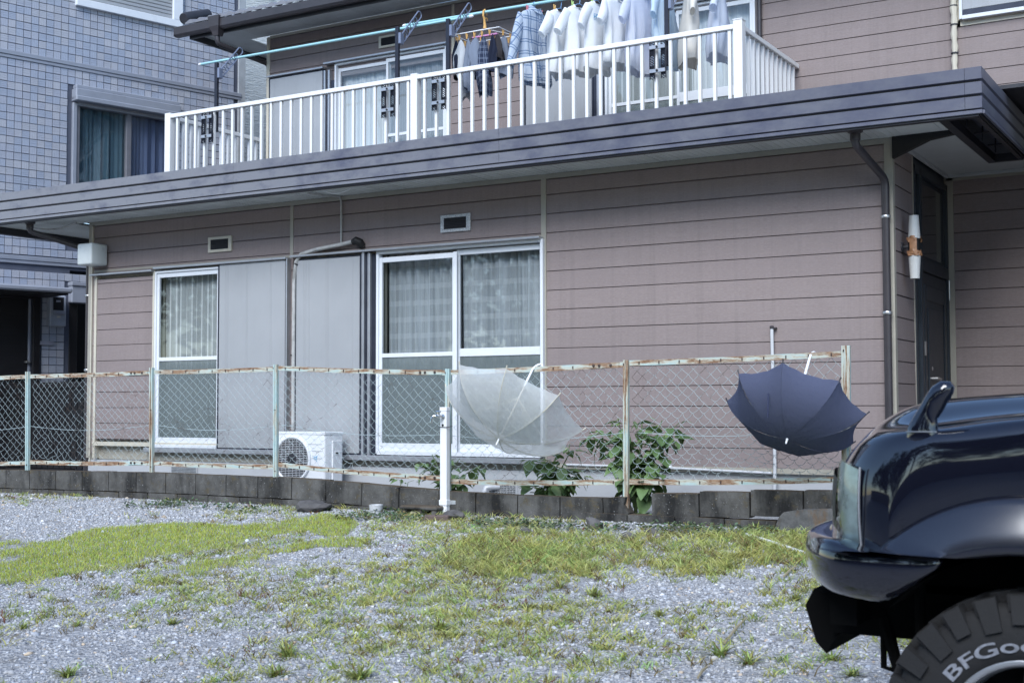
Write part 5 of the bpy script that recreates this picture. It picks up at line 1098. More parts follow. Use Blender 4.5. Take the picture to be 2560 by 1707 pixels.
def dots(t, col):
    co = t.pos((1, 1, 1), 'uv'); s = t.n('SeparateXYZ'); t.l(co, s.inputs[0]); row = t.math('FLOOR', t.math('MULTIPLY', s.outputs[1], 170))
    fx = t.math('FRACT', t.math('ADD', t.math('MULTIPLY', s.outputs[0], 150), t.math('MULTIPLY', row, .5))); fy = t.math('FRACT', t.math('MULTIPLY', s.outputs[1], 170))
    d = t.math('ADD', t.math('POWER', t.math('SUBTRACT', fx, .5), 2), t.math('POWER', t.math('SUBTRACT', fy, .5), 2)); return t.mix(t.math('MULTIPLY', t.math('LESS_THAN', d, .055), .6), col, (.42, .46, .62))
M['navyum'] = cloth('navy_dotted_nylon', (.060, .070, .125), .12, dots); M['ribd'] = plain('dark_rib', (.05, .05, .055), .4, .5)
def along(x0, y0, x1, y1, k0, dtilt):
    """axis from a handle pixel to an apex pixel: handle on the fence rail, apex dtilt metres nearer the lot"""
    H = py(x0, y0, k0); Ap = py(x1, y1, k0-dtilt); return H, Ap
H, Ap = along(1330, 926, 1247, 1098, YC-.03, .40); ax = Ap-H
umbrella('clear_umbrella', 'open clear vinyl umbrella hanging by its white hooked handle on the fence', Ap, ax, (0, .3, 1), .60, .30, M['vinyl'], M['ribw'], M['white'], float(np.linalg.norm(ax)), .055, .06, 3, rot=.12, sag=.0, hook=(.55, .7, 0.2))
H, Ap = along(2024, 895, 1968, 1097, YC-.03, .44); ax = Ap-H
umbrella('navy_umbrella', 'open navy umbrella with tiny dots hanging on the fence by a white handle', Ap, ax, (0, .3, 1), .50, .27, M['navyum'], M['ribd'], M['white'], float(np.linalg.norm(ax)), .04, .075, 6, rot=-.20, sag=.012, hook=(.1, .9, .1), tie=(0, .62))
# ================================================================= standpipe
ys_ = YW-.055; xs0, xs1 = py(1099.5, 1150, ys_)[0], py(1116, 1150, ys_)[0]; d_ = .075; zt, zb = py(1108, 1026, ys_)[2], -.05
sp_ = thing('standpipe', 'white square water standpipe with a chrome tap in front of the fence post', 'standpipe', ((xs0+xs1)/2, ys_+d_/2, 0))
obj('column', MB().cbox(xs0, xs1, ys_, ys_+d_-.02, zb, zt, .004), M['white'], sp_); obj('cap', MB().cbox(xs0-.003, xs1+.003, ys_-.003, ys_+d_-.017, zt-.005, zt+.028, .004), M['white'], sp_)
c = py(1107, 1041, ys_); q = MB(); q.lathe([(.020, 0), (.022, .008), (.014, .022), (.010, .03), (.010, .06)], (c[0], ys_, c[2]), (0, -1, 0), 16)
q.tube([(c[0], ys_-.055, c[2]), (c[0]-.01, ys_-.075, c[2]+.006), (c[0]-.035, ys_-.095, c[2]+.002), (c[0]-.045, ys_-.10, c[2]-.02), (c[0]-.05, ys_-.10, c[2]-.055)], [.012, .014, .011, .010, .010], 10); q.tube([(c[0]-.005, ys_-.06, c[2]+.005), (c[0]-.005, ys_-.06, c[2]+.04)], .008, 8); q.tube([(c[0]-.028, ys_-.06, c[2]+.042), (c[0]+.018, ys_-.06, c[2]+.042)], .007, 8)
obj('tap', q, M['chrome'], sp_, smooth=True)
z = py(1108, 1256, ys_)[2]; obj('band', MB().cbox(xs0-.006, xs1+.006, ys_-.006, ys_+d_-.014, z-.022, z+.022, .002), M['white'], sp_); obj('bracket', MB().cbox(xs1+.006, xs1+.06, ys_+.045, ys_+.05, z-.016, z+.018, .003), M['galv'], sp_)
z = py(1108, 1067, ys_)[2]; obj('wire_tie', MB().tube([(xs0-.003, ys_-.004, z), (xs1+.004, ys_-.004, z-.003), (xs1+.02, ys_+.06, z+.006)], .003, 5), M['dark'], sp_); obj('hole', MB().lathe([(0, 0), (.011, 0)], (c[0], ys_-.001, z+.014), (0, -1, 0), 12), M['black'], sp_)
# ================================================================= loose stones, block, brick, pipes by the wall
def rock(name, label, x0, x1, y0, y1, seed, mat='stone', cat='stone', flat=1.0, group=None, ang=0):
    a = pg((x0+x1)/2, y1-1); L = abs(py(x1, y1, a[1])[0]-py(x0, y1, a[1])[0]); Hh = abs(py(x0, y0, a[1])[2]-py(x0, y1, a[1])[2]); rng = np.random.default_rng(seed)
    bm = bmesh.new(); bmesh.ops.create_icosphere(bm, subdivisions=2, radius=.5); K = rng.normal(0, 1, (7, 3)); K /= np.linalg.norm(K, axis=1)[:, None]; th = rng.uniform(.26, .42, 7)
    for v in bm.verts:
        p = np.array(v.co)
        for k, h in zip(K, th):
            e = p@k-h
            if e > 0: p = p-k*e
        p[0] *= L*1.15; p[1] *= L*.7*flat; p[2] *= Hh*1.35; c_, s_ = math.cos(ang), math.sin(ang)
        v.co = (a[0]+p[0]*c_-p[2]*s_, a[1]+L*.2+p[1], a[2]+Hh*.42+p[0]*s_+p[2]*c_)
    bm.verts.index_update(); q = MB().add([v.co[:] for v in bm.verts], [[v.index for v in f.verts] for f in bm.faces]); bm.free()
    t = tag(obj(name, q, M[mat]), label, cat, group); return t
rock('rock', 'flat grey rock half sunk in weeds at the foot of the wall behind the lawn', 722, 812, 1253, 1280, 1, flat=1.2); rock('rock', 'dark broken rock at the foot of the white standpipe', 1104, 1152, 1277, 1300, 2); rock('rock', 'pointed wedge of broken concrete leaning by the gap in the wall', 1455, 1503, 1298, 1324, 3, ang=-.35)
rock('rock', 'small tan stone in the weeds before the gap in the wall', 1612, 1640, 1318, 1340, 4); rock('rock', 'dull grey stone in the gravel below the clear umbrella', 1296, 1324, 1320, 1336, 5); rock('rock', 'flat pale stone before the block wall beside the concrete wedge', 1552, 1588, 1330, 1350, 6)
a, b = pg(1005, 1290), pg(1093, 1290); zz = a[2]; yb = YW-.14
t = thing('loose_block', 'mossy concrete block lying on its side against the wall', 'concrete block', ((a[0]+b[0])/2, yb, zz)); xa, xb = py(1003, 1270, yb)[0], py(1095, 1270, yb)[0]; zt_ = py(1050, 1264, yb)[2]
q = MB().cbox(xa, xb, yb-.03, yb+.12, zt_-.035, zt_, .012).cbox(xa+.01, xa+.06, yb-.02, yb+.12, zz-.04, zt_-.03, .01).cbox((xa+xb)/2-.02, (xa+xb)/2+.03, yb-.02, yb+.12, zz-.04, zt_-.03, .01).cbox(xb-.06, xb-.01, yb-.02, yb+.12, zz-.04, zt_-.03, .01)
obj('block_shell', q, M['block'], t); M['woodp'] = plain('pale_wood', (.42, .38, .30), .7, var=.2); tag(obj('wood_scrap', MB().cbox(xa+.09, xa+.15, yb+.0, yb+.08, zz-.01, zz+.035, .004), M['woodp']), 'pale scrap of wood pushed inside the loose concrete block', 'wood')
c = pg(1084, 1304); tag(obj('brick', MB().cbox(-.10, .10, -.05, .05, 0, .06, .006).xf(lambda p: (c[0]+p[0]*.95-p[1]*.3, c[1]+.06+p[1]*.95+p[0]*.3, c[2]-.01+p[2])), plain('dull_red_brick', (.13, .095, .085), .9, var=.2, bump=.4)), 'weathered dark brick lying in front of the standpipe', 'brick')
c = pg(933, 1287); tag(obj('pipe_stub', MB().lathe([(.048, -.03), (.060, .085), (.054, .085), (.045, .05), (.0, .05)], (c[0], c[1]+.04, c[2]), n=20), M['pvc'], smooth=True), 'short white plastic pipe stub standing in the weeds by the wall', 'pipe')
# curved concrete kerb end by the car
A = [py(1930, 1338, YW-.02), py(1946, 1318, YW-.02), py(1956, 1290, YW-.02), py(1968, 1278, YW-.02), py(2010, 1272, YW-.02), py(2180, 1268, YW-.02), py(2180, 1350, YW-.02)]
q = MB().prism([(p[0], p[2]) for p in A], YW-.10, YW-.014); M['stained'] = plain('stained_concrete', (.10, .10, .10), .9, var=.45, vs=14, bump=.8, bs=40, dirt=((.13, .075, .035), 6, .50)); tag(obj('kerb_end', q, M['stained']), 'rust stained concrete kerb end curving down beside the car', 'kerb')
a, b = pg(1866, 1342), pg(2015, 1390); tag(obj('plastic_pipe', MB().tube([(a[0], a[1], a[2]+.02), ((a[0]+b[0])/2, (a[1]+b[1])/2, (a[2]+b[2])/2+.022), (b[0], b[1], b[2]+.02)], .011, 8), M['white'], smooth=True), 'thin white plastic pipe lying in the weeds near the car', 'pipe')
M['dryst'] = plain('dry_stem', (.33, .28, .18), .8, var=.2)
for k, (l, x0, y0, x1, y1) in enumerate((('dry straw stalk on the gravel in front of the car bumper', 1812, 1616, 1866, 1556), ('dry stalk among the weeds close to the car front', 1960, 1448, 1992, 1424), ('broken dry stalk end in the foreground weeds', 1745, 1704, 1768, 1680))):
    a, b = pg(x0, y0), pg(x1, y1); tag(obj('dry_stalk', MB().tube([(a[0], a[1], a[2]+.02), (a[0]*.5+b[0]*.5, a[1]*.5+b[1]*.5, a[2]*.5+b[2]*.5+.03), (b[0], b[1], b[2]+.025)], [.006, .007, .005], 6), M['dryst'], smooth=True), l, 'stalk')
# ================================================================= leafy plants behind the fence
def _leafm(name, c0, c1):
    t = NT(name); oi = t.n('ObjectInfo'); n = t.noise((1, 1, 1), 25, 4); col = t.mix(oi.outputs['Random'], c0, c1); col = t.mix(t.math('MULTIPLY', t.ramp(n, .3, .75), .4), col, tuple(v*.65 for v in c0))
    di = t.n('BsdfPrincipled'); di.inputs['Roughness'].default_value = .5; tl = t.n('BsdfTranslucent'); t.l(col, di.inputs[0]); t.l(t.mix(.5, col, (.18, .26, .05)), tl.inputs[0]); m = t.n('MixShader'); m.inputs[0].default_value = .25; t.l(di.outputs[0], m.inputs[1]); t.l(tl.outputs[0], m.inputs[2]); t.l(m.outputs[0], t.out.inputs[0]); return t.m
M['leaf'] = _leafm('broad_leaf', (.11, .19, .075), (.21, .32, .13)); M['stem'] = plain('green_stem', (.09, .13, .05), .6, var=.15); M['newleaf'] = _leafm('young_leaf', (.18, .28, .10), (.28, .37, .14))
def leaf_mesh(name, mat, w=.42, droop=.25, tip=1.0):
    V = []; Fc = []; n = 7
    for i in range(n+1):
        f = i/n; ww = w*(math.sin(min(1, f*1.35+.08)*math.pi*.62)**.8)*(1-f**2.6)*1.05+.004; z = -droop*f*f+.04*math.sin(f*3)
        V += [(-ww, f, z+.12*ww+.02*math.sin(f*15)), (-ww*.5, f-.0, z+.03*ww), (0, f-(.0 if i else -.06), z-.02), (ww*.5, f, z+.03*ww), (ww, f, z+.12*ww+.02*math.sin(f*13+1))]
    for i in range(n):
        for j in range(4): Fc.append((i*5+j, i*5+j+1, (i+1)*5+j+1, (i+1)*5+j))
    me = bpy.data.meshes.new(name); me.from_pydata(V, [], Fc); me.materials.append(mat); me.polygons.foreach_set('use_smooth', [True]*len(Fc)); return me
LM = [leaf_mesh('leaf', M['leaf'], .40, .22), leaf_mesh('leaf', M['leaf'], .36, .5), leaf_mesh('leaf', M['newleaf'], .34, .15)]
def plant(name, label, basepx, Y, branches, seed, size=(.05, .10), per=9, lo=.35):
    rng = random.Random(seed); b = py(basepx[0], basepx[1], Y); b[2] = .0; t = thing(name, label, 'plant', (b[0], Y, 0)); q = MB(); lp = []
    for (pts, r0) in branches:
        P = [b+np.array([0, 0, .0])]+[py(x, y, Y+dy) for x, y, dy in pts]; k = len(P); q.tube(P, np.linspace(r0, r0*.35, k), 6)
        for j in range(per):
            f = lo+(1-lo)*(j+rng.random())/per; s = f*(k-1); i = min(int(s), k-2); p = P[i]*(1-(s-i))+P[i+1]*(s-i); lp.append((p, f, P[i+1]-P[i]))
    obj('stem', q, M['stem'], t, smooth='all')
    for p, f, d in lp:
        L = rng.uniform(*size)*(1.15-.45*f); az = rng.uniform(0, 6.283); el = rng.uniform(-1.0, .55); me = LM[2] if f > .9 and rng.random() < .7 else LM[rng.random() < .5]
        if f > .9: L *= .62
        o = bpy.data.objects.new('leaf', me); COL.objects.link(o); o.parent = t; o.location = p-np.array([b[0], Y, 0])+np.array([math.cos(az), math.sin(az), 0])*rng.uniform(.02, .07); o.scale = (L*rng.uniform(.85, 1.1), L, L); o.rotation_euler = (el, rng.uniform(-.4, .4), az-math.pi/2)
YPt = -.86
plant('broadleaf_weed', 'tall leafy green plant growing in the wall gap around the fence post', (1588, 1300), YPt, [
    ([(1592, 1240, 0), (1598, 1150, 0), (1605, 1060, .02)], .014), ([(1590, 1250, 0), (1608, 1190, -.02), (1640, 1100, -.03), (1655, 1050, 0)], .011), ([(1590, 1240, 0), (1565, 1140, .02), (1530, 1095, .02), (1490, 1075, 0)], .010), ([(1590, 1200, 0), (1560, 1120, -.02), (1545, 1045, 0)], .009), ([(1600, 1180, 0), (1650, 1100, .03), (1700, 1055, .02)], .008),
    ([(1585, 1230, 0), (1555, 1180, -.03), (1535, 1150, -.03)], .007), ([(1592, 1255, -.02), (1625, 1200, -.04), (1655, 1165, -.03)], .006), ([(1585, 1220, 0), (1545, 1150, .03), (1500, 1100, .03), (1472, 1098, .0)], .007), ([(1600, 1200, 0), (1665, 1110, .03), (1690, 1075, .0)], .007), ([(1590, 1200, .02), (1575, 1100, .03), (1570, 1042, .02)], .008)], 3, (.13, .21), 18, .34)
plant('broadleaf_weed', 'bushy green plant behind the lower edge of the clear umbrella', (1390, 1240), -.80, [([(1388, 1190, 0), (1395, 1150, 0)], .010), ([(1388, 1200, 0), (1350, 1155, 0), (1322, 1150, 0)], .008), ([(1388, 1200, 0), (1420, 1140, 0), (1424, 1110, 0)], .008), ([(1390, 1210, 0), (1370, 1170, -.04)], .006), ([(1392, 1210, 0), (1430, 1195, .04), (1450, 1190, 0)], .006), ([(1385, 1230, 0), (1345, 1215, 0), (1330, 1218, 0)], .006)], 5, (.11, .19), 15, .22)
plant('broadleaf_weed', 'leafy green plant behind the white standpipe', (1120, 1240), -.80, [([(1100, 1180, 0), (1080, 1135, 0)], .009), ([(1125, 1180, 0), (1150, 1145, 0)], .008), ([(1110, 1190, 0), (1055, 1165, 0), (1048, 1155, 0)], .007), ([(1140, 1200, 0), (1180, 1175, 0), (1200, 1172, 0)], .007), ([(1130, 1215, -.03), (1160, 1200, -.03)], .006)], 7, (.10, .18), 14, .22)
plant('creeping_weed', 'small creeping leaves sprouting from the broken wall gap', (1600, 1310), -.98, [([(1580, 1290, 0), (1570, 1280, -.03)], .004), ([(1610, 1285, 0), (1625, 1278, -.03)], .004), ([(1600, 1290, -.05), (1592, 1292, -.1)], .004), ([(1615, 1295, -.08), (1600, 1300, -.12)], .004)], 9, (.035, .06), 9, .2)
plant('seedling', 'low leafy seedling behind the chain link at the foundation below the two leaf window', (1010, 1225), -.5, [([(1000, 1200, 0), (990, 1195, 0)], .004), ([(1020, 1205, 0), (1035, 1200, 0)], .004)], 11, (.05, .08), 5, .3)
# ================================================================= parked off-road car (front end in view)
CC = np.array([5.015, -6.546, .025]); WU = -.06; TR = .396
def cw(p): return np.array([CC[0]-p[0], CC[1]+p[1], CC[2]+p[2]])           # (forward u, inward v, up w) -> place
car = thing('parked_car', 'glossy black small off-road car with chunky tyres parked beside the lot', 'car', tuple(cw((-1.0, .7, -TR))))
def _paint():
    t = NT('black_car_paint'); n = t.noise((1, 1, 1), 900, 2); n2 = t.noise((1, 1, 1), 2.5, 3)
    m = t.set(t.mix(t.ramp(n, .6, .8), (.0045, .005, .011), (.012, .014, .03)), t.math('ADD', t.math('MULTIPLY', n2, .04), .03), 0, None, .5)
    t.b.inputs['Coat Weight'].default_value = 1.0; t.b.inputs['Coat Roughness'].default_value = .04; return m
M['paint'] = _paint(); M['plastic'] = plain('black_plastic', (.012, .012, .013), .55, var=.2); M['under'] = plain('underbody', (.004, .004, .004), .9, var=.3, spec=.1)
def _flare():
    t = NT('dull_flare_paint'); n = t.noise((1, 1, 1), 3, 4); m = t.set((.010, .011, .019), t.math('ADD', t.math('MULTIPLY', n, .15), .16), 0, None, .6); t.b.inputs['Coat Weight'].default_value = .8; t.b.inputs['Coat Roughness'].default_value = .15; return m
M['flare'] = _flare()
HV = .70
def co(name, mb, mat, parent=None, **k): return obj(name, mb.xf(cw), mat, parent or car, **k)
def uf(v):                                             # plan outline of the nose
    v = min(v, 2*HV-v); s = 1-(1-min(1, v/.7))**2; u = .40+.20*s
    if v < .10: u -= .10*(1-v/.10)**2
    return u
EP = [(0, .66), (.008, .70), (.02, .73), (.056, .789), (.10, .818), (.146, .827), (.254, .836), (.35, .852), (.46, .866), (.8, .885), (1.3, .90)]
CPf = [(0, .68), (.012, .70), (.045, .755), (.11, .822), (.18, .876), (.26, .908), (.4, .925), (.8, .948), (1.3, .962)]
def hood(e, v):
    v = min(v, 2*HV-v); a = np.interp(e, *zip(*EP)); c = np.interp(e, *zip(*CPf)); k = min(1, max(0, (v-.12)/.22)); k = k*k*(3-2*k)
    z = a+(c-a)*k
    if v < .042: z -= .042*(1-math.sqrt(max(0, 1-(1-v/.042)**2)))
    return z
ES = [0, .004, .012, .024, .04, .06, .085, .115, .15, .2, .27, .36, .48, .62, .8, 1.02]
VS = [0, .002, .006, .013, .024, .042, .09, .13, .18, .23, .28, .34, .42, .52, .62, .70]; VS = VS+[2*HV-v for v in VS[-2::-1]]
q = MB(); V = [(uf(v)-e, v, hood(e, v)) for e in ES for v in VS]; nv = len(VS)
q.add(V, [(i*nv+j, i*nv+j+1, (i+1)*nv+j+1, (i+1)*nv+j) for i in range(len(ES)-1) for j in range(nv-1)])
def arch(u): 
    a = abs(u-WU)/.60; return .640*math.sqrt(max(0, 1-a*a)) if a < 1 else -1
for side in (0, 1):
    V = []; rows = 7
    for e in ES:
        u = uf(0)-e; zt = hood(e, 0); zb = max(.475, arch(u)-.03)
        for r in range(rows):
            f = r/(rows-1); z = zt+(zb-zt)*f; v = -.005*math.sin(min(1, f*1.2)*3.14)+.006*f*f
            V.append((u+(.0), v if side == 0 else 2*HV-v, z))
    q.add(V, [(i*rows+r, i*rows+r+1, (i+1)*rows+r+1, (i+1)*rows+r) for i in range(len(ES)-1) for r in range(rows-1)])
V = []; rows = 5
for v in VS:
    for r in range(rows): f = r/(rows-1); V.append((uf(v)+.02*math.sin(f*1.6)*min(1, min(v, 2*HV-v)/.12), v, hood(0, v)+(.47-hood(0, v))*f))
q.add(V, [(j*rows+r, j*rows+r+1, (j+1)*rows+r+1, (j+1)*rows+r) for j in range(nv-1) for r in range(rows-1)])
body = co('body', q, M['paint'], smooth='all')
md = body.modifiers.new('weld', 'WELD'); md.merge_threshold = .0008; md2 = body.modifiers.new('sub', 'SUBSURF'); md2.levels = md2.render_levels = 1
# bonnet shut lines
for v0 in (.105, 2*HV-.105): co('shut_line', MB().tube([(uf(v0)-e, v0, hood(e, v0)+.0005) for e in (.02, .05, .1, .2, .35, .5, .7, .95)], .0022, 4), M['black'], body)
# cabin, doors, rear: plain continuation out of frame
q = MB(); prof = [(-.40, .3), (-.40, .95), (-.62, .965), (-1.02, 1.33), (-2.35, 1.36), (-2.55, .88), (-2.58, .22), (-.45, .22)]
V = []; k = len(prof)
for v, ins in ((.0, 0), (.012, 0)): pass
for v, top in ((.02, .08), (2*HV-.02, -.08)): V += [(u, v+(top if w > 1 else 0), w) for u, w in prof]
q.add(V, [tuple(range(k)), tuple(range(2*k-1, k-1, -1))]+[(i, (i+1) % k, k+(i+1) % k, k+i) for i in range(k)]); cab = co('cabin', q, M['paint'])
M['carglass'] = plain('tinted_glass', (.012, .014, .016), .05, var=.1)
q = MB().add([(-.66, .12, .95), (-.66, 1.28, .95), (-1.0, 1.24, 1.31), (-1.0, .16, 1.31)], [(0, 1, 2, 3)]); q.v = [(u+.012, v, w+.012) for u, v, w in q.v]; co('windscreen', q, M['carglass'], cab)
co('side_window', MB().add([(-.85, .035, .93), (-1.05, .085, 1.29), (-1.55, .085, 1.30), (-1.55, .035, .93)], [(0, 1, 2, 3)]).add([(-1.62, .035, .93), (-1.62, .085, 1.30), (-2.3, .085, 1.31), (-2.42, .035, .93)], [(0, 1, 2, 3)]), M['carglass'], cab)
co('door_seam', MB().tube([(-.62, .014, .9), (-.62, .014, .28), (-1.55, .014, .26), (-1.6, .014, .9)], .003, 4), M['black'], cab); co('door_handle', MB().cbox(-1.48, -1.36, -.005, .02, .76, .79, .006), M['plastic'], cab)
# wheel arch flares
def flare_mb(cu, v0, sg):
    q = MB(); V = []; N = 34
    for i in range(N+1):
        th = math.radians(20+i*(320-180)/N*1.0); c, s = math.cos(th), math.sin(th)
        up_ = (.597*c, .656*s); lo = (.515*c, .511*s); cols = [(up_[0]*.985, up_[1]*.985, .006), (up_[0], up_[1], -.008), (up_[0]*.985, up_[1]*.985, -.022)]
        for f, o in ((.15, -.030), (.4, -.050), (.62, -.064), (.82, -.074), (.94, -.076), (1, -.070)): cols.append((up_[0]+(lo[0]-up_[0])*f, up_[1]+(lo[1]-up_[1])*f, o))
        cols += [(lo[0]*.985, lo[1]*.985, -.060), (lo[0]*.985, lo[1]*.985, .02)]
        V += [(cu+a, (v0+o) if sg > 0 else 2*HV-(v0+o), b) for a, b, o in cols]
    m = 11; q.add(V, [(i*m+j, i*m+j+1, (i+1)*m+j+1, (i+1)*m+j) for i in range(N) for j in range(m-1)]); return q
def clipw(q, zmin):
    q.v = [(u, v, max(w, zmin)) for u, v, w in q.v]; return q
FL = flare_mb(WU, .0, 1); co('wheel_arch_flare', clipw(FL, .49), M['flare'], smooth='all'); co('wheel_arch_flare', clipw(flare_mb(WU, .0, -1), .49), M['flare'], smooth='all')
for sg in (1, -1): co('wheel_arch_flare', clipw(flare_mb(WU-2.0, .0, sg), .2), M['flare'], smooth='all')
# dark wheel well
q = MB(); N = 24; V = []
for i in range(N+1):
    th = math.radians(42+i*133/N); V += [(WU+.50*math.cos(th), .035, .495*math.sin(th)), (WU+.50*math.cos(th), .34, .495*math.sin(th))]
q.add(V, [(i*2, i*2+1, i*2+3, i*2+2) for i in range(N)]); q.add([(WU+.36, .34, .52), (WU-.55, .34, .52), (WU-.55, .34, -.0), (WU+.36, .34, .22)], [(0, 1, 2, 3)]); co('wheel_well', q, M['under'])
# bumper: swept section round the nose
path = [(.145, -.030), (.20, -.040), (.27, -.048), (.34, -.050), (.41, -.044), (.465, -.022), (.508, .018), (.542, .07), (.575, .14), (.61, .22), (.64, .32), (.662, .45), (.672, .58), (.676, .70)]
path = path+[(u, 2*HV-v) for u, v in path[-2::-1]]; Pn = np.array(path); T = np.gradient(Pn, axis=0); T /= np.linalg.norm(T, axis=1)[:, None]; Nrm = np.c_[T[:, 1], -T[:, 0]]
Nrm = np.array([n_ if (n_@(p-np.array([0, HV]))) > 0 else -n_ for n_, p in zip(Nrm, Pn)])
q = MB(); V = []; sec = [(-.16, .50), (-.08, .515), (-.022, .519), (-.006, .512), (.0, .49), (.006, .465), (.004, .43), (-.006, .395), (-.03, .362), (-.07, .345), (-.15, .342)]
for (p, n_) in zip(Pn, Nrm):
    ulow = min(p[0], 9); lift = 0
    for o, w in sec:
        wb = w if p[0] > .30 else max(w, .343+(.30-p[0])*.80)
        if p[0] < .45: wb = min(wb, .486+.03*max(0, (p[0]-.38)/.07)) if w > .48 else wb
        dep = o if p[0] > .40 or o > -.05 else max(o, -.05)
        V.append((p[0]+n_[0]*dep, p[1]+n_[1]*dep, wb))
m = len(sec); q.add(V, [(i*m+j, i*m+j+1, (i+1)*m+j+1, (i+1)*m+j) for i in range(len(path)-1) for j in range(m-1)]+[tuple(range(m)), tuple((len(path)-1)*m+j for j in range(m-1, -1, -1))])
bp = co('bumper', q, M['paint'], smooth='all'); bp.modifiers.new('sub', 'SUBSURF').render_levels = 1; bp.modifiers['sub'].levels = 1
# headlights, grille
M['lens'] = glass('headlamp_lens', False, (.8, .86, .86)); M['reflector'] = plain('silvered_reflector', (.42, .47, .47), .3, .6, var=.35, vs=18)
def lamp_patch(v0, v1, w0, w1, off, mir=False, n=8):
    q = MB()
    def fn(a, b):
        v = v0+(v1-v0)*a; w = w0+(w1-w0)*b+(.02*math.sin(a*3.1) if b > .5 else -.012*math.sin(a*3)); du = uf(v+.002)-uf(max(0, v-.002)); t_ = np.array([du, .004]); t_ /= np.linalg.norm(t_); nn = np.array([t_[1], -t_[0]])
        e = off+.007*math.sin(b*3.14); return (uf(v)+nn[0]*e, (v+nn[1]*e) if not mir else 2*HV-(v+nn[1]*e), w)
    return q.grid(n, 8, fn)
for mir in (False, True):
    hl = co('headlight', lamp_patch(.045, .168, .488, .715, .0025, mir), M['reflector'], smooth='all'); co('lens', lamp_patch(.043, .170, .486, .72, .006, mir), M['lens'], hl, smooth='all')
    q = MB()
    for k in range(9): z = .53+k*.02; q.tube([tuple(lamp_patch(.055, .16, z, z+.001, .0045, mir, 6).v[i]) for i in range(7)], .0012, 4)
    co('lens_fluting', q, M['white'], hl)
    co('headlight_rim', MB().tube([tuple(p) for p in lamp_patch(.040, .0405, .494, .722, .006, mir, 1).v[0::2]], .0035, 5), M['alug'], hl)
co('grille', lamp_patch(.18, .70, .50, .68, .008, False, 10), M['plastic'], smooth='all'); co('grille', lamp_patch(.18, .70, .50, .68, .008, True, 10), M['plastic'], smooth='all')
# fender parking mirror
secs = [(.205, .778, .052, .020), (.208, .80, .050, .026), (.212, .835, .043, .026), (.205, .862, .034, .022), (.190, .885, .032, .020), (.178, .905, .034, .026), (.162, .93, .032, .030), (.143, .948, .026, .026), (.128, .956, .012, .016)]
q = MB(); V = []; m = 16
for i, (u, w, ru, rv) in enumerate(secs):
    tl = .0 if i < 4 else .5+.06*i
    for j in range(m): a = 6.2832*j/m; V.append((u+ru*math.cos(a)*math.cos(tl), .035+rv*math.sin(a), w+ru*math.cos(a)*math.sin(tl)*.9))
q.add(V, [(i*m+j, i*m+(j+1) % m, (i+1)*m+(j+1) % m, (i+1)*m+j) for i in range(len(secs)-1) for j in range(m)]+[tuple(range(m)), tuple((len(secs)-1)*m+j for j in range(m))])
fm = co('fender_mirror', q, M['paint'], smooth='all'); co('mirror_seam', MB().tube([(.212+.0455*math.cos(a), .035+.027*math.sin(a), .825) for a in np.linspace(0, 6.283, 20)[:-1]], .0015, 4, closed=True), M['steel'], fm)
# under-guard and suspension
pl = [(.622, .327), (.651, .272), (.618, .162), (.586, .128), (.55, .187), (.546, .30)]
q = MB(); n = len(pl); q.add([(u, .33, w) for u, w in pl]+[(u, 1.07, w) for u, w in pl], [tuple(range(n)), tuple(range(2*n-1, n-1, -1))]+[(i, i+n, (i+1) % n+n, (i+1) % n) for i in range(n)]); co('skid_plate', q, M['under'])
q = MB().box(-.3, .56, .30, .40, .20, .34).box(-.3, .56, 1.0, 1.1, .20, .34).box(.44, .52, .16, 1.24, .25, .36).tube([(.10, .28, .02), (.36, .30, .12), (.40, .31, .26)], .022, 8).tube([(WU, .06, 0), (WU, 1.34, 0)], .045, 10).tube([(.40, .30, .28), (.40, .30, .11), (.345, .30, .10)], .010, 6).tube([(.27, .22, .40), (.27, .22, .02), (.16, .22, -.02)], .016, 8).tube([(.27, .24, .07), (.05, .24, .09)], .014, 6).box(-2.5, .30, .34, 1.06, .20, .36)
co('chassis', q, M['under'])
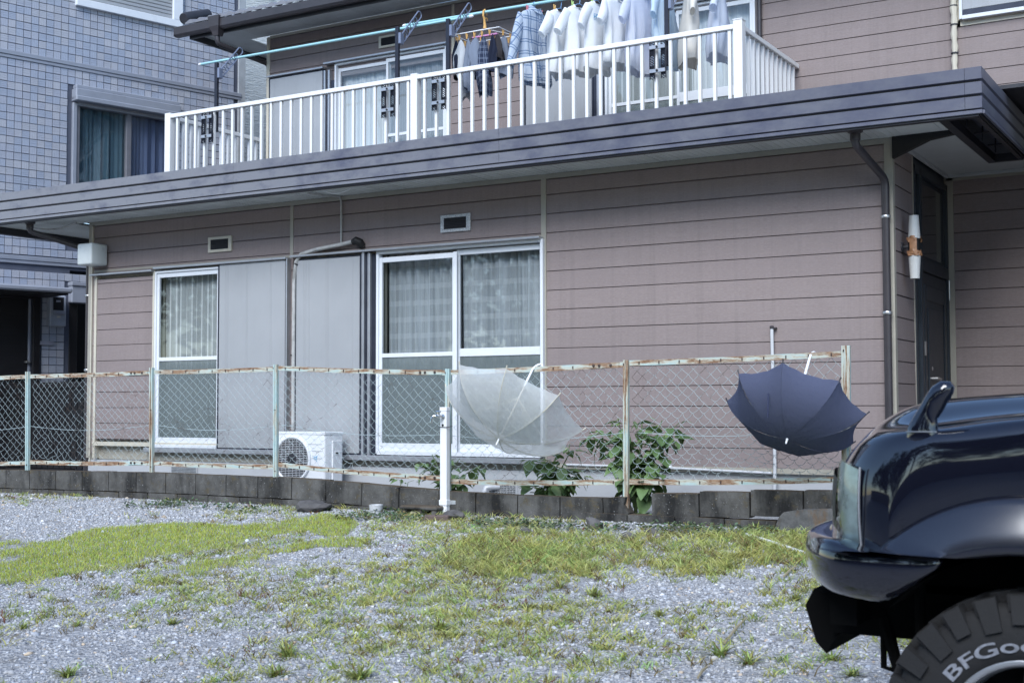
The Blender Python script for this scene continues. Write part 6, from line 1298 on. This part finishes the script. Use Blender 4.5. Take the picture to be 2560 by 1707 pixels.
# wheels with lugged tyres
M['rubber'] = plain('tyre_rubber', (.010, .010, .011), .8, var=.2, vs=30, bump=.3, bs=90); M['rim'] = plain('silver_rim', (.45, .46, .48), .3, .7, var=.08); M['letter'] = plain('raised_white_letters', (.20, .21, .24), .75, var=.35, vs=60, dirt=((.10, .10, .10), 30, .58))
def wheel(u0, mir, txt=True):
    def wp(v): return v if not mir else 2*HV-v
    ty = MB(); prof = [(.215, .02), (.225, .006), (.25, .0), (.29, .0), (.325, .006), (.355, .018), (.370, .03), (.374, .10), (.370, .17), (.355, .185), (.31, .20), (.24, .195)]
    N = 56; V = []
    for i in range(N):
        a = 6.2832*i/N; V += [(u0+r*math.cos(a), wp(h), r*math.sin(a)) for r, h in prof]
    m = len(prof); ty.add(V, [(i*m+j, i*m+j+1, ((i+1) % N)*m+j+1, ((i+1) % N)*m+j) for i in range(N) for j in range(m-1)])
    wt = co('wheel', ty, M['rubber'], smooth='all')
    lug = MB(); L = 26
    def blk(a0, a1, h0, h1, r0, r1, sk=0.):
        pts = []
        for r in (r0, r1):
            sh = .90 if r == r1 else 1.0; am = (a0+a1)/2; hm = (h0+h1)/2
            for a, h in ((a0, h0), (a1, h0), (a1, h1), (a0, h1)): aa = am+(a-am)*sh+sk*(h-.1); hh = hm+(h-hm)*sh; pts.append((u0+r*math.cos(aa), wp(hh), r*math.sin(aa)))
        lug.add(pts, [(0, 3, 2, 1), (4, 5, 6, 7), (0, 1, 5, 4), (1, 2, 6, 5), (2, 3, 7, 6), (3, 0, 4, 7)])
    for k in range(L):
        a = 6.2832*k/L; w_ = 6.2832/L
        blk(a, a+w_*.66, .012, .062, .35, .396-(k % 2)*.004, .25); blk(a+w_*.5, a+w_*1.12, .068, .108, .365, .40, 1.2); blk(a+w_*.1, a+w_*.75, .113, .15, .365, .40, -1.1); blk(a+w_*.4, a+w_*1.05, .155, .195, .35, .396, .2)
        a0, a1 = a+w_*.02, a+w_*(.62 if k % 2 else .55)      # side lugs on the shoulder
        P = []
        for r, v_ in ((.302 if k % 2 else .318, .0005), (.358, .010), (.392, .016)):
            for aa in (a0, a1): P += [(u0+r*math.cos(aa), wp(v_-.009), r*math.sin(aa)), (u0+r*math.cos(aa), wp(v_+.01), r*math.sin(aa))]
        lug.add(P, [(0, 2, 6, 4), (4, 6, 10, 8), (0, 4, 5, 1), (4, 8, 9, 5), (2, 3, 7, 6), (6, 7, 11, 10), (0, 1, 3, 2), (8, 10, 11, 9)])
    co('tread_lugs', lug, M['rubber'], wt)
    rm = MB(); pr_ = [(.222, .028), (.226, .012), (.218, .006), (.206, .012), (.198, .04), (.19, .10)]
    V = []
    for i in range(48):
        a = 6.2832*i/48; V += [(u0+r*math.cos(a), wp(h), r*math.sin(a)) for r, h in pr_]
    m = len(pr_); rm.add(V, [(i*m+j, i*m+j+1, ((i+1) % 48)*m+j+1, ((i+1) % 48)*m+j) for i in range(48) for j in range(m-1)]); co('rim', rm, M['rim'], wt, smooth='all')
    sp2 = MB()
    for k in range(5):
        a = 6.2832*k/5+.35; c, s = math.cos(a), math.sin(a); w_ = .032
        sp2.add([(u0+c*.05-s*w_, wp(.03), s*.05+c*w_), (u0+c*.05+s*w_, wp(.03), s*.05-c*w_), (u0+c*.2+s*w_*.8, wp(.045), s*.2-c*w_*.8), (u0+c*.2-s*w_*.8, wp(.045), s*.2+c*w_*.8), (u0+c*.05-s*w_, wp(.06), s*.05+c*w_), (u0+c*.05+s*w_, wp(.06), s*.05-c*w_), (u0+c*.2+s*w_*.8, wp(.07), s*.2-c*w_*.8), (u0+c*.2-s*w_*.8, wp(.07), s*.2+c*w_*.8)], [(0, 1, 2, 3), (7, 6, 5, 4), (0, 4, 5, 1), (1, 5, 6, 2), (2, 6, 7, 3), (3, 7, 4, 0)])
    co('spokes', sp2, M['under'], wt)
    hb = MB(); V = []
    for i in range(24):
        a = 6.2832*i/24; V += [(u0+r*math.cos(a), wp(h), r*math.sin(a)) for r, h in ((.0, .015), (.04, .015), (.06, .03), (.065, .12))]
    hb.add(V, [(i*4+j, i*4+j+1, ((i+1) % 24)*4+j+1, ((i+1) % 24)*4+j) for i in range(24) for j in range(3)]); co('hub', hb, M['under'], wt, smooth=True)
    V = MB(); pts = [(u0+.2*math.cos(6.2832*i/32), wp(.10), .2*math.sin(6.2832*i/32)) for i in range(32)]; V.add(pts, [tuple(range(32))]); co('brake_backing', V, M['under'], wt)
    if txt:
        tx = letters('BFGoodrich', .050, off=.0008); xs3 = np.array([v[0] for v in tx.v]); wid = xs3.max(); out = []
        for x, y, z in tx.v:
            xx = (x/wid-.5)*.475; R_ = .245+y*1.0; ang_ = math.radians(92)-xx/.262
            out.append((u0+R_*math.cos(math.pi-ang_), wp(-.0025+z), R_*math.sin(ang_)))
        tx.v = out; co('sidewall_lettering', tx, M['letter'], wt, fix=False)
wheel(WU, False); wheel(WU, True, False); wheel(WU-2.0, False, True); wheel(WU-2.0, True, False)
# ================================================================= gravel, grass, weeds
def inpoly(pts, poly):
    x, y = pts[:, 0], pts[:, 1]; r = np.zeros(len(x), bool); n = len(poly)
    for i in range(n):
        (x0, y0), (x1, y1) = poly[i], poly[(i+1) % n]; c = ((y0 > y) != (y1 > y)) & (x < (x1-x0)*(y-y0)/(y1-y0+1e-12)+x0); r ^= c
    return r
def gp(l): return [tuple(pg(x, y)[:2]) for x, y in l]
_ns = [(RNG.normal(0, 1, 2)*f, RNG.uniform(0, 6.28), a) for f, a in ((1.3, 1), (2.4, .8), (4.5, .6), (8, .45), (15, .35)) for _ in range(4)]
def fnoise(P):
    s = np.zeros(len(P)); t = 0
    for k, ph, a in _ns: s += a*np.sin(P@k+ph); t += a*a
    return s/math.sqrt(t/2)
def region(margin, n):
    A = [pg(-560, 1262), pg(2700, 1300), pg(2900, 1760), pg(-500, 1760)]
    xs = [p[0] for p in A]; ys_ = [p[1] for p in A]; P = np.c_[RNG.uniform(min(xs), max(xs), n), RNG.uniform(min(ys_), YW-.005, n)]
    d = (P-CAM[:2]); z = d@FW[:2]; xx = (d@RT[:2])/np.maximum(z, .1)
    return P[(z > 3.2) & (xx > -.55) & (xx < .47)]
lawn = gp([(-80, 1345), (0, 1350), (105, 1357), (150, 1352), (192, 1333), (240, 1322), (300, 1318), (375, 1312), (450, 1307), (510, 1309), (570, 1315), (630, 1312), (700, 1308), (745, 1290), (820, 1284), (868, 1294), (900, 1310), (870, 1338), (820, 1344), (770, 1330), (700, 1336), (660, 1345), (630, 1348), (570, 1369), (495, 1381), (375, 1390), (315, 1417), (210, 1429), (130, 1447), (0, 1462), (-80, 1470)])
lawn2 = gp([(640, 1384), (715, 1365), (780, 1352), (850, 1343), (925, 1348), (905, 1368), (790, 1369), (715, 1384), (640, 1386), (560, 1400), (590, 1392)]); lawn3 = gp([(380, 1405), (420, 1398), (450, 1400), (420, 1412)]); lawn4 = gp([(560, 1415), (640, 1400), (660, 1390), (600, 1395), (500, 1402), (420, 1425), (380, 1440), (480, 1440)])
band = gp([(1180, 1345), (1300, 1330), (1500, 1338), (1700, 1335), (1850, 1330), (2000, 1335), (2100, 1345), (2020, 1410), (1900, 1415), (1800, 1430), (1740, 1450), (1600, 1420), (1450, 1440), (1330, 1432), (1240, 1450), (1120, 1420), (1080, 1380)])
foot = gp([(-50, 1252), (300, 1252), (650, 1262), (900, 1275), (1100, 1295), (1300, 1308), (1500, 1318), (1750, 1318), (1950, 1330), (1950, 1340), (1500, 1335), (1100, 1312), (800, 1300), (500, 1275), (0, 1266)])
tufts_px = [(720, 1640, 2.0), (1100, 1575, 1.9), (815, 1560, 1.3), (1400, 1470, 1.6), (1480, 1490, 1.8), (1330, 1520, 1.1), (60, 1570, 1.1), (190, 1565, 1.1), (170, 1690, 1.7), (430, 1560, 1.3), (1800, 1640, 2.2), (1870, 1660, 1.9), (900, 1695, 2.0), (690, 1690, 1.6), (2080, 1650, 1.6), (2130, 1690, 1.6), (1990, 1500, 1.3), (1650, 1540, 1.1), (1420, 1550, 1.0), (870, 1310, 1.2), (1720, 1322, 1.2), (1890, 1328, 1.5), (1925, 1328, 1.3), (2060, 1360, 1.4)]
# --- stones
def ico():
    bm = bmesh.new(); bmesh.ops.create_icosphere(bm, subdivisions=1, radius=1); V = np.array([v.co[:] for v in bm.verts]); Fc = np.array([[v.index for v in f.verts] for f in bm.faces]); bm.free(); return V, Fc
IV, IF = ico(); OV = np.array([(1, 0, 0), (-1, 0, 0), (0, 1, 0), (0, -1, 0), (0, 0, 1), (0, 0, -1)], float); OF = np.array([(0, 2, 4), (2, 1, 4), (1, 3, 4), (3, 0, 4), (2, 0, 5), (1, 2, 5), (3, 1, 5), (0, 3, 5)])
def stones(name, P, size, BV, BF, sink, mat):
    n = len(P); a = RNG.uniform(0, 6.283, n); s = size[:, None]*np.c_[RNG.uniform(.7, 1.3, n), RNG.uniform(.55, 1.0, n), RNG.uniform(.35, .75, n)]
    jit = 1+RNG.normal(0, .16, (n, len(BV), 1)); V = BV[None]*jit*s[:, None]; tl = RNG.normal(0, .3, n)
    x = V[..., 0]*np.cos(tl)[:, None]-V[..., 2]*np.sin(tl)[:, None]; z = V[..., 0]*np.sin(tl)[:, None]+V[..., 2]*np.cos(tl)[:, None]; y = V[..., 1]
    X = x*np.cos(a)[:, None]-y*np.sin(a)[:, None]+P[:, :1]; Y = x*np.sin(a)[:, None]+y*np.cos(a)[:, None]+P[:, 1:2]; Z = z+gz(P[:, 0], P[:, 1])[:, None]+(s[:, 2:3]*sink)
    VV = np.stack([X, Y, Z], -1).reshape(-1, 3); FF = (BF[None]+(np.arange(n)*len(BV))[:, None, None]).reshape(-1, 3)
    b = np.clip(RNG.normal(.49, .09, n), .10, .74); b[RNG.random(n) < .11] *= .42; b[RNG.random(n) < .08] *= 1.45; hue = RNG.normal(0, .03, n); c = np.c_[b*(.965+hue), b*(.985+hue*.3), b*(1.03-hue)]
    w = RNG.random(n) < .04; c[w] = c[w]*np.array([1.25, 1.0, .72])
    return npmesh(name, VV, FF, mat, np.repeat(np.clip(c, .01, .85), len(BV), 0), kind='stuff')
def _stonem():
    t = NT('gravel_stone'); at = t.n('Attribute'); at.attribute_name = 'col'; n = t.noise((1, 1, 1), 120, 3); return t.set(t.mix(t.math('MULTIPLY', n, .4), at.outputs['Color'], (.2, .2, .21)), .85, 0, t.bump(n, .3, .002), .25)
M['pebble'] = _stonem()
P = region(0, 520000); fn_ = fnoise(P); il = inpoly(P, lawn) | inpoly(P, lawn2) | inpoly(P, lawn4)
keep = (~il) | (RNG.random(len(P)) < .07); bare = fn_ > 1.15; keep &= ~(bare & (RNG.random(len(P)) < .75)); P = P[keep]
sz = np.clip(RNG.lognormal(math.log(.0056), .45, len(P)), .0032, .030)
g1 = P[sz > .0085]; g2 = P[sz <= .0085]; g1s, g2s = sz[sz > .0085], sz[sz <= .0085]
o = stones('gravel', g1[:40000], g1s[:40000], IV, IF, .12, M['pebble']); o['label'] = 'crushed grey gravel stones covering the lot'; o['category'] = 'gravel'
o = stones('gravel_chips', g2[:162000], g2s[:162000], OV, OF, .2, M['pebble']); o['label'] = 'fine pale gravel chips between the stones'; o['category'] = 'gravel'
# --- blades
def blades(name, P, h, w, lean, cols, label, cat, curl=.5):
    n = len(P); a = RNG.uniform(0, 6.283, n); ca, sa = np.cos(a), np.sin(a); ln = lean*h; d = RNG.uniform(0, 6.283, n); dx, dy = np.cos(d)*ln, np.sin(d)*ln; z0 = gz(P[:, 0], P[:, 1])-.004
    def row(f, ww, dz): return P[:, 0]+dx*f**1.7, P[:, 1]+dy*f**1.7, z0+h*f*(1-curl*.35*np.minimum(lean, 1.4)*f), ww
    V = []
    for f, k in ((0, .8), (.5, 1.0)):
        x, y, z, ww = row(f, w*k, 0); V += [np.stack([x-ca*ww, y-sa*ww, z], -1), np.stack([x+ca*ww, y+sa*ww, z], -1)]
    x, y, z, _ = row(1, 0, 0); V.append(np.stack([x, y, z], -1)); VV = np.stack(V, 1).reshape(-1, 3)
    F3 = np.array([(0, 1, 3), (0, 3, 2), (2, 3, 4)]); FF = (F3[None]+(np.arange(n)*5)[:, None, None]).reshape(-1, 3)
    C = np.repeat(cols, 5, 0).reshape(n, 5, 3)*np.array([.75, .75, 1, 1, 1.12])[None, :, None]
    o = npmesh(name, VV, FF, M['blade'], C.reshape(-1, 3), kind='stuff', smooth=False); o['label'] = label; o['category'] = cat; return o
def _blade():
    t = NT('grass_blade'); at = t.n('Attribute'); at.attribute_name = 'col'; di = t.n('BsdfPrincipled'); di.inputs['Roughness'].default_value = .55; di.inputs['Specular IOR Level'].default_value = .3; tl = t.n('BsdfTranslucent'); t.l(at.outputs['Color'], di.inputs[0]); t.l(at.outputs['Color'], tl.inputs[0]); m = t.n('MixShader'); m.inputs[0].default_value = .35; t.l(di.outputs[0], m.inputs[1]); t.l(tl.outputs[0], m.inputs[2]); t.l(m.outputs[0], t.out.inputs[0]); return t.m
M['blade'] = _blade()
def gcol(n, base, var, dry=.06):
    c = np.array(base)[None]*np.clip(RNG.normal(1, var, (n, 1)), .45, 1.7)*np.c_[RNG.normal(1, .12, n), RNG.normal(1, .05, n), RNG.normal(1, .12, n)]; w = RNG.random(n) < dry; c[w] = np.array([.26, .20, .09])*RNG.uniform(.6, 1.2, (w.sum(), 1)); w2 = RNG.random(n) < .015; c[w2] = (.20, .07, .04); return np.clip(c, .01, .6)
P = region(0, 560000); fn_ = fnoise(P*1.4); ins = (inpoly(P, lawn) | inpoly(P, lawn2) | inpoly(P, lawn4)) & (fn_+RNG.normal(0, .45, len(P)) > -1.25); L = P[ins][:130000]
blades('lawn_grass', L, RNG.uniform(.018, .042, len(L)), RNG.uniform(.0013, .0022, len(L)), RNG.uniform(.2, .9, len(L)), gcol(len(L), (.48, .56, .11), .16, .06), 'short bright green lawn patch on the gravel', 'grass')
P = region(0, 42000); fn_ = fnoise(P*.8); dens = np.clip(.32+.32*fn_, .03, .9); ib = inpoly(P, band); dens[ib] = np.clip(.62+.25*fn_[ib], .2, .95); dens *= np.where(ib, 1, .62); il = inpoly(P, lawn) | inpoly(P, lawn2) | inpoly(P, lawn4); dens[il] *= .10
bl = np.array(pg(230, 1660)[:2]); dens *= np.clip(np.linalg.norm(P-bl, axis=1)/1.2-.1, .02, 1); bl2 = np.array(pg(100, 1300)[:2]); dens *= np.clip(np.linalg.norm(P-bl2, axis=1)/2.4-.1, .03, 1)
bl3 = np.array(pg(1650, 1470)[:2]); dens *= np.clip(np.linalg.norm((P-bl3)*np.array([1, 1.6]), axis=1)/.8-.15, .12, 1)
Cn = P[RNG.random(len(P)) < dens]; nb_ = RNG.integers(5, 20, len(Cn)); idx = np.repeat(np.arange(len(Cn)), nb_); rad = RNG.uniform(.015, .075, len(Cn))[idx]
W = Cn[idx]+RNG.normal(0, 1, (len(idx), 2))*rad[:, None]*.6; ibw = inpoly(W, band); cs_ = RNG.uniform(.6, 1.35, len(Cn))[idx]; keepw = W[:, 1] < YW-.01; W, ibw, cs_, idx = W[keepw], ibw[keepw], cs_[keepw], idx[keepw]
hh = RNG.uniform(.018, .062, len(W))*cs_*np.where(ibw, 1.35, .95); ccol = gcol(len(Cn), (.46, .50, .16), .2, .12)[idx]*np.clip(RNG.normal(1, .18, (len(W), 1)), .5, 1.5)
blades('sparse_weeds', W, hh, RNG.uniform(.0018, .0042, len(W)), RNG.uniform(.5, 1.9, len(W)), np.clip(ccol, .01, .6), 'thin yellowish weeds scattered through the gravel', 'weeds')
print('weed blades', len(W))
# broad little leaves along the foot of the wall
P = region(0, 260000); P = P[inpoly(P, foot)]; P = P[fnoise(P*1.5)+RNG.normal(0, .5, len(P)) > .1][:3000]; n = len(P)
a = RNG.uniform(0, 6.283, n); r = RNG.uniform(.006, .016, n); z = gz(P[:, 0], P[:, 1])+RNG.uniform(.005, .055, n); tl = RNG.normal(0, .45, (n, 2)); V = []
for k in range(5):
    t_ = 2*math.pi*k/5; dx, dy = r*math.cos(t_), r*math.sin(t_)*.8; V.append(np.stack([P[:, 0]+dx*np.cos(a)-dy*np.sin(a), P[:, 1]+dx*np.sin(a)+dy*np.cos(a), z+dx*tl[:, 0]+dy*tl[:, 1]], -1))
o = npmesh('wall_foot_weeds', np.stack(V, 1).reshape(-1, 3), np.arange(n*5).reshape(-1, 5), M['blade'], np.repeat(gcol(n, (.13, .175, .095), .28, .05), 5, 0), kind='stuff'); o['label'] = 'low small leaved weeds along the foot of the block wall'; o['category'] = 'weeds'
# --- individual grass tufts
TL = ['spreading green grass tuft on the gravel']
protos_t = []
for k in range(4):
    n = 64 if k < 2 else 40; V = []; Fc = []; q = MB()
    for i in range(n):
        az = random.uniform(0, 6.28); ln = random.uniform(.25, 1.0); h = random.uniform(.45, 1.0)*(1.2-ln*.5); w_ = random.uniform(.022, .045); c, s = math.cos(az), math.sin(az); b = (random.gauss(0, .10), random.gauss(0, .10)); P_ = []
        for f in (0, .35, .7, 1):
            x_, z_ = ln*f**1.5, h*f*(1-.35*ln*f); ww = w_*(1-f**2)*(.7+f*.6); P_ += [(b[0]+c*x_-s*ww, b[1]+s*x_+c*ww, z_), (b[0]+c*x_+s*ww, b[1]+s*x_-c*ww, z_)]
        q.add(P_, [(0, 1, 3, 2), (2, 3, 5, 4), (4, 5, 7, 6)])
    me = bpy.data.meshes.new('grass_tuft'); me.from_pydata(q.v, [], q.f); cl = np.repeat(gcol(n, (.40, .46, .15), .25, .16), 8, 0); at = me.attributes.new('col', 'FLOAT_COLOR', 'POINT'); at.data.foreach_set('color', np.c_[cl, np.ones(len(cl))].astype(np.float32).ravel()); me.materials.append(M['blade']); protos_t.append(me)
for k, (x, y, s) in enumerate(tufts_px):
    p = pg(x, y); o = bpy.data.objects.new('grass_tuft', protos_t[k % 4]); COL.objects.link(o); o.location = p; sc = .070*s; o.scale = (sc*random.uniform(.9, 1.2), sc, sc*random.uniform(.6, .85)); o.rotation_euler.z = random.uniform(0, 6.28)
    o['label'] = 'loose green grass tuft rooted in the gravel lot'; o['category'] = 'grass tuft'; o['group'] = 'grass tufts scattered over the gravel lot'
# ================================================================= trees across the lot, behind the camera (seen mirrored in paint and glass)
def tree(x, y, h, r, seed, label):
    rng = np.random.default_rng(seed); z0 = float(gz(x, y)); t = thing('broadleaf_tree', label, 'tree', (x, y, z0), 'trees across the lot'); q = MB(); q.tube([(x, y, z0-.2), (x+.1, y, z0+h*.25), (x-.05, y+.1, z0+h*.5), (x, y, z0+h*.8)], [.2, .16, .12, .05], 8)
    for k in range(7): a = k*2.4; q.tube([(x, y, z0+h*(.28+.06*k)), (x+math.cos(a)*r*.4, y+math.sin(a)*r*.4, z0+h*(.4+.06*k)), (x+math.cos(a)*r*.75, y+math.sin(a)*r*.75, z0+h*(.46+.06*k))], [.07, .05, .02], 6)
    obj('trunk', q, M['stone'], t, smooth='all'); C = []
    for k in range(60):
        a, e, rr = rng.uniform(0, 6.28), rng.uniform(-.7, 1), rng.uniform(.35, 1)**.6; C.append((x+math.cos(a)*r*rr*math.sqrt(1-e*e*.6), y+math.sin(a)*r*rr*math.sqrt(1-e*e*.6), z0+h*.56+e*h*.44*rr))
    C = np.array(C); n = 7000; c = C[rng.integers(0, len(C), n)]+rng.normal(0, r*.13, (n, 3)); d1 = rng.normal(0, 1, (n, 3)); d1 /= np.linalg.norm(d1, axis=1)[:, None]; d2 = rng.normal(0, 1, (n, 3)); d2 -= d1*(d1*d2).sum(1)[:, None]; d2 /= np.linalg.norm(d2, axis=1)[:, None]; s = rng.uniform(.14, .26, (n, 1))
    V = np.stack([c-d1*s, c+d2*s*.5, c+d1*s, c-d2*s*.5], 1).reshape(-1, 3); npmesh('crown', V, np.arange(n*4).reshape(-1, 4), M['blade'], np.repeat(np.clip(rng.normal(1, .25, (n, 1)), .4, 1.6)*np.array([[.05, .085, .03]]), 4, 0), parent=t)
for k, (x, y, h, r, l) in enumerate(((-21, -22, 9.5, 4.2, 'leafy tree across the lot opposite the tiled house, outermost of the row'), (-14, -23, 10.5, 4.4, 'tall leafy tree across the lot opposite the tiled house'), (-7.5, -22.5, 9.5, 4.0, 'leafy tree across the lot opposite the narrow window'), (-1.5, -23.5, 11, 4.3, 'tallest leafy tree across the lot opposite the two leaf window'), (4.5, -22.5, 9, 3.8, 'shortest leafy tree across the lot behind the photographer'), (10.5, -23, 10.5, 4.3, 'leafy tree across the lot opposite the porch'))):
    tree(x, y, h, r, k, l)
# unseen wall added before those trees to keep low sky out of reflections
bd = thing('sky_screen_wall', 'plain concrete wall added below the trees across the lot to block low sky', 'wall', (-4, -20, -.6))
for k in range(22): obj('screen_panel', MB().cbox(-28+k*2.2, -28+k*2.2+2.19, -20.1, -20.0, -.8, 1.5, .01), M['stone'], bd)
